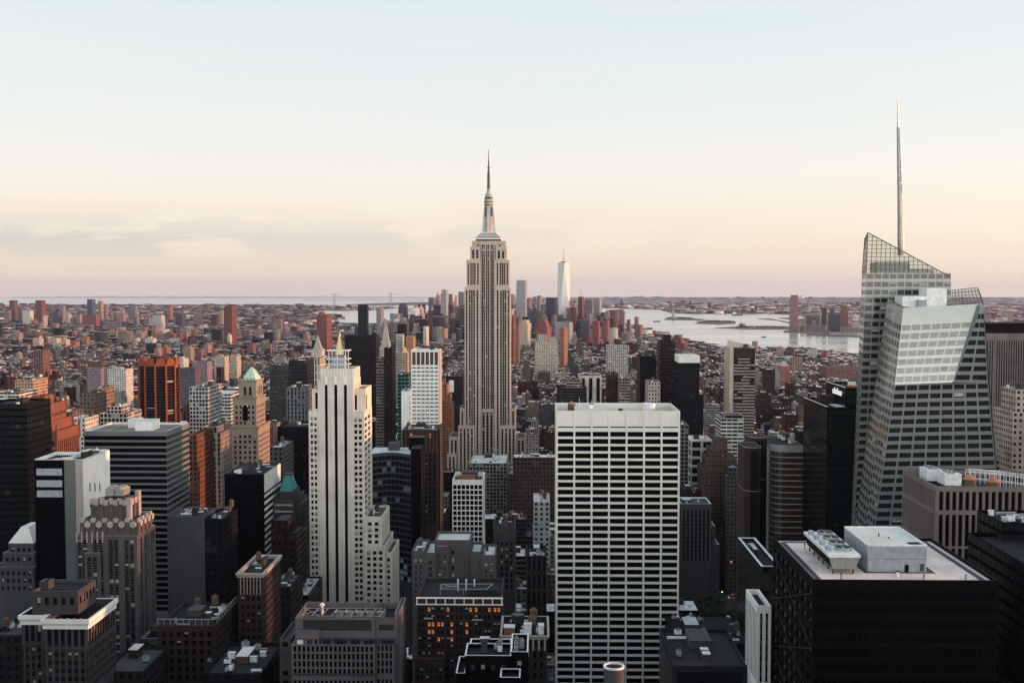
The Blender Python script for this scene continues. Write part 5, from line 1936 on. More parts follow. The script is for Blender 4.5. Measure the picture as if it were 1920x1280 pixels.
def mansard_extra(root, T):
    x0, x1, y0, y1, zb, z1 = T[2][:6]
    m = MB()
    h0, h1 = z1, Z(995, 542)
    lv = 6
    for k in range(lv):
        a, b = k / lv, (k + 1) / lv
        ins = lambda t: 4.6 * t
        zc, zd = h0 + (h1 - h0) * a, h0 + (h1 - h0) * b
        m.frustum([(x0 + ins(a), y0 + ins(a), zc), (x1 - ins(a), y0 + ins(a), zc), (x1 - ins(a), y1 - ins(a), zc), (x0 + ins(a), y1 - ins(a), zc)],
                  [(x0 + ins(b) - .3, y0 + ins(b) - .3, zd), (x1 - ins(b) + .3, y0 + ins(b) - .3, zd), (x1 - ins(b) + .3, y1 - ins(b) + .3, zd), (x0 + ins(b) - .3, y1 - ins(b) + .3, zd)], 0)
    m.build('mansard_roof', [M['white_stone']], root)


hero('mansard_block', 'pale stone building stepped up to a white stepped mansard roof', 'office building', 'white mansard building',
     [(-14, 64, 1062, 538, 34, dict(clut=False)), (5, 63.9, 1036, 540, 28, dict(clut=False)), (16, 63, 1018, 542, 20, dict(clut=False, flat=True))],
     style(wall=M['concrete'], glass=M['glass'], bay=2.9, fl=3.6, fw=0.5, fh=0.55, top=1.5, pb=0.3, roof=M['roof_grey'], coping=M['pale_stone']), 151, 0, vb=1110, extra=mansard_extra)
hero('concrete_slab', 'plain grey concrete slab with a clutter of pipes on its flat roof', 'office tower', 'plain grey slab', [(313, 383, 968, 580, 24, dict(blank=True))],
     style(wall=M['concrete'], roof=M['roof_grey'], coping=M['concrete']), 13, 5)
T1('glass_slab', 'dark narrow annex joined to the plain grey slab', 'dark annex of the grey slab', 383.1, 419, 972, 580.5, 28, 'grid', (0.03, 0.03, 0.035), 15, 3, roof='roof_grey')


def black_slab_extra(root, T):
    x0, x1, y0, y1, zb, z1 = T[0][:6]
    part_box(root, 'end_panel', x1, x1 + 0.1, y0 + 0.5, y1 - 0.5, z1 - 11, z1 - 0.2, M['white_stone'])
    for k in range(26):
        zz = z1 - 14 - 3.9 * k
        part_box(root, 'spandrel_band', x1, x1 + 0.15, y0 + 0.5, y1 - 0.5, zz, zz + 1.7, M['white_stone'])


hero('black_glass_slab', 'black glass slab whose narrow end has white floor bands', 'office tower', 'black slab with white banded end', [(421, 495, 888, 640, 42)],
     style(wall=M['black_metal'], glass=M['glass_black'], frame=M['black_metal'], bay=3, fl=3.9, fw=0.95, fh=0.8, rec=0.08, edge=0.4, top=1.0, pb=0, fr=0, coping=M['concrete'], roof=M['roof_dark'], limit=40),
     161, 4, vb=1100, extra=black_slab_extra)


def teal_extra(root, T):
    x0, x1, y0, y1, zb, z1 = T[1][:6]
    pyramid(root, x0 + 1.5, x1 - 1.0, y0 + 1, y1 - 1, z1 - 0.3, Z(893, 668), M['teal_copper'], 0.42, 'mansard_roof')
    part_box(root, 'roof_cap', (x0 + x1) / 2 - 2.4, (x0 + x1) / 2 + 2.6, (y0 + y1) / 2 - 2, (y0 + y1) / 2 + 2, Z(893, 668), Z(891, 668) + 0.4, M['dark_metal'])
    for k in range(3):
        part_box(root, 'balcony_band', T[0][0] + 1, T[0][1] - 1, T[0][2] - 0.7, T[0][2], T[0][5] - 4 - 4 * k, T[0][5] - 3 - 4 * k, M['pale_stone'])


hero('teal_roofed_tower', 'small stone tower under a dark teal copper roof', 'office tower', 'teal roofed tower', [(512, 552, 935, 660, 30, dict(clut=False)), (519, 549, 921, 662, 20, dict(clut=False)), (552.05, 566, 945, 663, 34, dict(zb=0, clut=False))],
     style(wall=M['grey_stone'], glass=M['glass_blue'], bay=3.2, fl=3.6, fw=0.6, fh=0.5, top=2, pb=0.2, limit=60, roof=M['roof_grey']), 171, 0, vb=1080, extra=teal_extra)


def orange_edge_extra(root, T):
    x0, x1, y0, y1, zb, z1 = T[0][:6]
    cornice(root, x0, x1, y0, y1, z1 - 1.6, z1 + 0.3, 0.8, M['pale_stone'])
    for k in range(7):
        xx = x0 + 1.2 + k * (x1 - x0 - 2.4) / 6
        part_box(root, 'pilaster', xx - 0.15, xx + 0.15, y0 - 0.3, y0, z1 - 9, z1 - 1.7, M['pale_stone'])


hero('corner_block', 'narrow brick block with a warm pink side and small colonnade near its top', 'office building', 'pink sided corner block', [(446, 493, 1075, 480, 33)],
     style(wall=M['brown_brick'], glass=M['glass_black'], bay=2.6, fl=3.4, fw=0.55, fh=0.58, rec=0.35, top=2.6, pb=0.1, roof=M['roof_dark'], coping=M['pale_stone']), 181, 4, extra=orange_edge_extra)


def warm_edge_extra(root, T):
    x0, x1, y0, y1, zb, z1 = T[0][:6]
    m = MB()
    for (a, b) in (((x0, y0), (x1, y0)), ((x1, y0), (x1, y1))):
        n = 9
        for k in range(n + 1):
            px, py = a[0] + (b[0] - a[0]) * k / n, a[1] + (b[1] - a[1]) * k / n
            m.tube((px, py, z1), (px, py, z1 + 2.6), 0.14, 4)
        m.tube((*a, z1 + 2.6), (*b, z1 + 2.6), 0.2, 4)
    m.build('roof_frame', [M['pale_stone']], root)


hero('low_block', 'low dark brick block with an open frame along its roof edge', 'office building', 'frame edged low block', [(296, 402, 1172, 455, 34)],
     style(wall=M['brown_brick'], glass=M['glass_black'], bay=3.0, fl=3.6, fw=0.55, fh=0.6, rec=0.4, top=2.0, pb=0.1, roof=M['roof_dark']), 191, 4, extra=warm_edge_extra)
T1('low_roofed_block', 'low block with a plain grey roof beside the white corniced block', 'low grey roofed block', 190, 268, 1258, 425, 30, 'punched', (0.06, 0.055, 0.06), 23, 2, cat='office building')
T1('low_block', 'low dark block at the edge in front of the white mansard building', 'low block at the edge', -20, 38, 1190, 420, 40, 'punched', (0.055, 0.05, 0.055), 27, 3, cat='office building', roof='roof_grey')
T1('brick_block', 'dark brick block behind the pink sided corner block', 'dark brick block', 505, 545, 1100, 560, 30, 'punched', (0.05, 0.04, 0.045), 29, 3, cat='office building')
T1('brick_block', 'low dark block with pale roof edge close beside the cream tower', 'low pale edged block', 532, 578, 1115, 600, 40, 'ribbon', (0.07, 0.065, 0.07), 31, 3, cat='office building', roof='roof_pale')
T1('brick_tower', 'dark brick tower between the teal roofed tower and the black slab', 'dark brick tower', 508, 540, 975, 610, 22, 'punched', (0.05, 0.035, 0.035), 37, 2, more=[(540.1, 556, 1000, 608, 26, dict(zb=0, clut=False))])
T1('low_block', 'low striped roofed wing hugging the fan roofed stone block', 'striped roof wing', 524, 545.5, 1198, 406, 22, 'punched', (0.12, 0.10, 0.10), 39, 2, cat='office building')
T1('low_block', 'lowest dark roof in the corner beneath the pink sided corner block', 'lowest corner roof', 380, 490, 1262, 400, 36, 'punched', (0.03, 0.03, 0.035), 43, 6, cat='office building', roof='roof_dark')

# ---- left middle distance
T1('apartment_tower', 'white banded apartment tower with a round tank at the far edge', 'white banded tower at the edge', -8, 36, 735, 1100, 40, 'ribbon', (0.62, 0.61, 0.57), 47, 1, cell=(4, 3.4), cat='apartment tower')
T1('terraced_block', 'white stepped building with rows of small windows behind the banded slab', 'white stepped building', 120, 158, 818, 850, 34, 'punched', (0.58, 0.56, 0.54), 49, 2, cat='office building', more=[(131, 160, 784, 856, 26)])
T1('gridded_block', 'pale grid fronted office block behind the wide banded slab', 'pale grid block', 355, 390, 726, 1000, 44, 'grid', (0.48, 0.47, 0.46), 53, 2, cell=(2.6, 3.5))
T1('stepped_block', 'white curved roofed hall beside the pale grid block', 'white curved hall', 398, 432, 738, 1180, 40, 'ribbon', (0.66, 0.66, 0.62), 57, 0, cat='office building', roof='roof_pale')
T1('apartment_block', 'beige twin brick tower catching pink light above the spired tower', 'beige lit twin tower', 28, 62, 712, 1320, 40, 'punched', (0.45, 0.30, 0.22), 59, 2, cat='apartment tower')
T1('apartment_block', 'olive brown brick slab between the spired tower and the ribbed tower', 'olive brown slab', 149, 176, 738, 1000, 30, 'punched', (0.15, 0.12, 0.10), 61, 2, cat='apartment tower')
T1('apartment_block', 'narrow tan brick tower touching the olive brown slab', 'narrow tan tower', 176.1, 192, 728, 1060, 30, 'punched', (0.24, 0.18, 0.14), 63, 1, cat='apartment tower')
T1('apartment_block', 'dark grey block with pale columns behind the wide banded slab', 'dark columned block', 107, 131, 772, 930, 30, 'strips', (0.16, 0.15, 0.15), 67, 2, cat='office building')
T1('apartment_block', 'white trimmed stepped block just before the ribbed tower', 'white trimmed block', 187, 238, 775, 900, 34, 'grid', (0.50, 0.46, 0.42), 69, 4, cat='office building', more=[(200, 228, 762, 910, 20)])
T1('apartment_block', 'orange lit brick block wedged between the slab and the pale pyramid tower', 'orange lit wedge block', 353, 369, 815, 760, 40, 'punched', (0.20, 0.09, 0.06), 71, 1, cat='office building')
T1('deco_block', 'beige setback block before the pale green pyramid tower', 'beige setback block', 372, 414, 812, 850, 50, 'strips', (0.36, 0.30, 0.26), 73, 2, cat='office building', more=[(380, 408, 800, 858, 34)])
T1('glass_block', 'dark glass tower with a raked top beside the pale green pyramid tower', 'raked dark glass tower', 541, 576, 676, 1150, 36, 'curtain', (0.05, 0.06, 0.065), 77, 1, roof='roof_dark')
T1('glass_block', 'grey glass tower of tall vertical fins under the raked one', 'finned grey tower', 537, 571, 726, 1020, 34, 'strips', (0.16, 0.17, 0.18), 79, 2)
T1('hall', 'white colonnaded hall behind the finned grey tower', 'white colonnaded hall', 556, 600, 672, 2250, 60, 'strips', (0.62, 0.58, 0.52), 83, 2, cat='office building', cell=(6, 14))
T1('glass_slab', 'dark banded glass block beside the white colonnaded hall', 'dark banded block', 505, 538, 685, 1900, 60, 'ribbon', (0.10, 0.09, 0.09), 85, 1, cat='office building')
T1('glass_slab', 'black shadowed tower beside the cream tower with white dots of light', 'black tower by the cream tower', 520, 580, 800, 900, 40, 'grid', (0.02, 0.018, 0.02), 87, 2, roof='roof_dark')
T1('apartment_block', 'grey stone block in shade right of the pale green pyramid tower', 'shaded grey block', 504, 530, 838, 860, 40, 'punched', (0.12, 0.115, 0.12), 89, 3, cat='office building', roof='roof_pale')
gilded_pyramid('clock_tower', 'white stone tower with a pointed stepped top behind the cream tower', 'white pointed tower', 583, 603, 655, 628, 2700, 40, None, M['pale_stone'], 'punched', (0.62, 0.57, 0.52), 4)
T1('campus_block', 'white multi storey block with dark windows left of the white pointed tower', 'white block by the pointed tower', 597, 607, 668, 2650, 40, 'grid', (0.58, 0.55, 0.5), 91, 0, cat='office building')

# ---- behind and right of the cream tower
T1('dark_slab', 'broad black slab tower rising behind the cream tower', 'broad black slab', 646, 705, 629, 1900, 40, 'grid', (0.018, 0.014, 0.016), 93, 0, roof='roof_dark', cell=(3, 3.8))
gilded_pyramid('pyramid_tower', 'stone tower crowned by a tall gilded pyramid above the cream tower', 'gilded pyramid tower', 618, 647, 690, 622, 1880, 50, None, M['gold'], 'strips', (0.5, 0.46, 0.4), 8)
T1('glass_tower', 'slim dark blue glass tower standing behind the broad black slab', 'slim dark blue tower', 671, 688, 571, 2230, 22, 'curtain', (0.03, 0.045, 0.06), 95, 0, roof='roof_dark')
gilded_pyramid('clock_tower', 'white marble tower with a steep pyramid roof and glinting tip', 'white steepled tower', 710, 733, 650, 600, 2060, 26, None, M['pale_stone'], 'punched', (0.6, 0.56, 0.5), 4)
T1('brown_tower', 'thin dark brown tower with one bright warm edge', 'thin brown tower', 720, 735, 652, 1300, 34, 'strips', (0.05, 0.035, 0.03), 97, 1)
T1('banded_tower', 'dark tower of stacked pale floor lines beside the thin brown tower', 'pale lined dark tower', 705, 719.5, 671, 1330, 34, 'ribbon', (0.26, 0.23, 0.22), 99, 1)
T1('narrow_tower', 'black narrow slab above the white hotel tower', 'black narrow slab', 745, 760, 608, 2600, 40, 'grid', (0.018, 0.016, 0.02), 101, 0)
T1('banded_tower', 'white and black banded tower in front of the black narrow slab', 'white banded small tower', 742, 755, 627, 2400, 30, 'ribbon', (0.62, 0.62, 0.58), 103, 0)
T1('brick_tower', 'orange lit brick tower right of the black narrow slab', 'orange lit small tower', 761, 775, 631, 2350, 40, 'punched', (0.48, 0.26, 0.17), 105, 1)
gilded_pyramid('gold_topped_block', 'small block with a pale gold hipped roof', 'gold hipped block', 751, 764, 661, 650, 1800, 24, None, M['gold'], 'punched', (0.4, 0.33, 0.25), 4)


def hotel_extra(root, T):
    x0, x1, y0, y1, zb, z1 = T[0][:6]
    for k in range(7):
        xx = x0 + k * (x1 - x0 - 0.9) / 6
        part_box(root, 'fin', xx, xx + 0.9, y0 - 0.4, y0 - 0.01, zb + 20, z1 + 0.6, M['white_stone'])
    part_box(root, 'dark_crown', x0 + 1, x1 - 1, y0 - 0.25, y0 - 0.02, Z(684, 1020), Z(660, 1020), M['tan_brick'])
    part_box(root, 'end_wall', x1 + 0.02, x1 + 0.5, y0, y1, 0, z1, M['pale_stone'])


hero('hotel_tower', 'bright white tower of faceted panels with a dark slotted crown', 'hotel tower', 'white faceted hotel', [(771, 823, 656, 1020, 26)],
     style(wall=M['white_stone'], sp=M['white_metal'], glass=M['glass'], frame=M['white_metal'], bays=lambda w: even_bays(w, 4.2, 0.82, 0.5), fl=3.55, fh=0.32, rec=0.5, top=14.5, pb=0.1, fr=0.0, roof=M['roof_grey'],
           side=dict(bays=lambda w: even_bays(w, 5, 0.3, 3))), 201, 2, vb=800, extra=hotel_extra)
hero('blank_block', 'smooth white windowless block joined to the white faceted hotel', 'office building', 'smooth white block', [(752.5, 770.5, 733, 1016, 24)],
     style(wall=M['white_stone'], glass=M['glass'], bays=lambda w: [(0.86, 0.93)], fl=5, fh=0.5, rec=0.3, top=3, pb=0, roof=M['roof_pale']), 203, 1, vb=800)
T1('glass_tower', 'teal glass tower behind the smooth white block', 'teal glass tower', 745.5, 766, 702, 1090, 30, 'curtain', (0.07, 0.22, 0.22), 205, 1)


def columned_extra(root, T):
    x0, x1, y0, y1, zb, z1 = T[0][:6]
    for k in range(11):
        xx = x0 + 0.6 + k * (x1 - x0 - 1.2) / 10
        part_box(root, 'column', xx - 0.35, xx + 0.35, y0 - 0.5, y0 - 0.02, z1 - 17, z1 - 1.5, M['tan_brick'])
    for u in (771, 806):
        part_box(root, 'lit_opening', X(u - 2, 817, 860), X(u + 2, 817, 860), y0 - 0.12, y0 - 0.03, Z(821, 860), Z(813, 860), M['lit'])


hero('brown_tower', 'dark brown tower with a columned top storey glowing amber at two openings', 'office tower', 'brown columned tower', [(753, 820, 806, 860, 36, dict(clut=5)), (820.05, 825, 803, 862, 34, dict(zb=0, blank=True, clut=False))],
     style(wall=M['brown_brick'], glass=M['glass_black'], bay=3.4, fl=3.6, fw=0.56, fh=0.62, rec=0.3, rsp=0.3, top=18, pb=0.05, limit=60, roof=M['roof_grey'], coping=M['grey_stone']), 211, 4, vb=980, extra=columned_extra)
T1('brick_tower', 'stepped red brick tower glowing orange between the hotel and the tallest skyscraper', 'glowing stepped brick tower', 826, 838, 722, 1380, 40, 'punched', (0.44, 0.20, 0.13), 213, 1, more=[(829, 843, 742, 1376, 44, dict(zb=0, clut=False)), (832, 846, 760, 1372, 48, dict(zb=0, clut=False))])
T1('dark_block', 'dark block with one white billboard panel left of the tallest skyscraper', 'block with a white panel', 836, 868, 705, 1560, 44, 'punched', (0.05, 0.045, 0.05), 217, 1,
   extra=lambda root, T: part_box(root, 'white_panel', X(842, 725, 1560), X(851, 725, 1560), T[0][2] - 0.5, T[0][2] - 0.05, Z(735, 1560), Z(713, 1560), M['white_stone']))


def grid_extra(root, T):
    x0, x1, y0, y1, zb, z1 = T[0][:6]
    zr = z1 - 3
    part_box(root, 'roof_wall', x0 + 3, x0 + 14, y0 + 8, y0 + 9, zr, z1 + 1.5, M['red_brick'], M['pale_stone'])
    unit_box(root, x0 + 5, x0 + 15, y0 + 12, y0 + 22, zr, z1 + 2.5, M['tan_brick'], 'penthouse', M['roof_grey'])
    for k in range(4):
        unit_box(root, x0 + 2 + 3.5 * k, x0 + 4 + 3.5 * k, y0 + 24, y0 + 27, zr, zr + 3, M['white_metal'], 'roof_unit', M['roof_pale'])


hero('gridded_tower', 'slim white tower with a crisp square grid of dark windows', 'office tower', 'white gridded tower', [(848, 905.5, 899, 700, 30)],
     style(wall=M['white_stone'], glass=M['glass_black'], frame=M['black_metal'], bays=lambda w: even_bays(w, w / 7, 0.82, 0.3), fl=3.3, fh=0.80, rec=0.5, top=3.0, pb=0.0, fr=0.0, ph=3.0, roof=M['roof_grey'],
           side=dict(bays=lambda w: even_bays(w, 4.2, 0.8, 0.5))), 221, 0, vb=1030, extra=grid_extra)


def complex_extra(root, T):
    x0, x1, y0, y1, zb, z1 = T[2][:6]
    for k in range(6):
        zz = z1 - 7 - 3.9 * k
        part_box(root, 'stair_window', X(846, 1050, 540), X(850, 1050, 540), T[2][2] - 0.1, T[2][2] - 0.02, zz, zz + 2, M['blind'] if k % 2 else M['glass_black'])
    z3 = T[3][5]
    for k in range(3):
        m = MB()
        m.cyl(X(852 + 13 * k, 1080, 533), 533.5, Z(1092, 533), Z(1083, 533), 1.5, 1.3, 12, 0)
        m.build('vent_hood', [M['dark_metal']], root)


hero('setback_block', 'grey stone complex of blocks with a tall blank central shaft and pale roof', 'office building', 'grey setback complex',
     [(772, 796, 1032, 541, 26, dict(clut=1)), (796.05, 817, 1036, 540.5, 26, dict(zb=0, clut=1)), (815, 882, 1012, 545, 20, dict(zb=0, blank=True, clut=False)), (817.05, 841, 1024, 542, 2.95, dict(zb=0, clut=False, ph=0.2)),
      (882.05, 903, 1034, 543, 22, dict(zb=0, blank=True, clut=1)), (903.05, 929, 1040, 542, 24, dict(zb=0, clut=1))],
     style(wall=M['lilac_stone'], glass=M['glass'], frame=M['steel'], bay=2.6, fl=3.0, fw=0.56, fh=0.58, rec=0.3, top=3.5, pb=0.3, roof=M['roof_pale']), 231, 1, vb=1140, extra=complex_extra)
hero('gothic_block', 'shaded grey gothic block with a pointed gable', 'office building', 'gabled grey block', [(925, 966, 985, 650, 26, dict(clut=1))],
     style(wall=M['grey_stone'], glass=M['glass_black'], frame=M['dark_metal'], bay=2.5, fl=3.6, fw=0.5, fh=0.6, rec=0.3, top=9, pb=0.15, pl=0.02, limit=80, roof=M['roof_dark']), 241, 2, vb=1110,
     extra=lambda root, T: pyramid(root, T[0][0] + 4, T[0][1] - 4, T[0][2] + 2, T[0][2] + 9, T[0][5] - 1.2, T[0][5] + 7, M['grey_stone'], 0.0, 'gable_roof'))
T1('brick_block', 'dark tower with a columned attic beside the broad white tower', 'dark columned attic tower', 987, 1025, 1042, 560, 24, 'strips', (0.07, 0.06, 0.062), 251, 4, cell=(2.8, 9), cat='office building', roof='roof_dark')


def white_unit_extra(root, T):
    x0, x1, y0, y1, zb, z1 = T[0][:6]
    zr = z1 - 1.2
    cornice(root, x0, x1, y0, y1, z1 - 1.4, z1, 0.8, M['pale_stone'])
    unit_box(root, x0 + 0.6, x0 + 4.2, y0 + 1.5, y0 + 5, zr, zr + 3.2, M['red_brick'], 'bulkhead', M['roof_pale'])
    unit_box(root, x0 + 7.5, x0 + 10, y0 + 1.2, y0 + 3.4, zr + 1, zr + 4.4, M['white_metal'], 'cooling_unit', M['roof_pale'])
    unit_box(root, x1 - 3, x1 - 1.2, y0 + 2.4, y0 + 5.4, zr, zr + 3.6, M['white_metal'], 'cooling_unit', M['roof_pale'])
    m = MB()
    m.cyl(x0 + 5.2, y0 + 10, zr, zr + 5.5, 2.3, 2.3, 14, 0)
    m.build('water_tank', [M['dark_metal']], root)
    for k in range(8):
        xx = x0 + 0.8 + k * (x1 - x0 - 1.6) / 7
        part_box(root, 'pilaster', xx - 0.3, xx + 0.3, y0 - 0.35, y0 - 0.01, z1 - 5.2, z1 - 1.5, M['pale_stone'])


hero('ornate_block', 'dark brick block with pale window pillars and white units on its roof', 'office building', 'white unit roofed block', [(941.5, 1026, 1190, 380, 22)],
     style(wall=M['dark_stone'], glass=M['glass_black'], bays=lambda w: even_bays(w, 2.2, 0.5, 0.8), fl=3.7, fh=0.62, rec=0.3, top=1.2, pb=0.1, roof=M['roof_dark']), 261, 4, extra=white_unit_extra)
T1('low_block', 'low white walled block beside the broad white tower', 'low white walled block', 1000, 1031, 940, 800, 34, 'punched', (0.50, 0.53, 0.52), 263, 3, cat='office building', roof='roof_pale')
T1('low_block', 'long low building with a pale flat roof at the foot of the tallest skyscraper', 'long pale roofed building', 880, 950, 868, 1120, 60, 'grid', (0.30, 0.28, 0.26), 265, 5, cat='office building', roof='roof_pale')
T1('tank_topped_block', 'dark block with a roof tank at the foot of the tallest skyscraper', 'tank topped block', 950.1, 990, 888, 1060, 60, 'punched', (0.12, 0.11, 0.11), 267, 6, cat='office building')
T1('brick_block', 'pale block right of the foot of the tallest skyscraper', 'pale block by the tallest one', 985.5, 1010, 815, 1250, 60, 'punched', (0.30, 0.26, 0.25), 269, 2, cat='office building')

# ---- above and right of the broad white tower
T1('terraced_block', 'beige stepped block over dark glass floors above the broad white tower', 'beige over dark glass block', 1053, 1100, 727, 1330, 36, 'ribbon', (0.07, 0.07, 0.075), 271, 1, more=[(1062, 1092, 712, 1338, 26, dict(tint=(0.42, 0.34, 0.28)))])
T1('columned_tower', 'black glass block striped by white vertical columns', 'white columned black block', 1086, 1128, 704, 1360, 40, 'strips', (0.62, 0.60, 0.56), 273, 1, cell=(9.4, 60))
T1('brown_block', 'brown brick slab right of the white columned block', 'brown slab', 1139, 1160, 702, 1420, 40, 'punched', (0.10, 0.06, 0.055), 275, 1, cat='apartment tower')
T1('balcony_tower', 'tan apartment tower with stacked curved balconies', 'tan balcony tower', 1160.5, 1181, 710, 1400, 30, 'ribbon', (0.36, 0.31, 0.28), 277, 1, cat='apartment tower')
T1('dark_tower', 'black tower left of the dark balconied tower', 'black tower', 1200, 1231, 668, 1240, 40, 'grid', (0.016, 0.014, 0.018), 279, 1, roof='roof_dark')
T1('pale_block', 'pale stone block stepping up before the black tower', 'pale stepped block', 1215, 1238, 716, 1130, 30, 'punched', (0.42, 0.39, 0.36), 281, 2, cat='office building')
T1('balcony_tower', 'tall dark tower ringed by balcony ledges with a stepped top', 'dark balconied tower', 1238, 1266, 640, 1260, 34, 'ribbon', (0.055, 0.045, 0.05), 283, 0, more=[(1244, 1258, 628, 1266, 20)])
T1('glass_tower', 'dark glass tower with a plain white cap', 'white capped glass tower', 1273, 1312, 667, 1180, 34, 'curtain', (0.03, 0.035, 0.045), 285, 0,
   extra=lambda root, T: part_box(root, 'cap', T[0][0] - 0.2, T[0][1] + 0.2, T[0][2] - 0.2, T[0][3] + 0.2, T[0][5] - 7.3, T[0][5] + 0.3, M['white_stone'], M['roof_pale']), more=[(1276, 1319, 740, 1172, 7.9, dict(zb=0))])


def lattice_balc_extra(root, T):
    x0, x1, y0, y1, zb, z1 = T[0][:6]
    rng = random.Random(5)
    for k in range(30):
        zz = z1 - 12 - 3.05 * k
        a = rng.choice([0, 0, 4, 9])
        b = rng.choice([0, 0, 5])
        part_box(root, 'balcony', x0 + 4 + a, x1 - b - 0.4, y0 - 1.3, y0 - 0.02, zz, zz + 1.05, M['pale_stone'])
    part_box(root, 'end_wall', x0 - 0.2, x0 + 3.4, y0 - 0.6, y1, 0, z1 + 0.2, M['limestone'])
    m = MB()
    m.poly([(x0 - 0.2, y0 + 14, z1), (x1 + 3, y0 + 14, z1), (x1 + 3, y0 + 14, z1 + 1), (x0 - 0.2, y0 + 14, Z(637, 1164))])
    m.poly([(x1 + 3, y0 + 15, z1), (x0 - 0.2, y0 + 15, z1), (x0 - 0.2, y0 + 15, Z(637, 1164)), (x1 + 3, y0 + 15, z1 + 1)])
    m.poly([(x0 - 0.2, y0 + 14, Z(637, 1164)), (x1 + 3, y0 + 14, z1 + 1), (x1 + 3, y0 + 15, z1 + 1), (x0 - 0.2, y0 + 15, Z(637, 1164))])
    m.build('sloping_screen', [M['limestone']], root)


hero('balcony_tower', 'tall black apartment tower with staggered pale balconies and a raked crown', 'apartment tower', 'staggered balcony tower', [(1369, 1416, 652, 1150, 34)],
     style(wall=M['dark_stone'], glass=M['glass_black'], bay=3.4, fl=3.05, fw=0.8, fh=0.66, rec=0.2, top=10, pb=0.1, pl=0.0, limit=80, coping=M['white_stone'], roof=M['roof_grey']), 291, 1, vb=830, extra=lattice_balc_extra)
T1('office_block', 'white block with green tinted floor bands below the staggered balcony tower', 'white green banded block', 1352, 1394, 785, 1020, 34, 'ribbon', (0.60, 0.62, 0.58), 293, 0, cell=(5, 3.4), more=[(1358, 1394.1, 778, 1022, 26, dict(tint=(0.36, 0.37, 0.38), cell=(30, 60)))])
hero('deco_tower', 'tan deco tower stepping up to a blank square top', 'office building', 'tan stepped deco tower',
     [(1320, 1382, 880, 960, 40, dict(clut=1)), (1326, 1381, 858, 963, 32, dict(clut=False)), (1331, 1365, 840, 967, 22, dict(clut=False)), (1340, 1364, 822, 971, 13, dict(blank=True, clut=False))],
     style(wall=M['tan_brick'], glass=M['glass_black'], bay=2.4, fl=3.5, fw=0.46, fh=0.6, rec=0.4, rsp=0.2, top=1.6, pb=0.05, limit=80, roof=M['roof_grey']), 301, 1, vb=1000)
T1('deco_block', 'darker grey deco block right below the tan stepped deco tower', 'dark grey deco block', 1362, 1397, 892, 945, 30, 'punched', (0.11, 0.10, 0.105), 303, 2, cat='office building', more=[(1366, 1396.9, 876, 950, 20)], roof='roof_pale')
hero('deco_slab', 'grey deco slab with white copings, stepping down beside the broad white tower', 'office building', 'grey slab with white copings', [(1277, 1334, 944, 925, 30, dict(clut=2)), (1334.05, 1341, 985, 926, 28, dict(zb=0, clut=False)), (1341.05, 1349, 1020, 927, 26, dict(zb=0, clut=False))],
     style(wall=M['grey_stone'], sp=M['dark_stone'], glass=M['glass_black'], bays=lambda w: even_bays(w, 3.2, 0.45, 1.0), fl=3.6, fh=0.7, rec=0.3, rsp=0.4, top=5, pb=0, coping=M['white_stone'], roof=M['roof_grey'], limit=60), 311, 2, vb=1060)
T1('apartment_tower', 'dark balcony gridded tower peeking out beside the broad white tower', 'dark gridded edge tower', 1262, 1291, 797, 1000, 40, 'grid', (0.22, 0.19, 0.19), 313, 1, cat='apartment tower')
T1('low_block', 'white low building with square openings right of the broad white tower', 'low white building', 1295, 1337, 826, 1060, 40, 'grid', (0.66, 0.66, 0.63), 315, 2, cell=(14, 8), cat='office building', roof='roof_pale')
T1('low_block', 'small roof with one red light right of the broad white tower', 'red lamp roof', 1280, 1318, 918, 975, 24, 'punched', (0.05, 0.05, 0.055), 317, 4, cat='office building',
   extra=lambda root, T: part_box(root, 'lamp', T[0][0] + 9, T[0][0] + 10.5, T[0][2] - 0.3, T[0][2] - 0.05, T[0][5] - 2, T[0][5] - 1.2, M['red_lamp']))
T1('flat_roofed_block', 'small flat roof with a pale rim beside the gravel roofed black tower', 'pale rimmed flat roof', 1428, 1462, 1062, 520, 60, 'grid', (0.05, 0.05, 0.055), 319, 1, cat='office building', roof='roof_dark',
   extra=lambda root, T: parapet_part(root, T))
hero('white_slim_block', 'slim white building with tall narrow faces below the gravel roofed black tower', 'apartment building', 'slim white building', [(1420, 1446, 1135, 345, 19)],
     style(wall=M['white_stone'], sp=M['grey_stone'], glass=M['glass_black'], bays=lambda w: even_bays(w, 2.3, 0.42, 0.4), fl=3.3, fh=0.55, rec=0.2, top=1.6, pb=0.1, roof=M['roof_dark'], ph=1.6), 321, 1)
T1('low_block', 'dark low block with skylights and pipes beside the slim white building', 'dark low block with pipes', 1268, 1408, 1205, 500, 46, 'punched', (0.035, 0.035, 0.04), 323, 9, cat='office building', roof='roof_dark')
T1('low_block', 'blank blue grey block in front of the dark roof with pipes', 'blank blue grey block', 1262, 1402, 1248, 360, 40, 'curtain', (0.05, 0.05, 0.065), 325, 3, cat='office building', cell=(40, 60), roof='roof_dark')
T1('black_tower', 'plain black tower cut off at the edge behind the gravel roofed black tower', 'black tower at the edge', 1925, 2120, 1060, 310, 42, 'curtain', (0.006, 0.006, 0.008), 327, 9, roof='roof_dark', more=[(1880, 2050, 980, 345, 20, dict(zb=0))])
T1('fluted_slab', 'tall black slab of fine vertical lines with a solid black band on top', 'finely lined black slab', 1846, 1990, 606, 920, 40, 'strips', (0.17, 0.16, 0.155), 329, 0, cell=(1.9, 400), roof='roof_dark',
   extra=lambda root, T: part_box(root, 'crown_band', T[0][0] - 0.2, T[0][1] + 0.2, T[0][2] - 0.2, T[0][3] + 0.2, T[0][5] - 8, T[0][5] + 0.2, M['black_metal'], M['roof_dark']))
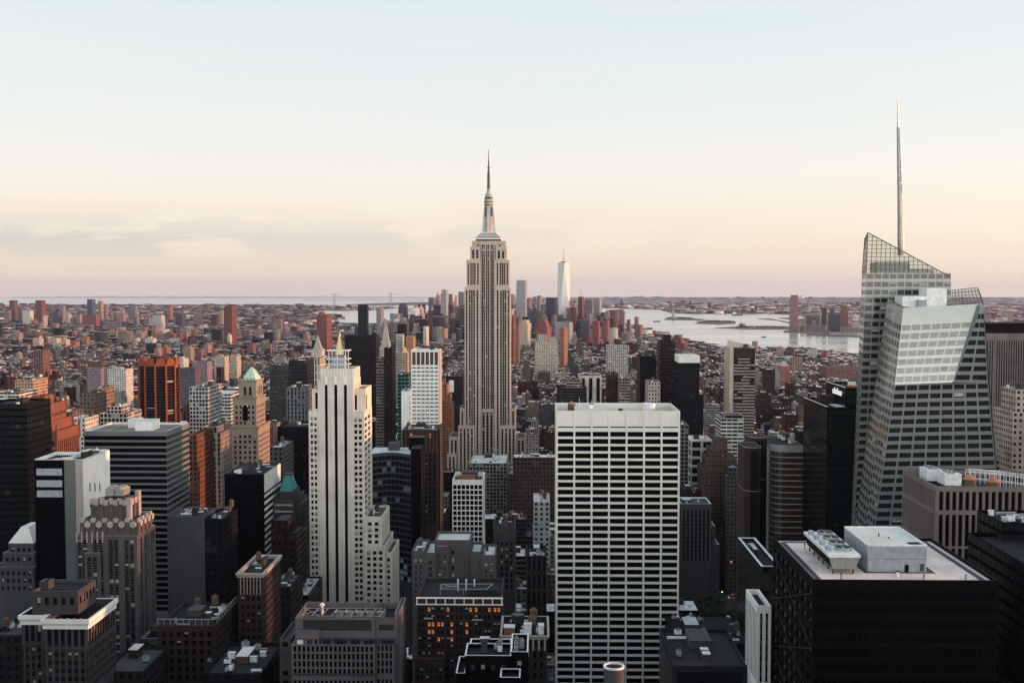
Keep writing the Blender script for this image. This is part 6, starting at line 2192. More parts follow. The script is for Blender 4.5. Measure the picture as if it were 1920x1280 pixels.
T1('fluted_block', 'lower pale lined block in front of the finely lined black slab', 'pale lined block', 1857, 1990, 796, 770, 40, 'strips', (0.26, 0.24, 0.24), 331, 2, cell=(2.6, 400), roof='roof_dark')
T1('brick_tower', 'beige brick tower corner beside the finely lined black slab', 'beige brick corner tower', 1899, 1960, 772, 700, 30, 'punched', (0.50, 0.42, 0.37), 333, 1, more=[(1905, 1960, 730, 704, 22)])
T1('deco_block', 'small stepped grey block squeezed between the faceted skyscraper and pale lined block', 'squeezed stepped block', 1859, 1868, 818, 690, 22, 'punched', (0.30, 0.29, 0.30), 335, 0, cat='office building', more=[(1866, 1877, 850, 686, 24, dict(zb=0))])


def round_stack():
    D = 250.0
    cx = X(1151, 1250, D)
    root = thing('chimney_stack', 'wide round concrete chimney with a pale rim in front of the broad white tower', 'chimney', (cx, D, 120))
    m = MB()
    r = (X(1170, 1250, D) - X(1132, 1250, D)) / 2
    zt = Z(1246, D)
    n = 28
    def ring(rr, z): return [(cx + rr * math.cos(2 * math.pi * k / n), D + rr * math.sin(2 * math.pi * k / n), z) for k in range(n)]
    m.frustum(ring(r, 120), ring(r, zt), 0, cap=False)
    ri = [Vector(p) for p in ring(r - 0.25, zt)]
    rd = [Vector(p) for p in ring(r - 0.25, zt - 6)]
    m.frustum(rd[::-1], ri[::-1], 0, cap=False)
    m.build('shaft', [M['concrete']], root)
    c = MB()
    c.frustum(ring(r + 0.12, zt - 0.3), ring(r + 0.12, zt + 0.1), 0, cap=False)
    c.frustum([Vector(p) for p in ring(r - 0.3, zt - 0.3)][::-1], [Vector(p) for p in ring(r - 0.3, zt + 0.1)][::-1], 0, cap=False)
    for k in range(n):
        a, b = ring(r + 0.12, zt + 0.1)[k], ring(r + 0.12, zt + 0.1)[(k + 1) % n]
        e, f = ring(r - 0.3, zt + 0.1)[(k + 1) % n], ring(r - 0.3, zt + 0.1)[k]
        c.poly([a, b, e, f])
    c.build('rim', [M['white_metal']], root)
    f = MB()
    f.poly(ring(r - 0.3, zt - 3.0))
    f.build('grating', [M['tank']], root)


round_stack()


# ================================================================== far towers: downtown, across the rivers
FAR = []
C_ = dict(grey=(0.30, 0.30, 0.33), dark=(0.13, 0.12, 0.155), navy=(0.09, 0.11, 0.17), white=(0.60, 0.58, 0.55), cream=(0.52, 0.45, 0.38), brown=(0.22, 0.13, 0.11), red=(0.25, 0.105, 0.10), pink=(0.36, 0.24, 0.22),  # far tints: the dark ones are lifted, with haze painted in
          mauve=(0.28, 0.22, 0.25), blue=(0.12, 0.18, 0.24), tan=(0.34, 0.25, 0.20), orange=(0.32, 0.165, 0.12), steel=(0.45, 0.47, 0.48))


def turn(root, T, a):
    """streets there run at another angle; keep the frontage as wide as it looks"""
    x0, x1, y0, y1 = T[0][:4]
    w, d = x1 - x0, y1 - y0
    k = w / (w * math.cos(a) + d * abs(math.sin(a)))
    root.rotation_euler = (0, 0, a)
    root.scale = (max(k, 0.55), max(k, 0.55), 1)


def far(desc, short, u0, u1, vt, D, dep, col, pat='grid', name='far_tower', steps=(), top=None, cat='tower', cell=(5, 4)):
    T = [(u0, u1, vt, D, dep)] + [(a, b, v, D + 3, dep - 6) for a, b, v in steps]
    root, t = hero(name, desc, cat, short, T, style(pat=pat, tint=C_[col], cell=cell, roof=M['roof_grey'], coping=None), len(FAR) + 400, 0)
    FAR.append(short)
    if top:
        x0, x1, y0, y1, zb, z1 = t[-1][:6]
        zt = Z(top, D)
        kind = M['pale_stone'] if col != 'red' else M['red_brick']
        pyramid(root, x0 + 1, x1 - 1, y0 + 1, y1 - 1, z1 - 0.5, zt, kind, 0.06, 'spire_roof')
    if D > 3400:
        rr_ = random.Random(len(FAR))
        turn(root, t, -rr_.uniform(0.2, 0.5) if u0 > 690 else -rr_.uniform(0.0, 0.3))
    return root, t


# -- lower Manhattan, left of the tallest skyscraper
far('slim tower with a grey front and white side, left of the downtown cluster', 'grey and white slim tower', 705, 717, 576, 5200, 60, 'grey', 'strips')
far('wide pale grey block low in the downtown cluster', 'wide pale downtown block', 730, 753, 588, 5800, 60, 'steel', 'ribbon')
far('dark tower with a stepped cap behind the wide pale downtown block', 'dark capped downtown tower', 746, 763, 574, 7000, 60, 'dark', 'grid', steps=((749, 760, 569),))
far('blue grey glass block right of the wide pale downtown block', 'blue grey downtown block', 753.5, 777, 589, 5900, 60, 'blue', 'curtain')
far('dark tower behind the pale pointed downtown tower', 'dark downtown tower', 783, 797, 570, 6900, 50, 'dark')
far('pale stone downtown tower with a pointed top', 'pale pointed downtown tower', 781, 796, 588, 6000, 46, 'cream', 'punched', steps=((784, 794, 580),), top=571)
far('broad pale stone civic tower with stepped spire', 'stepped spire civic tower', 799, 823, 606, 5850, 50, 'cream', 'punched', steps=((804, 815, 592),), top=572)
far('dark purple slab tower in the downtown cluster', 'dark purple downtown slab', 803, 816, 558, 7000, 60, 'mauve')
far('slender mauve tower with a needle top', 'needle topped mauve tower', 816, 826, 562, 6800, 44, 'mauve', 'punched', steps=((818, 824, 553),), top=545)
far('rippled silver apartment tower, tallest left of the tallest limestone skyscraper', 'rippled silver tower', 826, 840, 550, 5900, 36, 'steel', 'strips', steps=((828, 840, 543),))
far('red brown tower beside the rippled silver tower', 'red brown downtown tower', 841, 848, 551, 6600, 50, 'brown', 'strips')
far('cream stepped tower close beside the tallest limestone skyscraper', 'cream stepped downtown tower', 852, 859, 560, 6700, 40, 'cream', 'punched', steps=((853.5, 858, 553),))
far('pale lined slab partly hidden by the tallest limestone skyscraper', 'pale lined downtown slab', 859, 873, 547, 6900, 60, 'grey', 'ribbon')
far('grey slab with a dark companion low beside the tallest limestone skyscraper', 'grey downtown slab', 850, 862, 574, 5500, 50, 'mauve', 'grid')
far('black slab attached to the right of the grey downtown slab', 'black downtown slab', 862.2, 873, 572, 5480, 50, 'dark', 'grid')
far('low pale building in front of the civic tower', 'low pale civic block', 773, 786, 615, 5300, 60, 'cream', 'punched', steps=((776, 783, 606),))
far('white thin tower before the civic tower', 'white thin tower', 793, 803, 612, 4700, 40, 'white', 'punched')
far('beige low block right of the civic tower', 'beige low downtown block', 822, 838, 616, 5000, 60, 'tan', 'punched')
far('mauve office block between civic and silver towers', 'mauve downtown block', 838, 851, 598, 5700, 60, 'mauve', 'grid')
# -- lower Manhattan, right of the tallest skyscraper
far('pale slab emerging right of the tallest limestone skyscraper', 'pale emerging slab', 956, 966, 551, 6600, 50, 'grey', 'ribbon')
far('tall silver fluted tower with a slotted top right of the tallest limestone skyscraper', 'silver fluted tower', 968, 989, 529, 5700, 50, 'steel', 'strips', steps=((969, 988, 525),))
far('dark grey slab stuck to the silver fluted tower', 'dark slab by the fluted tower', 989.2, 996, 559, 5720, 50, 'mauve', 'strips')
far('pale blue slim tower between the fluted and the dark square towers', 'pale blue slim tower', 998, 1006, 569, 6400, 40, 'blue', 'strips')
far('narrow grey tower right of the pale blue slim tower', 'narrow grey tower', 1007, 1016, 554, 6300, 40, 'grey', 'strips')
far('dark blue square glass tower left of the tapering glass tower', 'dark square glass tower', 1024, 1046, 558, 5600, 60, 'navy', 'curtain')
far('mauve tower at the foot of the tapering glass tower', 'mauve foot tower', 1062, 1080, 577, 5500, 50, 'mauve', 'grid')
_r, _t = far('slim red tower under construction with a crane on top', 'red crane tower', 1084, 1096, 560, 6100, 50, 'red', 'grid', steps=((1085, 1095, 556),))
_m = MB()
_cx, _cz = (_t[0][0] + _t[0][1]) / 2, _t[1][5]
_m.tube((_cx, 6120, _cz), (_cx, 6120, _cz + 24), 1.2, 4)
_m.tube((_cx + 8, 6120, _cz + 12), (_cx - 6, 6120, _cz + 40), 0.9, 4)
_m.build('crane', [M['red_brick']], _r)
far('reddish grey office tower with a curved top', 'reddish office tower', 1096, 1114, 566, 5800, 60, 'mauve', 'grid', steps=((1098, 1112, 562),))
far('pale tower with thin floor lines right of the reddish office tower', 'pale lined tower', 1114, 1129, 559, 5900, 50, 'steel', 'ribbon')
far('dark stepped tower left of the cream waterfront tower', 'dark stepped waterfront tower', 1134, 1151, 588, 5750, 50, 'mauve', 'grid', steps=((1137, 1149, 582),))
far('broad cream tower glowing in the sun by the water', 'cream waterfront tower', 1151.3, 1174, 584, 5650, 60, 'pink', 'grid', steps=((1154, 1171, 580),))
far('short mauve tower right of the cream waterfront tower', 'short waterfront tower', 1175, 1184, 599, 5900, 40, 'mauve', 'strips')
far('rounded grey tower near the end of the waterfront', 'rounded end tower', 1190, 1199, 594, 5700, 40, 'mauve', 'strips')
far('low red brown block below the rounded end tower', 'low end block', 1191, 1207, 609, 5350, 60, 'brown', 'punched')
far('wide stepped red brick building below the dark square glass tower', 'stepped red brick building', 1004, 1034, 612, 4300, 60, 'red', 'punched', steps=((1009, 1030, 604), (1013, 1026, 599)))
far('pale low block with a slanted roof under the tapering glass tower', 'slanted pale block', 1041, 1075, 604, 4900, 70, 'steel', 'ribbon')
far('orange brick block with pale cap nearer than the downtown cluster', 'orange brick capped block', 1049, 1065, 617, 3500, 50, 'orange', 'punched', steps=((1051, 1063, 613),))
far('rust red tower just right of the tallest limestone skyscraper', 'rust red tower', 960, 967, 596, 3600, 40, 'red', 'strips', steps=((961, 966, 590),))
far('rust red slab paired with the rust red tower', 'rust red slab', 967.3, 975, 612, 3550, 40, 'brown', 'punched')
far('pale stepped block behind the rust red slab', 'pale stepped downtown block', 973, 996, 606, 4600, 60, 'cream', 'punched', steps=((978, 992, 600),))
far('red brick housing slab below the cream waterfront tower', 'red housing slab', 1111, 1126, 602, 4700, 40, 'red', 'punched')
far('red brick housing slab just right of its twin', 'second red housing slab', 1130, 1144, 601, 4650, 40, 'red', 'punched')
far('dark low block between the crane tower and the red housing slab', 'dark low block', 1088, 1108, 600, 5000, 50, 'dark', 'grid')
far('cream building with stepped wings in the streets below the tapering tower', 'cream stepped street block', 1003, 1046, 640, 3200, 60, 'cream', 'punched', steps=((1008, 1026, 628), (1030, 1042, 632)))
far('long white gridded building right of the cream stepped street block', 'long white gridded building', 1138, 1178, 648, 3000, 50, 'white', 'grid')
far('stepped red brick apartment house behind the dark balconied tower', 'red terraced house', 1258, 1292, 643, 4600, 60, 'red', 'ribbon', steps=((1262, 1284, 634), (1266, 1279, 628)))
far('long dark red warehouse right of the red terraced house', 'long dark red warehouse', 1268, 1305, 655, 4250, 50, 'brown', 'punched')
far('pink brick tower at the shore behind the staggered balcony tower', 'pink shore tower', 1411, 1424, 640, 4300, 34, 'pink', 'punched')
far('paired pink brick tower on the near shore', 'paired shore tower', 1456, 1474, 654, 4000, 40, 'pink', 'punched', steps=((1460, 1469, 650),))
far('dark pink shore block right of the paired shore tower', 'dark pink shore block', 1475, 1495, 654, 4050, 44, 'brown', 'grid')
far('white twin block on the near shore', 'white shore block', 1516, 1536, 655, 4000, 40, 'white', 'strips')
far('bright pink brick block beside the white shore block', 'bright pink shore block', 1542, 1557, 660, 3900, 40, 'red', 'punched')
far('beige slab tower standing before the near shore', 'beige slab tower', 1486, 1505, 670, 3300, 30, 'tan', 'strips')
far('pale gabled pier shed beside the faceted skyscraper', 'pale pier shed', 1583, 1614, 676, 3700, 50, 'cream', 'punched')
far('long reddish brick block under the pale pier shed', 'long reddish block', 1548, 1612, 688, 3000, 60, 'brown', 'punched')
far('orange brick gabled hall among the brick blocks near the shore', 'orange gabled hall', 1462, 1482, 686, 2800, 40, 'orange', 'punched', top=676)


for _a in [(1016, 1024, 574, 5900, 'grey', 'strips', 'grey filler tower left of the dark square glass tower', 'grey gap tower'), (1047, 1057, 590, 5300, 'blue', 'curtain', 'low blue glass block before the tapering glass tower', 'low blue block'),
           (1079, 1086, 580, 6300, 'steel', 'ribbon', 'pale thin tower between the mauve foot tower and the red crane tower', 'pale gap tower'), (990, 999, 578, 5500, 'blue', 'grid', 'blue grey block under the pale blue slim tower', 'blue gap block'),
           (765, 780, 598, 5500, 'mauve', 'grid', 'mauve block beneath the blue grey downtown block', 'mauve low downtown block'), (716, 731, 600, 5600, 'steel', 'ribbon', 'steel grey block right of the grey and white slim tower', 'steel low block'),
           (1128, 1136, 586, 5900, 'navy', 'curtain', 'narrow navy tower left of the dark stepped waterfront tower', 'narrow navy tower'), (1100, 1110, 588, 5500, 'grey', 'strips', 'grey block in front of the reddish office tower', 'grey front block'),
           (1034, 1044, 590, 5200, 'mauve', 'grid', 'mauve block in front of the dark square glass tower', 'mauve front block'), (828, 838, 596, 5400, 'cream', 'punched', 'cream block at the foot of the rippled silver tower', 'cream foot block')]:
    far(_a[6], _a[7], _a[0], _a[1], _a[2], _a[3], 46, _a[4], _a[5])


def tapering_tower():
    D = 5880.0
    root = thing('glass_skyscraper', 'tapering glass tower with a blazing white facet and a thin mast', 'skyscraper', (X(1057, 560, D), D + 30, 0))
    FOOT.append((X(1045, 560, D), X(1070, 560, D), D, D + 62, Z(492, D), 'tapering glass tower'))
    cx, cy, z1 = X(1057, 560, D), D + 30, Z(492, D)
    h = (X(1068, 560, D) - X(1046, 560, D)) / 2
    th = R(8)
    def rot(a, b): return (cx + a * math.cos(th) - b * math.sin(th), cy + a * math.sin(th) + b * math.cos(th))
    bot = [rot(-h, -h), rot(h, -h), rot(h, h), rot(-h, h)]
    top = [rot(0, -h), rot(h, 0), rot(0, h), rot(-h, 0)]
    m = MB()
    zb = 56
    m.frustum([(*p, 0) for p in bot], [(*p, zb) for p in bot], 0)
    for k in range(4):
        m.poly([(*bot[k], zb), (*bot[(k + 1) % 4], zb), (*top[k], z1)], 0)
        m.poly([(*bot[(k + 1) % 4], zb), (*top[(k + 1) % 4], z1), (*top[k], z1)], 0)
    m.poly([(*p, z1) for p in top], 1)
    m.build('wall', [mat_glass('tapering_tower_glass', (0.30, 0.29, 0.31), 0.12, 0.5, 0.26, 0.01), M['roof_grey']], root)
    c = MB()
    c.cyl(cx, cy, z1, z1 + 6, 14, 14, 16, 0)
    c.build('crown_ring', [M['red_brick']], root)
    s = MB()
    s.cyl(cx, cy, z1 + 6, Z(478, D), 3.2, 2.4, 8, 0)
    s.cyl(cx, cy, Z(478, D), Z(462, D), 1.6, 0.8, 8, 0)
    s.build('mast', [M['steel']], root)


tapering_tower()
# -- across the harbour
far('tall rounded tan tower alone on the far shore', 'tall far shore tower', 1481, 1500, 562, 6754, 50, 'pink', 'strips', steps=((1483, 1499, 553),))
far('short orange tower right of the tall far shore tower', 'short orange shore tower', 1513, 1525, 591, 6900, 40, 'orange', 'grid')
far('short grey tower right of the short orange shore tower', 'short grey shore tower', 1530, 1541.5, 591, 6900, 40, 'grey', 'grid')
far('deep blue glass tower on the far shore', 'deep blue shore tower', 1542, 1553, 578, 6800, 40, 'navy', 'curtain')
far('dark tower behind the wide navy block', 'dark rear shore tower', 1557, 1567, 578, 7100, 40, 'dark', 'grid')
far('wide navy glass block on the far shore', 'wide navy shore block', 1554, 1579, 590, 6600, 50, 'navy', 'curtain')
far('orange brown tower with shouldered top on the far shore', 'shouldered shore tower', 1575, 1594, 581, 6750, 50, 'orange', 'grid', steps=((1578, 1591, 574),))
far('low pale pier building at the far shore edge', 'low pale pier building', 1520, 1560, 620, 6500, 60, 'tan', 'ribbon')
far('long white arched pier building nearest on the far shore', 'long white pier building', 1558, 1614, 624, 6150, 60, 'white', 'ribbon')
far('pale domed block at the end of the far shore', 'pale domed shore block', 1598, 1618, 606, 6900, 60, 'cream', 'punched')
far('low orange block at the foot of the tall far shore tower', 'low orange foot block', 1501, 1512, 610, 6650, 40, 'orange', 'grid')
far('low grey blue block behind the low pale pier building', 'low grey blue block', 1513, 1552, 610, 6700, 50, 'grey', 'ribbon')
far('low white block by the long white pier building', 'low white shore block', 1577, 1612, 614, 6450, 50, 'grey', 'grid')
far('low pink block right of the faceted skyscraper on the horizon', 'low pink horizon block', 1848, 1862, 596, 4800, 50, 'pink', 'punched')
far('cream block on the horizon above the finely lined black slab', 'cream horizon block', 1892, 1906, 585, 5200, 50, 'tan', 'punched')
# -- left skyline across the other river
_far_left = [
    (17, 28, 563, 8300, 'brown', 'brown tower highest near the left edge of the far skyline', 'left edge brown tower'), (33, 40, 575, 8000, 'dark', 'dark slim tower right of the left edge brown tower', 'left dark slim tower'),
    (8, 16, 582, 8200, 'tan', 'tan short tower left of the left edge brown tower', 'left tan tower'), (42, 57, 582, 7600, 'white', 'pale greenish stepped tower on the far skyline', 'pale greenish tower'),
    (65, 81, 563, 7800, 'red', 'tall dark red tower on the far skyline', 'tall dark red tower'), (79, 83, 592, 6900, 'white', 'white needle slim block under the tall dark red tower', 'white needle block'),
    (98, 111, 584, 7700, 'dark', 'dark slab right of the tall dark red tower', 'dark far slab'), (111.5, 118, 573, 8200, 'grey', 'pale grey slim tower beside the dark far slab', 'pale grey slim tower'),
    (123, 129, 588, 7600, 'white', 'short white tower right of the pale grey slim tower', 'short white far tower'), (138, 150, 590, 7700, 'pink', 'pink block left of the wide red far block', 'pink far block'),
    (153, 182, 590, 7300, 'red', 'wide red far block under the blue and white tower', 'wide red far block'), (162, 175, 561, 8100, 'navy', 'blue and white tower on the far skyline', 'blue and white tower'),
    (183, 190, 564, 8300, 'tan', 'beige slim tower right of the blue and white tower', 'beige slim far tower'), (195, 200, 570, 8600, 'grey', 'grey thin tower right of the beige slim far tower', 'grey thin far tower'),
    (196, 222, 604, 6700, 'mauve', 'low wide mauve block beneath the grey thin far tower', 'low mauve far block'), (221, 232, 588, 7400, 'mauve', 'purple block right of the wide red far block', 'purple far block'),
    (212, 221, 587, 7500, 'orange', 'orange block touching the purple far block', 'orange far block'), (240, 255, 574, 8400, 'grey', 'greenish grey tower mid far skyline', 'greenish grey tower'),
    (249, 257, 594, 7500, 'mauve', 'mauve short tower under the greenish grey tower', 'short mauve far tower'), (285, 305, 591, 6700, 'white', 'bright white block mid far skyline', 'bright white far block'),
    (313, 320, 573, 8300, 'orange', 'orange slim tower beyond the bright white far block', 'orange slim far tower'), (328, 345, 588, 7600, 'dark', 'dark block right of the orange slim far tower', 'dark far block'),
    (362, 377, 588, 7400, 'tan', 'pale striped pair right of the dark far block', 'pale striped far pair'), (410, 419, 582, 7400, 'cream', 'cream slab left of the red banded river tower', 'cream far slab'),
    (512, 530, 599, 6300, 'tan', 'tan block right of the red banded river tower', 'tan far block'), (270, 280, 596, 7200, 'grey', 'grey short block left of the bright white far block', 'grey short far block'),
    (58, 65, 600, 7200, 'pink', 'pink short block right of the pale greenish tower', 'pink short far block'), (131, 138, 596, 7300, 'mauve', 'mauve little tower right of the short white far tower', 'mauve little tower')]
for u0, u1, v, D, c, d, s_ in _far_left:
    far(d, s_, u0, u1, v, D, 50, c, random.Random(u0 * 7).choice(['punched', 'grid', 'strips']))
far('red banded tower with a dark crown by the river', 'red banded river tower', 418, 439, 577, 5000, 50, 'red', 'ribbon', steps=((420, 438, 573),))
far('broad red brown tower on the far river bank', 'broad red brown tower', 592, 618, 594, 4300, 60, 'red', 'strips', steps=((595, 616, 591),))
far('dark red slab with a white side near the tree belt', 'dark red white sided slab', 63, 80, 657, 2500, 40, 'brown', 'strips')
# -- brick housing estates
_est = [(60, 77, 634, 4000, 'cream'), (84, 96, 636, 4100, 'cream'), (97, 110, 634, 4050, 'cream'), (112, 127, 636, 4000, 'cream'), (130, 146, 640, 3900, 'orange'), (148, 164, 632, 4000, 'orange'), (22, 40, 624, 4500, 'tan'),
        (45, 80, 622, 4700, 'orange'), (134, 142, 622, 4800, 'orange'), (200, 219, 620, 4800, 'tan'), (221, 238, 620, 4400, 'pink'), (239, 247, 626, 4300, 'orange'), (252, 269, 624, 4600, 'pink'), (271, 290, 634, 4200, 'white'),
        (264, 275, 614, 5200, 'orange'), (283, 294, 620, 4700, 'orange'), (294.5, 303, 622, 4700, 'pink'), (306, 327, 625, 4600, 'red'), (330, 341, 626, 4700, 'red'), (342, 353, 622, 4900, 'pink'), (357, 368, 618, 5100, 'brown'),
        (388, 398, 628, 4500, 'grey'), (399, 408, 622, 4300, 'white'), (343, 360, 652, 3300, 'tan'), (288, 300, 653, 3300, 'pink'), (302, 316, 651, 3250, 'orange'), (366, 380, 653, 3400, 'brown'), (381, 394, 646, 3450, 'pink'),
        (395, 407, 655, 3350, 'orange'), (400, 424, 668, 2500, 'cream'), (430, 447, 666, 2600, 'cream'), (330, 348, 672, 2300, 'white'), (359, 392, 678, 2200, 'mauve'), (463, 477, 645, 3700, 'brown'), (568, 580, 625, 4200, 'tan'),
        (425, 432, 628, 4300, 'white'), (452, 462, 622, 4700, 'red'), (476, 494, 618, 5000, 'pink'), (160, 195, 690, 1900, 'mauve'), (200, 240, 692, 1800, 'white'), (335, 370, 690, 1750, 'dark')]
_names = dict(cream='cream', orange='orange lit', tan='tan', pink='pink', white='white', red='red', brown='brown', grey='grey', mauve='mauve', dark='dark')
LATER = []          # (root, description, u, v, D) labelled below by what they stand beside
for k, (u0, u1, v, D, c) in enumerate(_est):
    D = (258 - random.Random(k).uniform(40, 58)) * F / (v - 539) if v < 660 else D * 1.15
    root, t = hero('housing_block', 'x', 'apartment block', None, [(u0, u1, v, D, 30)] + ([(u0 + (u1 - u0) * 0.3, u1 - (u1 - u0) * 0.3, v - 3, D + 8, 14)] if k % 2 else []),
                   style(pat='punched', tint=C_[c], cell=(5, 4)), 700 + k, 0)
    root['group'] = 'brick housing blocks'
    turn(root, t, -random.Random(k + 50).uniform(0.1, 0.4))
    LATER.append((root, _names[c] + (' housing block with a roof house' if k % 2 else ' plain housing block'), (u0 + u1) / 2, v, D))


# ================================================================== ground, water, islands, hills
def sheet(name, polys, z, mat, kind='structure', thick=2.0):
    mb = MB()
    for p in polys:
        mb.poly([(x, y, z) for x, y in p], 0)
        n = len(p)
        for i in range(n):
            a, b = p[i], p[(i + 1) % n]
            mb.poly([(*a, z - thick), (*b, z - thick), (*b, z), (*a, z)], 0)
    o = mb.build(name, [mat])
    o['kind'] = kind
    return o


def ccw(p):
    a = sum(p[i][0] * p[(i + 1) % len(p)][1] - p[(i + 1) % len(p)][0] * p[i][1] for i in range(len(p)))
    return p if a > 0 else p[::-1]


def mat_water():
    m, t, b = nmat('harbour_water')
    tc = N(t, 'ShaderNodeTexCoord')
    mp = N(t, 'ShaderNodeMapping')
    mp.inputs['Scale'].default_value = (0.012, 0.03, 1)
    t.links.new(tc.outputs['Object'], mp.inputs[0])
    n1 = N(t, 'ShaderNodeTexNoise')
    n1.inputs['Scale'].default_value = 1.0
    n1.inputs['Detail'].default_value = 8
    t.links.new(mp.outputs[0], n1.inputs['Vector'])
    bp = N(t, 'ShaderNodeBump')
    bp.inputs['Strength'].default_value = 0.05
    bp.inputs['Distance'].default_value = 3.0
    t.links.new(n1.outputs[0], bp.inputs['Height'])
    t.links.new(bp.outputs[0], b.inputs['Normal'])
    mp2 = N(t, 'ShaderNodeMapping')
    mp2.inputs['Scale'].default_value = (0.0006, 0.0022, 1)
    t.links.new(tc.outputs['Object'], mp2.inputs[0])
    n2 = N(t, 'ShaderNodeTexNoise')
    n2.inputs['Detail'].default_value = 6
    n2.inputs['Scale'].default_value = 1.0
    t.links.new(mp2.outputs[0], n2.inputs['Vector'])
    r = ramp(t, n2.outputs[0], [(0.35, (0.10, 0.10, 0.10)), (0.65, (0.24, 0.24, 0.24))])
    t.links.new(r, b.inputs['Roughness'])
    b.inputs['Base Color'].default_value = (0.36, 0.39, 0.38, 1)
    b.inputs['Specular IOR Level'].default_value = 0.6
    return m


def mat_land(name, cols, scale):
    m, t, b = nmat(name)
    tc = N(t, 'ShaderNodeTexCoord')
    n1 = N(t, 'ShaderNodeTexNoise')
    n1.inputs['Scale'].default_value = scale
    n1.inputs['Detail'].default_value = 9
    n1.inputs['Roughness'].default_value = 0.65
    t.links.new(tc.outputs['Object'], n1.inputs['Vector'])
    t.links.new(ramp(t, n1.outputs[0], cols), b.inputs['Base Color'])
    b.inputs['Roughness'].default_value = 0.95
    b.inputs['Specular IOR Level'].default_value = 0.1
    return m


M['water'] = mat_water()
M['street'] = mat_land('city_ground', [(0.35, (0.022, 0.022, 0.026)), (0.5, (0.045, 0.042, 0.045)), (0.62, (0.03, 0.036, 0.026))], 0.03)
M['suburb'] = mat_land('suburb_ground', [(0.36, (0.035, 0.045, 0.035)), (0.48, (0.10, 0.09, 0.085)), (0.58, (0.05, 0.06, 0.045)), (0.66, (0.32, 0.28, 0.26))], 0.006)
M['flats'] = mat_land('port_ground', [(0.36, (0.07, 0.07, 0.06)), (0.47, (0.17, 0.14, 0.12)), (0.55, (0.08, 0.085, 0.07)), (0.63, (0.48, 0.44, 0.40))], 0.004)
M['island'] = mat_land('island_ground', [(0.4, (0.10, 0.095, 0.08)), (0.6, (0.20, 0.17, 0.14))], 0.02)
M['hill'] = mat_land('hazed_hill', [(0.36, (0.14, 0.14, 0.145)), (0.52, (0.23, 0.215, 0.215)), (0.66, (0.42, 0.38, 0.36))], 0.003)  # greyed and lightened, so the colour itself carries part of the haze
M['leaf'] = mat_tint('leaf', 0.9, 0.6, 1.3, 0.5)

_w = MB()
_w.poly([(-30000, -1500, -2), (30000, -1500, -2), (30000, 30000, -2), (-30000, 30000, -2)], 0)
_wo = _w.build('water', [M['water']])
_wo['kind'] = 'structure'


def g(u, v):
    p = GP(u, v, 0.0)
    return (p.x, p.y)


manh = [(-6000, -1400), (2600, -1400), (1900, 2500), g(1660, 677), g(1600, 668), g(1500, 657), g(1400, 655), g(1335, 651), g(1290, 641), g(1245, 629), g(1205, 618), g(1180, 608), g(1100, 603), g(900, 602), g(730, 604), g(700, 606), g(600, 604), g(580, 620)]
manh += [(-2600, 5200), (-6000, 3000)]
sheet('ground', [ccw(manh)], 0.0, M['street'])
brook = [(-16000, -1400), (-6020, -1400), (-6020, 3000), (-2630, 5230), g(575, 613), g(605, 600), g(640, 598), g(640, 592), g(560, 588), g(600, 582), g(700, 581), g(740, 577), g(640, 574.5), g(560, 573), g(400, 571), g(200, 571), g(40, 571), g(-400, 571)]
sheet('suburban_land', [ccw(brook)], 0.02, M['suburb'])
sheet('harbour_headland', [ccw([g(640, 571.2), g(700, 568.4), g(780, 566.4), g(880, 565.4), g(960, 566.2), g(960, 571.4), g(800, 571.8), g(700, 572.6)])], 0.1, M['flats'])
sheet('port_land', [ccw([g(880, 563.5), g(1250, 577.5), g(1300, 581), g(1480, 584), g(1475, 587), g(1360, 588), g(1300, 588.5), g(1258, 586.5), g(1240, 581), g(1190, 578.5), g(1120, 577), g(960, 575), g(960, 562.5), g(2050, 562), g(2050, 634), g(1850, 634), g(1622, 632), g(1560, 629.5),
                                     g(1512, 627.5), g(1512, 624), g(1468, 622.5), g(1470, 620), g(1500, 617), g(1482, 606), g(1490, 598), g(1530, 595), g(1530, 591), g(1480, 590)])], 0.1, M['flats'])
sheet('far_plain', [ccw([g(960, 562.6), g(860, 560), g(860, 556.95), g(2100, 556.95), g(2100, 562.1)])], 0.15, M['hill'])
for pts, nm in (([(1245, 599), (1258, 595.5), (1285, 595), (1300, 597), (1322, 598.5), (1316, 600), (1290, 600)], 'monument_island'), ([(1303, 606), (1320, 601.5), (1378, 602), (1379, 606.5), (1350, 608)], 'hall_island'),
                ([(1340, 614.5), (1385, 612), (1440, 611), (1484, 611.5), (1484, 617), (1430, 617), (1385, 616)], 'park_spit'),
                ([(1420, 597), (1445, 597.2), (1482, 604), (1482, 606), (1455, 600)], 'jetty'), ([(1460, 596), (1482, 595), (1482, 598.5)], 'jetty')):
    sheet(nm, [ccw([g(*p) for p in pts])], 1.0, M['island'], thick=3.0)


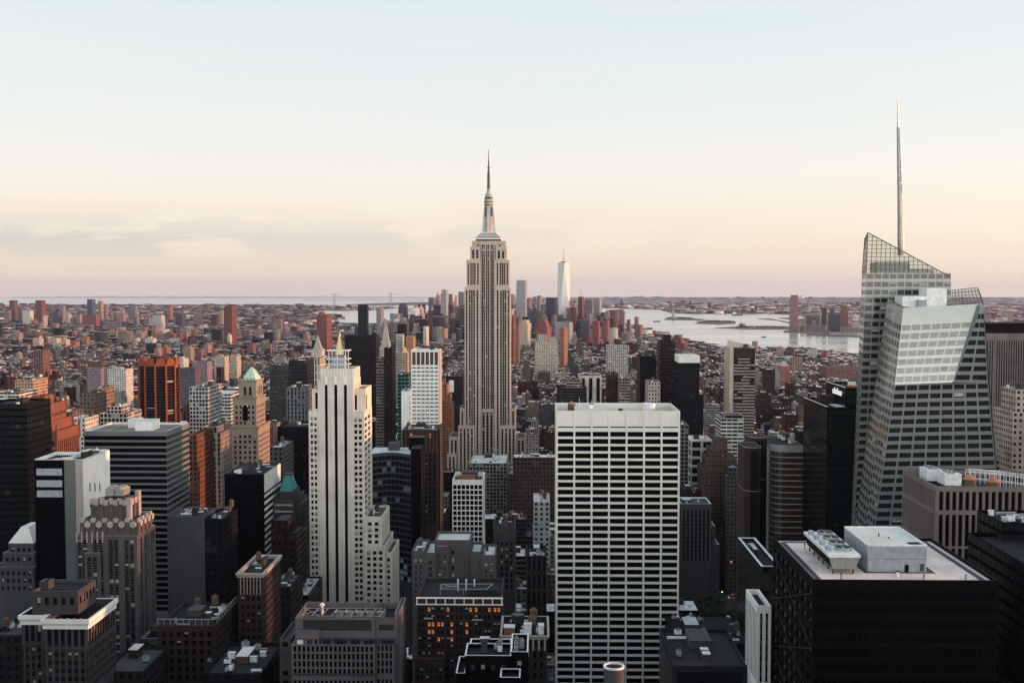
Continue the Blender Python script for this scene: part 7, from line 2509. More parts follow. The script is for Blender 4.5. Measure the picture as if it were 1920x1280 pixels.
def ridge(name, pts, D, depth, mat, seed):
    """wooded hills: pts (u, v) of the skyline"""
    rng = random.Random(seed)
    mb = MB()
    n = 90
    us = [p[0] for p in pts]
    rows = 6
    grid = []
    for j in range(rows + 1):
        t = j / rows
        row = []
        for i in range(n + 1):
            u = us[0] + (us[-1] - us[0]) * i / n
            for a, b in zip(pts, pts[1:]):
                if a[0] <= u <= b[0]:
                    v = a[1] + (b[1] - a[1]) * (u - a[0]) / (b[0] - a[0])
                    break
            Dj = D + depth * (t - 0.5)
            h = max(0.5, Z(v, D, u)) * math.sin(math.pi * min(1, t * 1.0)) ** 0.8 * (1 + 0.12 * math.sin(i * 1.7 + j) + rng.uniform(-.05, .05))
            row.append((X(u, v, Dj), Dj, h if 0 < j < rows else -1.0))
        grid.append(row)
    for j in range(rows):
        for i in range(n):
            mb.poly([grid[j][i], grid[j][i + 1], grid[j + 1][i + 1], grid[j + 1][i]], 0)
    o = mb.build(name, [mat])
    o['kind'] = 'structure'


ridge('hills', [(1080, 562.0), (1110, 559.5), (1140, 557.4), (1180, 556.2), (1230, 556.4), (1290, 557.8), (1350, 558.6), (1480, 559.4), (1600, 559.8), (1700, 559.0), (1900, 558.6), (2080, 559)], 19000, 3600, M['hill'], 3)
M['hazed_ridge'] = mat_land('haze_paled_ridge', [(0.4, (0.46, 0.44, 0.43)), (0.6, (0.62, 0.58, 0.55))], 0.002)  # far ridge: distance haze is put into this pale colour
ridge('hills', [(20, 557), (60, 556.2), (200, 555.3), (420, 555.4), (600, 556), (760, 556.4), (860, 557)], 28500, 1800, M['hazed_ridge'], 5)


# ================================================================== small things on and by the water
def bridge():
    D = 17000.0
    root = thing('suspension_bridge', 'hazy suspension bridge with two towers on the horizon', 'bridge', (X(680, 560, D), D, 0))
    tops = []
    for u, v in ((627, 550.5), (733, 549.5)):
        x, z = X(u, v, D), Z(v, D)
        m = MB()
        for s_ in (-11, 11):
            m.box(x + s_ - 5, x + s_ + 5, D - 6, D + 6, 0, z, 0)
        m.box(x - 12, x + 12, D - 5.5, D + 5.5, z - 14, z - 1, 0, bottom=True)
        m.box(x - 12, x + 12, D - 5.5, D + 5.5, z * 0.45, z * 0.5, 0, bottom=True)
        m.build('tower', [M['grey_metal']], root)
        tops.append((x, z))
    m = MB()
    x0, x1 = tops[0][0] - 500, tops[1][0] + 500
    m.box(x0, x1, D - 15, D + 15, 62, 70, 0, bottom=True)
    m.build('deck', [M['grey_metal']], root)
    m = MB()
    prev = None
    for k in range(25):
        t = k / 24
        x = tops[0][0] + (tops[1][0] - tops[0][0]) * t
        z = 78 + (tops[0][1] - 78) * (2 * t - 1) ** 2
        if prev:
            m.tube(prev, (x, D, z), 3.0, 4)
        prev = (x, D, z)
    for (a, b) in ((tops[0], x0), (tops[1], x1)):
        m.tube((a[0], D, a[1]), (b, D, 70), 3.0, 4)
    m.build('cable', [M['grey_metal']], root)


bridge()


def monument():
    p = GP(1262, 597, 1.0)
    root = thing('statue', 'small green statue on a tall stone pedestal on its island', 'statue', p)
    D = p.y
    m = MB()
    m.box(p.x - 28, p.x + 28, D - 28, D + 28, 0, 18, 0)
    m.frustum([(p.x - 11, D - 11, 18), (p.x + 11, D - 11, 18), (p.x + 11, D + 11, 18), (p.x - 11, D + 11, 18)], [(p.x - 7, D - 7, 46), (p.x + 7, D - 7, 46), (p.x + 7, D + 7, 46), (p.x - 7, D + 7, 46)], 0)
    m.build('pedestal', [M['pale_stone']], root)
    m = MB()
    m.cyl(p.x, D, 46, 70, 6.5, 4.0, 10, 0)
    m.cyl(p.x, D, 70, 80, 4.0, 2.0, 10, 0)
    m.cyl(p.x, D, 80, 86, 2.2, 1.6, 10, 0)
    m.tube((p.x - 3, D, 76), (p.x - 6, D, 93), 1.3, 6)
    m.build('figure', [M['copper']], root)


monument()


def boat(u, v, L, label):
    p = GP(u, v, -2.0)
    root = thing('boat', label, 'boat', p)
    m = MB()
    h, w = L * 0.10, L * 0.13
    m.frustum([(p.x - L / 2 * 0.85, p.y - w * 0.7, -2), (p.x + L / 2 * 0.7, p.y - w * 0.7, -2), (p.x + L / 2 * 0.7, p.y + w * 0.7, -2), (p.x - L / 2 * 0.85, p.y + w * 0.7, -2)],
              [(p.x - L / 2, p.y - w, h - 2), (p.x + L / 2, p.y - w * 0.4, h - 1), (p.x + L / 2, p.y + w * 0.4, h - 1), (p.x - L / 2, p.y + w, h - 2)], 0)
    m.build('hull', [M['dark_metal']], root)
    m = MB()
    m.box(p.x - L * 0.42, p.x - L * 0.12, p.y - w * 0.7, p.y + w * 0.7, h - 2, h + L * 0.09, 0)
    m.box(p.x - L * 0.36, p.x - L * 0.22, p.y - w * 0.4, p.y + w * 0.4, h + L * 0.09, h + L * 0.15, 0)
    m.build('cabin', [M['white_metal']], root)


boat(1383, 591, 110, 'cargo ship lying beyond the flat island in the harbour')
boat(1232, 603, 60, 'white wake ferry on the water near the rounded end tower')
boat(1570, 662, 26, 'small launch on the near river before the faceted skyscraper')
boat(1432, 632, 30, 'small ferry in mid river above the staggered balcony tower')


# ================================================================== trees
def leaf_cloud(mb, cx, cy, z0, r, h, n, rng, size, col):
    for _ in range(n):
        while True:
            a, b, c = rng.uniform(-1, 1), rng.uniform(-1, 1), rng.uniform(-1, 1)
            q = a * a + b * b + c * c
            if 0.25 < q < 1:
                break
        px, py, pz = cx + a * r, cy + b * r, z0 + h * 0.5 + c * h * 0.5
        d1 = Vector((rng.uniform(-1, 1), rng.uniform(-1, 1), rng.uniform(-.4, .6))).normalized() * size * rng.uniform(.6, 1.3)
        d2 = Vector((rng.uniform(-1, 1), rng.uniform(-1, 1), rng.uniform(-.2, .8))).normalized() * size * rng.uniform(.6, 1.3)
        o = Vector((px, py, pz))
        k = rng.uniform(0.55, 1.35)
        mb.poly([o, o + d1, o + d1 * 0.8 + d2, o + d2], 0, None, tuple(x * k for x in col))


def park_trees():
    rng = random.Random(17)
    protos = []
    for k in range(3):
        root = thing('park_tree', 'x', 'tree', (0, 0, 0), 'dark leafy trees of the park')
        h = 17 + 2 * k
        t = MB()
        t.cyl(0, 0, 0, h * 0.5, 0.45, 0.25, 8, 0)
        for a in range(5):
            th = a * 1.26 + k
            t.tube((0, 0, h * (0.35 + 0.04 * a)), (3.2 * math.cos(th), 3.2 * math.sin(th), h * (0.6 + 0.05 * a)), 0.16, 5)
        t.build('trunk', [M['tank']], root)
        c = MB()
        for _ in range(9):
            leaf_cloud(c, rng.uniform(-3, 3), rng.uniform(-3, 3), h * rng.uniform(.38, .62), rng.uniform(2, 3.4), rng.uniform(4, 6.5), 60, rng, 0.9, (0.028, 0.045, 0.022))
        c.build('crown', [M['leaf']], root)
        protos.append(root)
    first = [True] * 3
    k = 0
    for row in range(7):
        for i in range(9):
            x = 114 + i * 7.0 + rng.uniform(-1.6, 1.6)
            y = 800 + row * 13 + rng.uniform(-3, 3)
            if 148 < x < 156:
                continue
            j = k % 3
            k += 1
            if first[j]:
                r = protos[j]
                first[j] = False
            else:
                r = protos[j].copy()
                COL.objects.link(r)
                for ch in list(protos[j].children):
                    c = ch.copy()
                    COL.objects.link(c)
                    c.parent = r
            r.location = (x, y, 0)
            r.rotation_euler = (0, 0, rng.uniform(0, 6.28))
            r['label'] = 'dark leafy park tree in the shaded square beside the broad white tower'


park_trees()


def tree_mass(name, pts, seed, n, col=(0.035, 0.045, 0.03), h=14):
    """distant belts of trees nobody could count"""
    rng = random.Random(seed)
    mb = MB()
    for _ in range(n):
        a = rng.random()
        i = min(len(pts) - 2, int(a * (len(pts) - 1)))
        t = a * (len(pts) - 1) - i
        p, q = pts[i], pts[i + 1]
        u, v = p[0] + (q[0] - p[0]) * t + rng.uniform(-4, 4), p[1] + (q[1] - p[1]) * t + rng.uniform(-p[2], p[2])
        w = GP(u, v, 0)
        leaf_cloud(mb, w.x, w.y, 0, h * 0.55, h * rng.uniform(.7, 1.2), 26, rng, h * 0.28, col)
    o = mb.build(name, [M['leaf']])
    o['kind'] = 'stuff'


tree_mass('tree_belt', [(85, 684, 3), (120, 681, 4), (180, 679, 4), (240, 684, 4)], 3, 420)
tree_mass('tree_belt', [(0, 606, 2), (60, 604, 3), (120, 606, 3), (240, 608, 2)], 4, 420, h=18)
tree_mass('tree_belt', [(535, 652, 4), (555, 650, 6), (575, 648, 5)], 5, 160)
tree_mass('tree_belt', [(1250, 597.5, .6), (1275, 596.5, .6), (1300, 598, .5)], 6, 160, col=(0.10, 0.085, 0.07), h=10)
tree_mass('tree_belt', [(1310, 604, .8), (1345, 603.5, 1), (1376, 604.5, .8)], 7, 160, col=(0.10, 0.085, 0.07), h=9)
tree_mass('tree_belt', [(1384, 614, .5), (1410, 613.5, .6), (1470, 614.5, .6)], 8, 160, col=(0.10, 0.085, 0.07), h=9)
_b = 0
for (u0, u1, v, D, c, d, s_) in ((1322, 1352, 600.5, 8650, 'brown', 'long brick hall on the nearer harbour island', 'island hall'), (1356, 1374, 601, 8550, 'tan', 'tan hall at the end of the nearer harbour island', 'island end hall'),
                                 (1386, 1400, 607.5, 7300, 'brown', 'domed brown terminal on the low spit', 'spit terminal'), (1402, 1420, 611, 7300, 'white', 'white shed on the low spit', 'spit shed')):
    far(d, s_, u0, u1, v, D, 60, c, 'punched', top=604 if 'domed' in d else None)


# ================================================================== street lamps and cars in the gaps
def lamp_post(x, y, label, group):
    root = thing('street_lamp', label, 'street lamp', (x, y, 0), group)
    m = MB()
    m.cyl(x, y, 0, 4.6, 0.14, 0.09, 8, 0)
    m.cyl(x, y, 0, 0.5, 0.3, 0.22, 8, 0)
    m.build('post', [M['dark_metal']], root)
    m = MB()
    for k in range(6):
        a0, a1 = -math.pi / 2 + math.pi * k / 6, -math.pi / 2 + math.pi * (k + 1) / 6
        m.cyl(x, y, 5.1 + 0.62 * math.sin(a0), 5.1 + 0.62 * math.sin(a1), max(0.02, 0.62 * math.cos(a0)), max(0.02, 0.62 * math.cos(a1)), 10, 0, cap=False)
    m.build('globe', [M['lamp']], root)
    return root


_lg = GP(1297, 1110, 0)
for k, (u, v) in enumerate(((1297, 1096), (1312, 1096), (1335, 1096), (1297, 1110), (1312, 1110), (1335, 1110), (1347, 1110), (1354, 1109))):
    p = GP(u, v, 5)
    lamp_post(p.x, p.y, 'amber globe street lamp at the far edge of the dark shaded square', 'amber globe lamps by the dark square')


def make_car(col, name, label):
    root = thing('parked_car', label, 'car', (0, 0, 0), 'cars with their lights on')
    m = MB()
    m.frustum([(-0.9, -2.2, 0.35), (0.9, -2.2, 0.35), (0.9, 2.2, 0.35), (-0.9, 2.2, 0.35)], [(-0.88, -2.15, 0.85), (0.88, -2.15, 0.85), (0.88, 2.15, 0.85), (-0.88, 2.15, 0.85)], 0)
    m.frustum([(-0.82, -1.3, 0.85), (0.82, -1.3, 0.85), (0.82, 1.6, 0.85), (-0.82, 1.6, 0.85)], [(-0.66, -0.7, 1.42), (0.66, -0.7, 1.42), (0.66, 1.1, 1.42), (-0.66, 1.1, 1.42)], 1, 0)
    m.build('body', [col, M['glass']], root)
    for sx in (-0.85, 0.85):
        for sy in (-1.4, 1.4):
            w = MB()
            n = 12
            ra = [(sx - 0.1, sy + 0.33 * math.cos(2 * math.pi * k / n), 0.33 + 0.33 * math.sin(2 * math.pi * k / n)) for k in range(n)]
            rb = [(sx + 0.1, p[1], p[2]) for p in ra]
            w.frustum(ra, rb, 0, cap=True, capb=True)
            w.build('wheel', [M['black_metal']], root)
        h = MB()
        h.box(sx * 0.8 - 0.2, sx * 0.8 + 0.2, -2.26, -2.2, 0.55, 0.8, 0, bottom=True)
        h.build('headlight', [M['white_lamp']], root)
        h = MB()
        h.box(sx * 0.8 - 0.2, sx * 0.8 + 0.2, 2.2, 2.26, 0.55, 0.8, 0, bottom=True)
        h.build('tail_light', [M['red_lamp']], root)
    return root


def cars():
    rng = random.Random(9)
    protos = [make_car(M['dark_metal'], 'a', 'x'), make_car(M['white_metal'], 'b', 'x'), make_car(M['gold'], 'c', 'x')]
    words = ['dark car', 'white car', 'yellow cab']
    used = [False] * 3
    k = 0
    for u, v in [(1362, 1098), (1370, 1101), (1378, 1096), (1366, 1108), (1385, 1104), (1372, 1113), (1381, 1112), (1388, 1117), (1366, 1119), (1376, 1121), (1384, 1124), (1392, 1128), (1370, 1128), (1394, 1142), (1398, 1156), (1402, 1168), (1374, 1148)]:
        p = GP(u, v, 0.5)
        j = rng.randrange(3)
        if used[j]:
            r = protos[j].copy()
            COL.objects.link(r)
            for ch in list(protos[j].children):
                c = ch.copy()
                COL.objects.link(c)
                c.parent = r
        else:
            r = protos[j]
            used[j] = True
        r.location = (p.x, p.y, 0.02)
        r.rotation_euler = (0, 0, 0 if k % 3 else math.pi)
        r['label'] = words[j] + ' with its lights on in the avenue by the dark shaded square'
        k += 1
    for j in range(3):
        if not used[j]:
            for ch in list(protos[j].children):
                bpy.data.objects.remove(ch)
            bpy.data.objects.remove(protos[j])


cars()


# ================================================================== the packed streets: ordinary buildings
RNG = random.Random(2024)
TINTS = [('red brick', (0.15, 0.055, 0.045), 4), ('brown brick', (0.09, 0.055, 0.05), 6), ('tan', (0.30, 0.22, 0.165), 4), ('beige', (0.42, 0.36, 0.29), 4), ('grey', (0.17, 0.165, 0.17), 5), ('white', (0.66, 0.64, 0.60), 5),
         ('dark', (0.045, 0.042, 0.05), 5), ('pinkish', (0.30, 0.19, 0.175), 2), ('cream', (0.50, 0.45, 0.38), 2)]
ROOFT = [('pale roof', (0.84, 0.83, 0.80), 6), ('grey roof', (0.24, 0.235, 0.24), 3), ('dark roof', (0.028, 0.028, 0.035), 5), ('brown roof', (0.16, 0.10, 0.085), 1)]


def pick(rng, tbl):
    return rng.choices(tbl, [t[2] for t in tbl])[0]


def inside(p, poly):
    x, y = p
    r = False
    for i in range(len(poly)):
        (x0, y0), (x1, y1) = poly[i], poly[(i + 1) % len(poly)]
        if (y0 > y) != (y1 > y) and x < (x1 - x0) * (y - y0) / (y1 - y0) + x0:
            r = not r
    return r


def clear_of(x0, x1, y0, y1, m=3.0):
    for a, b, c, d, z, s_ in FOOT:
        if x0 < b + m and x1 > a - m and y0 < d + m and y1 > c - m:
            return False
    return True


LOTS = []
PARK = (110, 182, 780, 905)
y = 560.0
avenues = [-1330, -1130, -930, -730, -590, -440, -300, -143, 115, 385, 660, 930, 1200]
row = 0
while y < 4700:
    rowd = 29.0 if y < 2600 else 27.0
    for half in (0, 1):
        y0 = y + half * (rowd + 1.5)
        xl, xr = -0.49 * y0 - 60, 0.47 * y0 + 60
        x = xl + RNG.uniform(0, 20)
        while x < xr:
            far_k = min(1.0, max(0, (y0 - 900) / 2500))
            wdt = RNG.choice([14, 18, 22, 26, 30, 38, 46]) * 1.15 if y0 < 1250 else (RNG.choice([10, 14, 18, 22, 28, 36]) if y0 < 1900 else RNG.choice([8, 11, 14, 17, 22, 30]))
            if any(a - 13 < x + wdt and x < a + 13 for a in avenues):
                x = min(a + 13 for a in avenues if a - 13 < x + wdt and x < a + 13) + 0.5
                x = max(x, x)
                if any(a - 13 < x + wdt and x < a + 13 for a in avenues):
                    x += 1
                    continue
            dep = rowd * RNG.uniform(0.8, 1.0)
            if y0 < 900:
                h = RNG.uniform(28, 66)
            elif y0 < 1400:
                h = min(96, max(18, RNG.lognormvariate(3.75, 0.42)))
            elif y0 < 2600:
                h = min(88, max(13, RNG.lognormvariate(3.25, 0.44)))
            else:
                h = min(36, max(9, RNG.lognormvariate(2.70, 0.34)))
                if RNG.random() < 0.012 and x < 500:
                    h = RNG.uniform(35, 60)
                if x > 600 and y0 > 3000:
                    h = min(h, 17)
            x1, y1 = x + wdt, y0 + dep
            p = (x, x1, y0, y1)
            ok = clear_of(*p) and not (x < PARK[1] and x1 > PARK[0] and y0 < PARK[3] and y1 > PARK[2]) and inside(((x + x1) / 2, y1 + 20), manh)
            if ok and 700 < y0 < 960 and 95 < x < 200:
                ok = False
            if ok:
                LOTS.append(dict(x0=x, x1=x1, y0=y0, y1=y1, h=h, t=pick(RNG, TINTS), r=pick(RNG, ROOFT), s=RNG.randrange(10 ** 6)))
            x = x1 + (0.4 if RNG.random() < 0.8 else RNG.uniform(2, 8))
    y += 2 * rowd + 1.5 + 17.0
    row += 1

# which of them show, and how large: a coarse painter's pass over the boxes, far to near
GW, GH, SCL = 960, 640, 0.5
buf = np.full((GH, GW), -1, dtype=np.int32)


def box_screen(x0, x1, y0, y1, z):
    us, vs = [], []
    for xx in (x0, x1):
        for yy in (y0, y1):
            q = proj((xx, yy, z))
            us.append(q[0])
            vs.append(q[1])
    f = [proj((x0, y0, 0)), proj((x1, y0, 0))]
    return min(us), max(us), min(vs), max(f[0][1], f[1][1])


allb = [(d['y0'], k, (d['x0'], d['x1'], d['y0'], d['y1'], d['h'])) for k, d in enumerate(LOTS)] + [(f[2], -2, (f[0], f[1], f[2], f[3], f[4])) for f in FOOT]
for yy, k, b in sorted(allb, key=lambda e: -e[0]):
    u0, u1, v0, v1 = (c * SCL for c in box_screen(*b))
    a, c, e, f = int(max(0, round(u0))), int(min(GW, round(u1))), int(max(0, round(v0))), int(min(GH, round(v1)))
    if a < c and e < f:
        buf[e:f, a:c] = k
ids, cnt = np.unique(buf, return_counts=True)
shown = {int(i): int(n) for i, n in zip(ids, cnt) if i >= 0}
order = sorted(shown, key=lambda k: -shown[k])
MINE = set(order[:300])
PATS = ['punched', 'punched', 'grid', 'ribbon', 'strips', 'punched']


def desc_of(d):
    h = d['h']
    size = 'low' if h < 24 else ('mid height' if h < 50 else 'tall')
    wd = 'narrow ' if d['x1'] - d['x0'] < 20 else ('wide ' if d['x1'] - d['x0'] > 36 else '')
    return f"{size} {wd}{d['t'][0]} building with {d['r'][0]}"


for k in order[:300]:
    d = LOTS[k]
    rng = random.Random(d['s'])
    x0, x1, y0, y1, h = d['x0'], d['x1'], d['y0'], d['y1'], d['h']
    kk = rng.uniform(0.75, 1.2)
    kk *= 0.30 if y0 < 1000 else (0.28 if y0 < 1500 else 0.5)  # street canyon shade is painted into the wall tint, strongest nearby
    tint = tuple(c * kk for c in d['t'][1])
    root = thing('city_building', 'x', 'building', ((x0 + x1) / 2, (y0 + y1) / 2, 0), 'ordinary buildings of the packed streets')
    pat = PATS[d['s'] % len(PATS)]
    m = MB()
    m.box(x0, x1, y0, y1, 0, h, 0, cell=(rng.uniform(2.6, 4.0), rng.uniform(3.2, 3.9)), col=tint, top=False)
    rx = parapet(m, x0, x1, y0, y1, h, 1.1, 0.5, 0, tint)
    if h > 40 and rng.random() < 0.5 and x1 - x0 > 16:
        i = rng.uniform(2.5, 5)
        hh = h + rng.uniform(6, 16)
        m.box(x0 + i, x1 - i, y0 + i, y1 - 1, h - 1.1, hh, 0, cell=(3.2, 3.6), col=tint, top=False)
        r2 = parapet(m, x0 + i, x1 - i, y0 + i, y1 - 1, hh, 1.1, 0.5, 0, tint)
        rf = MB()
        rf.poly([(r2[0], r2[2], r2[4]), (r2[1], r2[2], r2[4]), (r2[1], r2[3], r2[4]), (r2[0], r2[3], r2[4])], 0, None, d['r'][1])
        rf.build('roof', [M['tint']], root)
        big = r2
    else:
        big = rx
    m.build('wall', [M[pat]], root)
    rf = MB()
    rf.poly([(rx[0], rx[2], rx[4]), (rx[1], rx[2], rx[4]), (rx[1], rx[3], rx[4]), (rx[0], rx[3], rx[4])], 0, None, d['r'][1])
    rf.build('roof', [M['tint']], root)
    if shown[k] > 60:
        clutter(root, big[0], big[1], big[2], big[3], big[4], d['s'], 4 if shown[k] > 200 else 2, 0.6, 0.4)
    else:
        bw = (x1 - x0) * 0.3
        unit_box(root, x0 + bw, x0 + 2 * bw, (y0 + y1) / 2, (y0 + y1) / 2 + 6, big[4], big[4] + 4, rng.choice([M['grey_stone'], M['tan_brick'], M['pale_stone']]), roofmat=M['roof_pale'])
    q = proj(((x0 + x1) / 2, y0, h))
    LATER.append((root, desc_of(d), q[0], q[1], y0))


# ================================================================== masses too many to count
class NB:
    """many boxes with numpy: walls with window cells, roofs with their own colour"""
    def __init__(s): s.b = []

    def add(s, cx, cy, w, d, z0, z1, rot, col, roof, pat): s.b.append((cx, cy, w, d, z0, z1, rot, *col, *roof, pat))

    def build(s, name, mats, cell=(3.6, 3.6)):
        a = np.array(s.b, dtype=np.float64)
        n = len(a)
        cx, cy, w, d, z0, z1, rot = a[:, :7].T
        c, sn = np.cos(rot), np.sin(rot)
        sx = np.array([-1, 1, 1, -1]) * 0.5
        sy = np.array([-1, -1, 1, 1]) * 0.5
        lx, ly = w[:, None] * sx, d[:, None] * sy
        px = cx[:, None] + lx * c[:, None] - ly * sn[:, None]
        py = cy[:, None] + lx * sn[:, None] + ly * c[:, None]
        v = np.zeros((n, 8, 3))
        v[:, :4, 0], v[:, :4, 1], v[:, :4, 2] = px, py, z0[:, None]
        v[:, 4:, 0], v[:, 4:, 1], v[:, 4:, 2] = px, py, z1[:, None]
        quads = np.array([[0, 1, 5, 4], [1, 2, 6, 5], [2, 3, 7, 6], [3, 0, 4, 7], [4, 5, 6, 7]])
        f = (quads[None] + 8 * np.arange(n)[:, None, None]).reshape(-1, 4)
        nu = np.stack([w, d, w, d], 1)
        nu = np.maximum(1, np.round(nu / cell[0]))
        nv = np.maximum(1, np.round((z1 - z0) / cell[1]))
        uv = np.zeros((n, 5, 4, 2))
        off = np.arange(n) % 997
        uv[:, :4, 1, 0] = nu
        uv[:, :4, 2, 0] = nu
        uv[:, :4, 2, 1] = nv[:, None]
        uv[:, :4, 3, 1] = nv[:, None]
        uv[:, :4, :, 0] += off[:, None, None]
        col = np.ones((n, 5, 4, 4), dtype=np.float32)
        col[:, :4, :, :3] = a[:, None, None, 7:10]
        col[:, 4, :, :3] = a[:, None, 10:13]
        me = bpy.data.meshes.new(name)
        me.vertices.add(n * 8)
        me.vertices.foreach_set('co', v.ravel())
        me.loops.add(n * 20)
        me.loops.foreach_set('vertex_index', f.ravel())
        me.polygons.add(n * 5)
        me.polygons.foreach_set('loop_start', np.arange(n * 5) * 4)
        mi = np.repeat(a[:, 13].astype(int)[:, None], 5, 1)
        mi[:, 4] = len(mats) - 1
        for m in mats:
            me.materials.append(m)
        me.polygons.foreach_set('material_index', mi.ravel())
        ul = me.uv_layers.new(name='UVMap')
        ul.data.foreach_set('uv', uv.ravel())
        ca = me.color_attributes.new('tint', 'FLOAT_COLOR', 'CORNER')
        ca.data.foreach_set('color', col.ravel())
        me.update(calc_edges=True)
        me.validate()
        o = bpy.data.objects.new(name, me)
        COL.objects.link(o)
        o['kind'] = 'stuff'
        return o


MATS = [M['punched'], M['grid'], M['ribbon'], M['strips'], M['tint']]
nb = NB()
for k, d in enumerate(LOTS):
    if k in MINE or (k not in shown and d['y0'] < 3000 and RNG.random() < 0.5):
        continue
    kk = RNG.uniform(0.75, 1.2) * (0.38 if d['y0'] < 1500 else 0.45)  # wall tint darkened to carry the shade of the street canyons
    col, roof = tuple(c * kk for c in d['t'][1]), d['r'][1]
    cx, cy, w, dd = (d['x0'] + d['x1']) / 2, (d['y0'] + d['y1']) / 2, d['x1'] - d['x0'], d['y1'] - d['y0']
    nb.add(cx, cy, w, dd, 0, d['h'], 0, col, roof, RNG.randrange(4))
    if d['y0'] < 3800:
        for _ in range(RNG.choice([1, 2, 3])):
            bw, bd = RNG.uniform(2.5, w * 0.4), RNG.uniform(2.5, dd * 0.4)
            nb.add(cx + RNG.uniform(-.5, .5) * (w - bw), cy + RNG.uniform(-.5, .5) * (dd - bd), bw, bd, d['h'], d['h'] + RNG.uniform(1.5, 6), 0, pick(RNG, TINTS)[1], pick(RNG, ROOFT)[1], 0 if RNG.random() < 0.3 else 4)
# lower Manhattan streets
y = 4700.0
while y < 7400:
    x = -2600.0
    while x < 1300:
        w = RNG.choice([16, 22, 28, 40, 55])
        if inside((x + w / 2, y + 16), manh) and inside((x + w / 2, y + 50), manh) and clear_of(x, x + w, y, y + 28, 1):
            h = max(9, RNG.lognormvariate(2.7, 0.4))
            if x > 500 and y < 5600:
                h = min(h, 18)
            if RNG.random() < 0.02 and x < 400:
                h = RNG.uniform(40, 80)
            if y > 5200 and -700 < x < 380:
                h = max(24, RNG.lognormvariate(4.15, 0.45))
                h = min(h, 165)
            kk = RNG.choice([0.2, 0.35, 0.6, 1.0, 1.3] if y < 5300 else [0.6, 0.9, 1.2, 1.4])  # farther walls get paler tints that stand in for haze
            nb.add(x + w / 2, y + 14, w, 28, 0, h, RNG.choice([0, 0.25, -0.2]), tuple(c * kk for c in pick(RNG, TINTS)[1]), pick(RNG, ROOFT)[1], RNG.randrange(4))
        x += w + RNG.choice([0.5, 0.5, 6, 14])
    y += 44
nb.build('city_blocks', MATS)
# the boroughs across the east river
nb = NB()
y = 3600.0
k = 0
while y < 16300:
    stp = 34 + (y - 3600) / 12600 * 74
    x = -0.5 * y - 100
    xr = -0.06 * y
    while x < xr:
        w = RNG.uniform(0.4, 1.1) * stp
        cxp, cyp = x + w / 2, y + RNG.uniform(0, stp * 0.4)
        if RNG.random() < 0.72 and inside((cxp, cyp), brook) and clear_of(x, x + w, y, y + stp, 1):
            h = max(7, RNG.lognormvariate(2.45, 0.4))
            r = RNG.random()
            if r < 0.014:
                h = RNG.uniform(24, 45)
                w = min(w, 34)
            if r < 0.003 and y < 9500:
                h = RNG.uniform(50, 85)
            kk = RNG.choice([0.2, 0.35, 0.6, 1.0, 1.4])
            nb.add(cxp, cyp, w, stp * RNG.uniform(0.4, 0.7), 0, h, RNG.choice([0.5, 0.5, -0.25, 0.15]), tuple(c * kk for c in pick(RNG, TINTS)[1]), pick(RNG, ROOFT)[1], RNG.randrange(4))
        x += w + RNG.choice([0.1, 0.1, 0.5]) * stp
    y += stp * 0.95
nb.build('borough_blocks', MATS, (5, 4))
# ports and towns beyond the harbour
nb = NB()
portp = [g(960, 562.6), g(960, 575), g(1120, 577), g(1190, 578.5), g(1240, 581), g(1300, 588), g(1480, 587), g(1622, 631), g(2050, 633), g(2050, 562.3)]
for _ in range(5200):
    u, v = RNG.uniform(960, 2000), 562.6 + 70 * RNG.random() ** 2.2
    p = GP(u, v, 0)
    if inside((p.x, p.y), portp) and (p.y > 7300 or u > 1640 or (u > 1500 and v < 622)):
        sc = p.y / 9000
        w = RNG.uniform(25, 90) * sc
        h = RNG.uniform(7, 16) * (1 + 0.4 * sc)
        if RNG.random() < 0.03:
            h *= 3
            w *= 0.4
        kk = RNG.uniform(1, 1.4)
        nb.add(p.x, p.y, w, w * RNG.uniform(.4, .9), 0, h, RNG.uniform(-.6, .6), tuple(min(.8, c * kk) for c in pick(RNG, TINTS)[1]), pick(RNG, ROOFT)[1], RNG.randrange(4))
nb.build('harbour_town', MATS, (6, 5))
# the unseen neighbourhood below and behind the viewpoint and to the west: it shades the canyons
nb = NB()
rr = random.Random(77)
nb.add(0, -16, 60, 46, 0, 250, 0, (0.3, 0.28, 0.26), (0.1, 0.1, 0.1), 3)
nb.add(17, 256, 24, 30, 0, 124, 0, (0.1, 0.1, 0.1), (0.05, 0.05, 0.05), 3)
for yy in range(-420, 330, 42):
    for xx in range(-420, 640, 52):
        if -60 < xx < 60 and -70 < yy < 40:
            continue
        if 55 < xx < 150 and 270 < yy < 400:
            continue
        lim = 236 if yy < 20 else 258 - 0.372 * (yy + 46) - 14
        h = min(lim - rr.uniform(0, 22), rr.uniform(150, 260))
        if abs(xx - -143) < 30 or abs(xx - 190) < 22:
            continue
        if h < 12:
            continue
        nb.add(xx + 20, yy + 18, 40, 34, 0, h, 0, (0.16, 0.15, 0.15), (0.1, 0.1, 0.1), rr.randrange(4))
for yy in range(330, 2300, 70):
    edge = 0.475 * (yy + 60) + 30
    for j in range(7):
        xx = edge + j * 62
        if clear_of(xx - 26, xx + 26, yy, yy + 44, 2) and rr.random() < 0.82:
            nb.add(xx, yy + 22, 50, 40, 0, rr.uniform(130, 218) if yy < 620 else rr.uniform(50, 165) * (1.0 if yy < 1500 else 0.6), 0, (0.2, 0.18, 0.17), (0.1, 0.1, 0.1), rr.randrange(4))
nb.build('neighbouring_blocks', MATS)


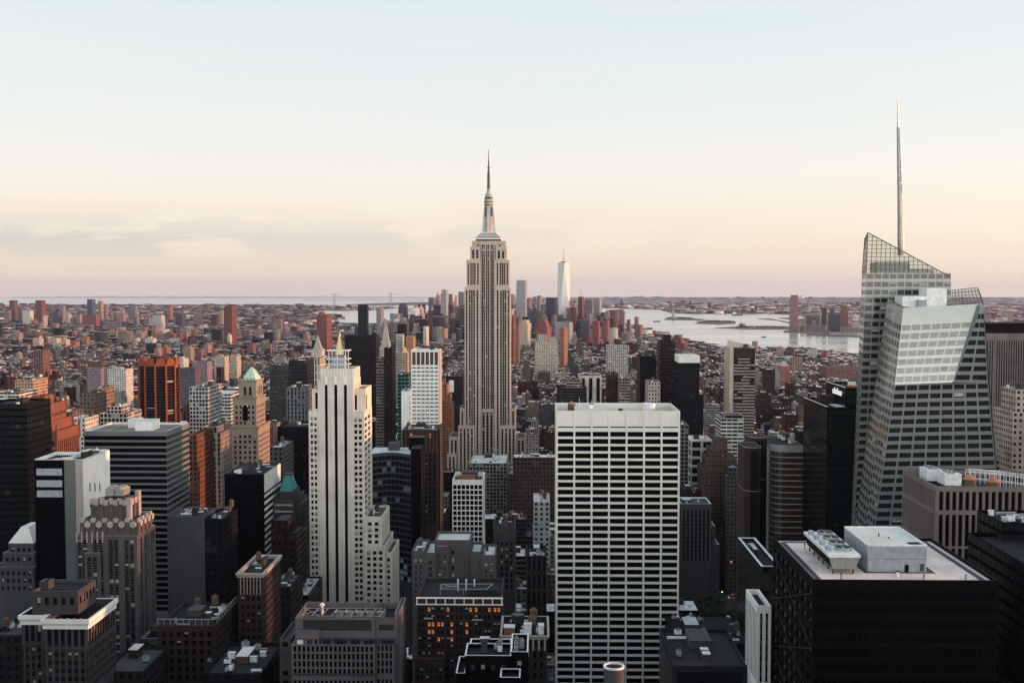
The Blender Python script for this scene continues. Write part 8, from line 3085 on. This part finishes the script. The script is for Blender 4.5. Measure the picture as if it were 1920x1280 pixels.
# ================================================================== labels for the many: what each stands beside
def label_the_many():
    refs = []
    for x0, x1, y0, y1, z, s_ in FOOT:
        if not s_:
            continue
        q = proj(((x0 + x1) / 2, y0, z))
        if q and -20 < q[0] < 1940:
            refs.append((q[0], q[1], y0, s_, proj((x0, y0, z))[0], proj((x1, y0, z))[0]))
    groups = {}
    for root, d, u, v, D in LATER:
        best = None
        for (ru, rv, rD, s_, ul, ur) in refs:
            du = 0 if ul <= u <= ur else min(abs(u - ul), abs(u - ur))
            w = du + 0.8 * abs(v - rv) + 0.012 * abs(D - rD)
            if best is None or w < best[0]:
                best = (w, ru, rv, rD, s_, ul, ur)
        _, ru, rv, rD, s_, ul, ur = best
        if u < ul:
            rel = 'left of'
        elif u > ur:
            rel = 'right of'
        else:
            rel = 'behind' if D > rD else 'in front of'
        groups.setdefault((d, rel, s_), []).append((D, root))
    ords = ['nearest', 'second nearest', 'third nearest', 'fourth nearest', 'fifth nearest', 'sixth nearest', 'seventh nearest', 'eighth nearest', 'ninth nearest']
    for (d, rel, s_), lst in groups.items():
        lst.sort(key=lambda e: e[0])
        for i, (D, root) in enumerate(lst):
            if len(lst) == 1:
                t = f'{d}, {rel} the {s_}'
            else:
                t = f'{ords[min(i, 8)]} {d}, {rel} the {s_}'
            w = t.split()
            root['label'] = ' '.join(w[:16])


label_the_many()

# ================================================================== the air
hz = MB()
hz.box(-30500, 30500, -2500, 31500, -3.2, 452, 0, bottom=True)
hm = bpy.data.materials.new('haze_air')
hm.use_nodes = True
ht = hm.node_tree
ht.nodes.clear()
hv = ht.nodes.new('ShaderNodeVolumePrincipled')
hv.inputs['Color'].default_value = (0.72, 0.68, 0.90, 1)
hv.inputs['Density'].default_value = 1.2e-5
hv.inputs['Anisotropy'].default_value = 0.65
ho_ = ht.nodes.new('ShaderNodeOutputMaterial')
ht.links.new(hv.outputs[0], ho_.inputs['Volume'])
hob = hz.build('haze', [hm])
hob['kind'] = 'stuff'

for o in bpy.data.objects:
    if '_o' in o:
        del o['_o']
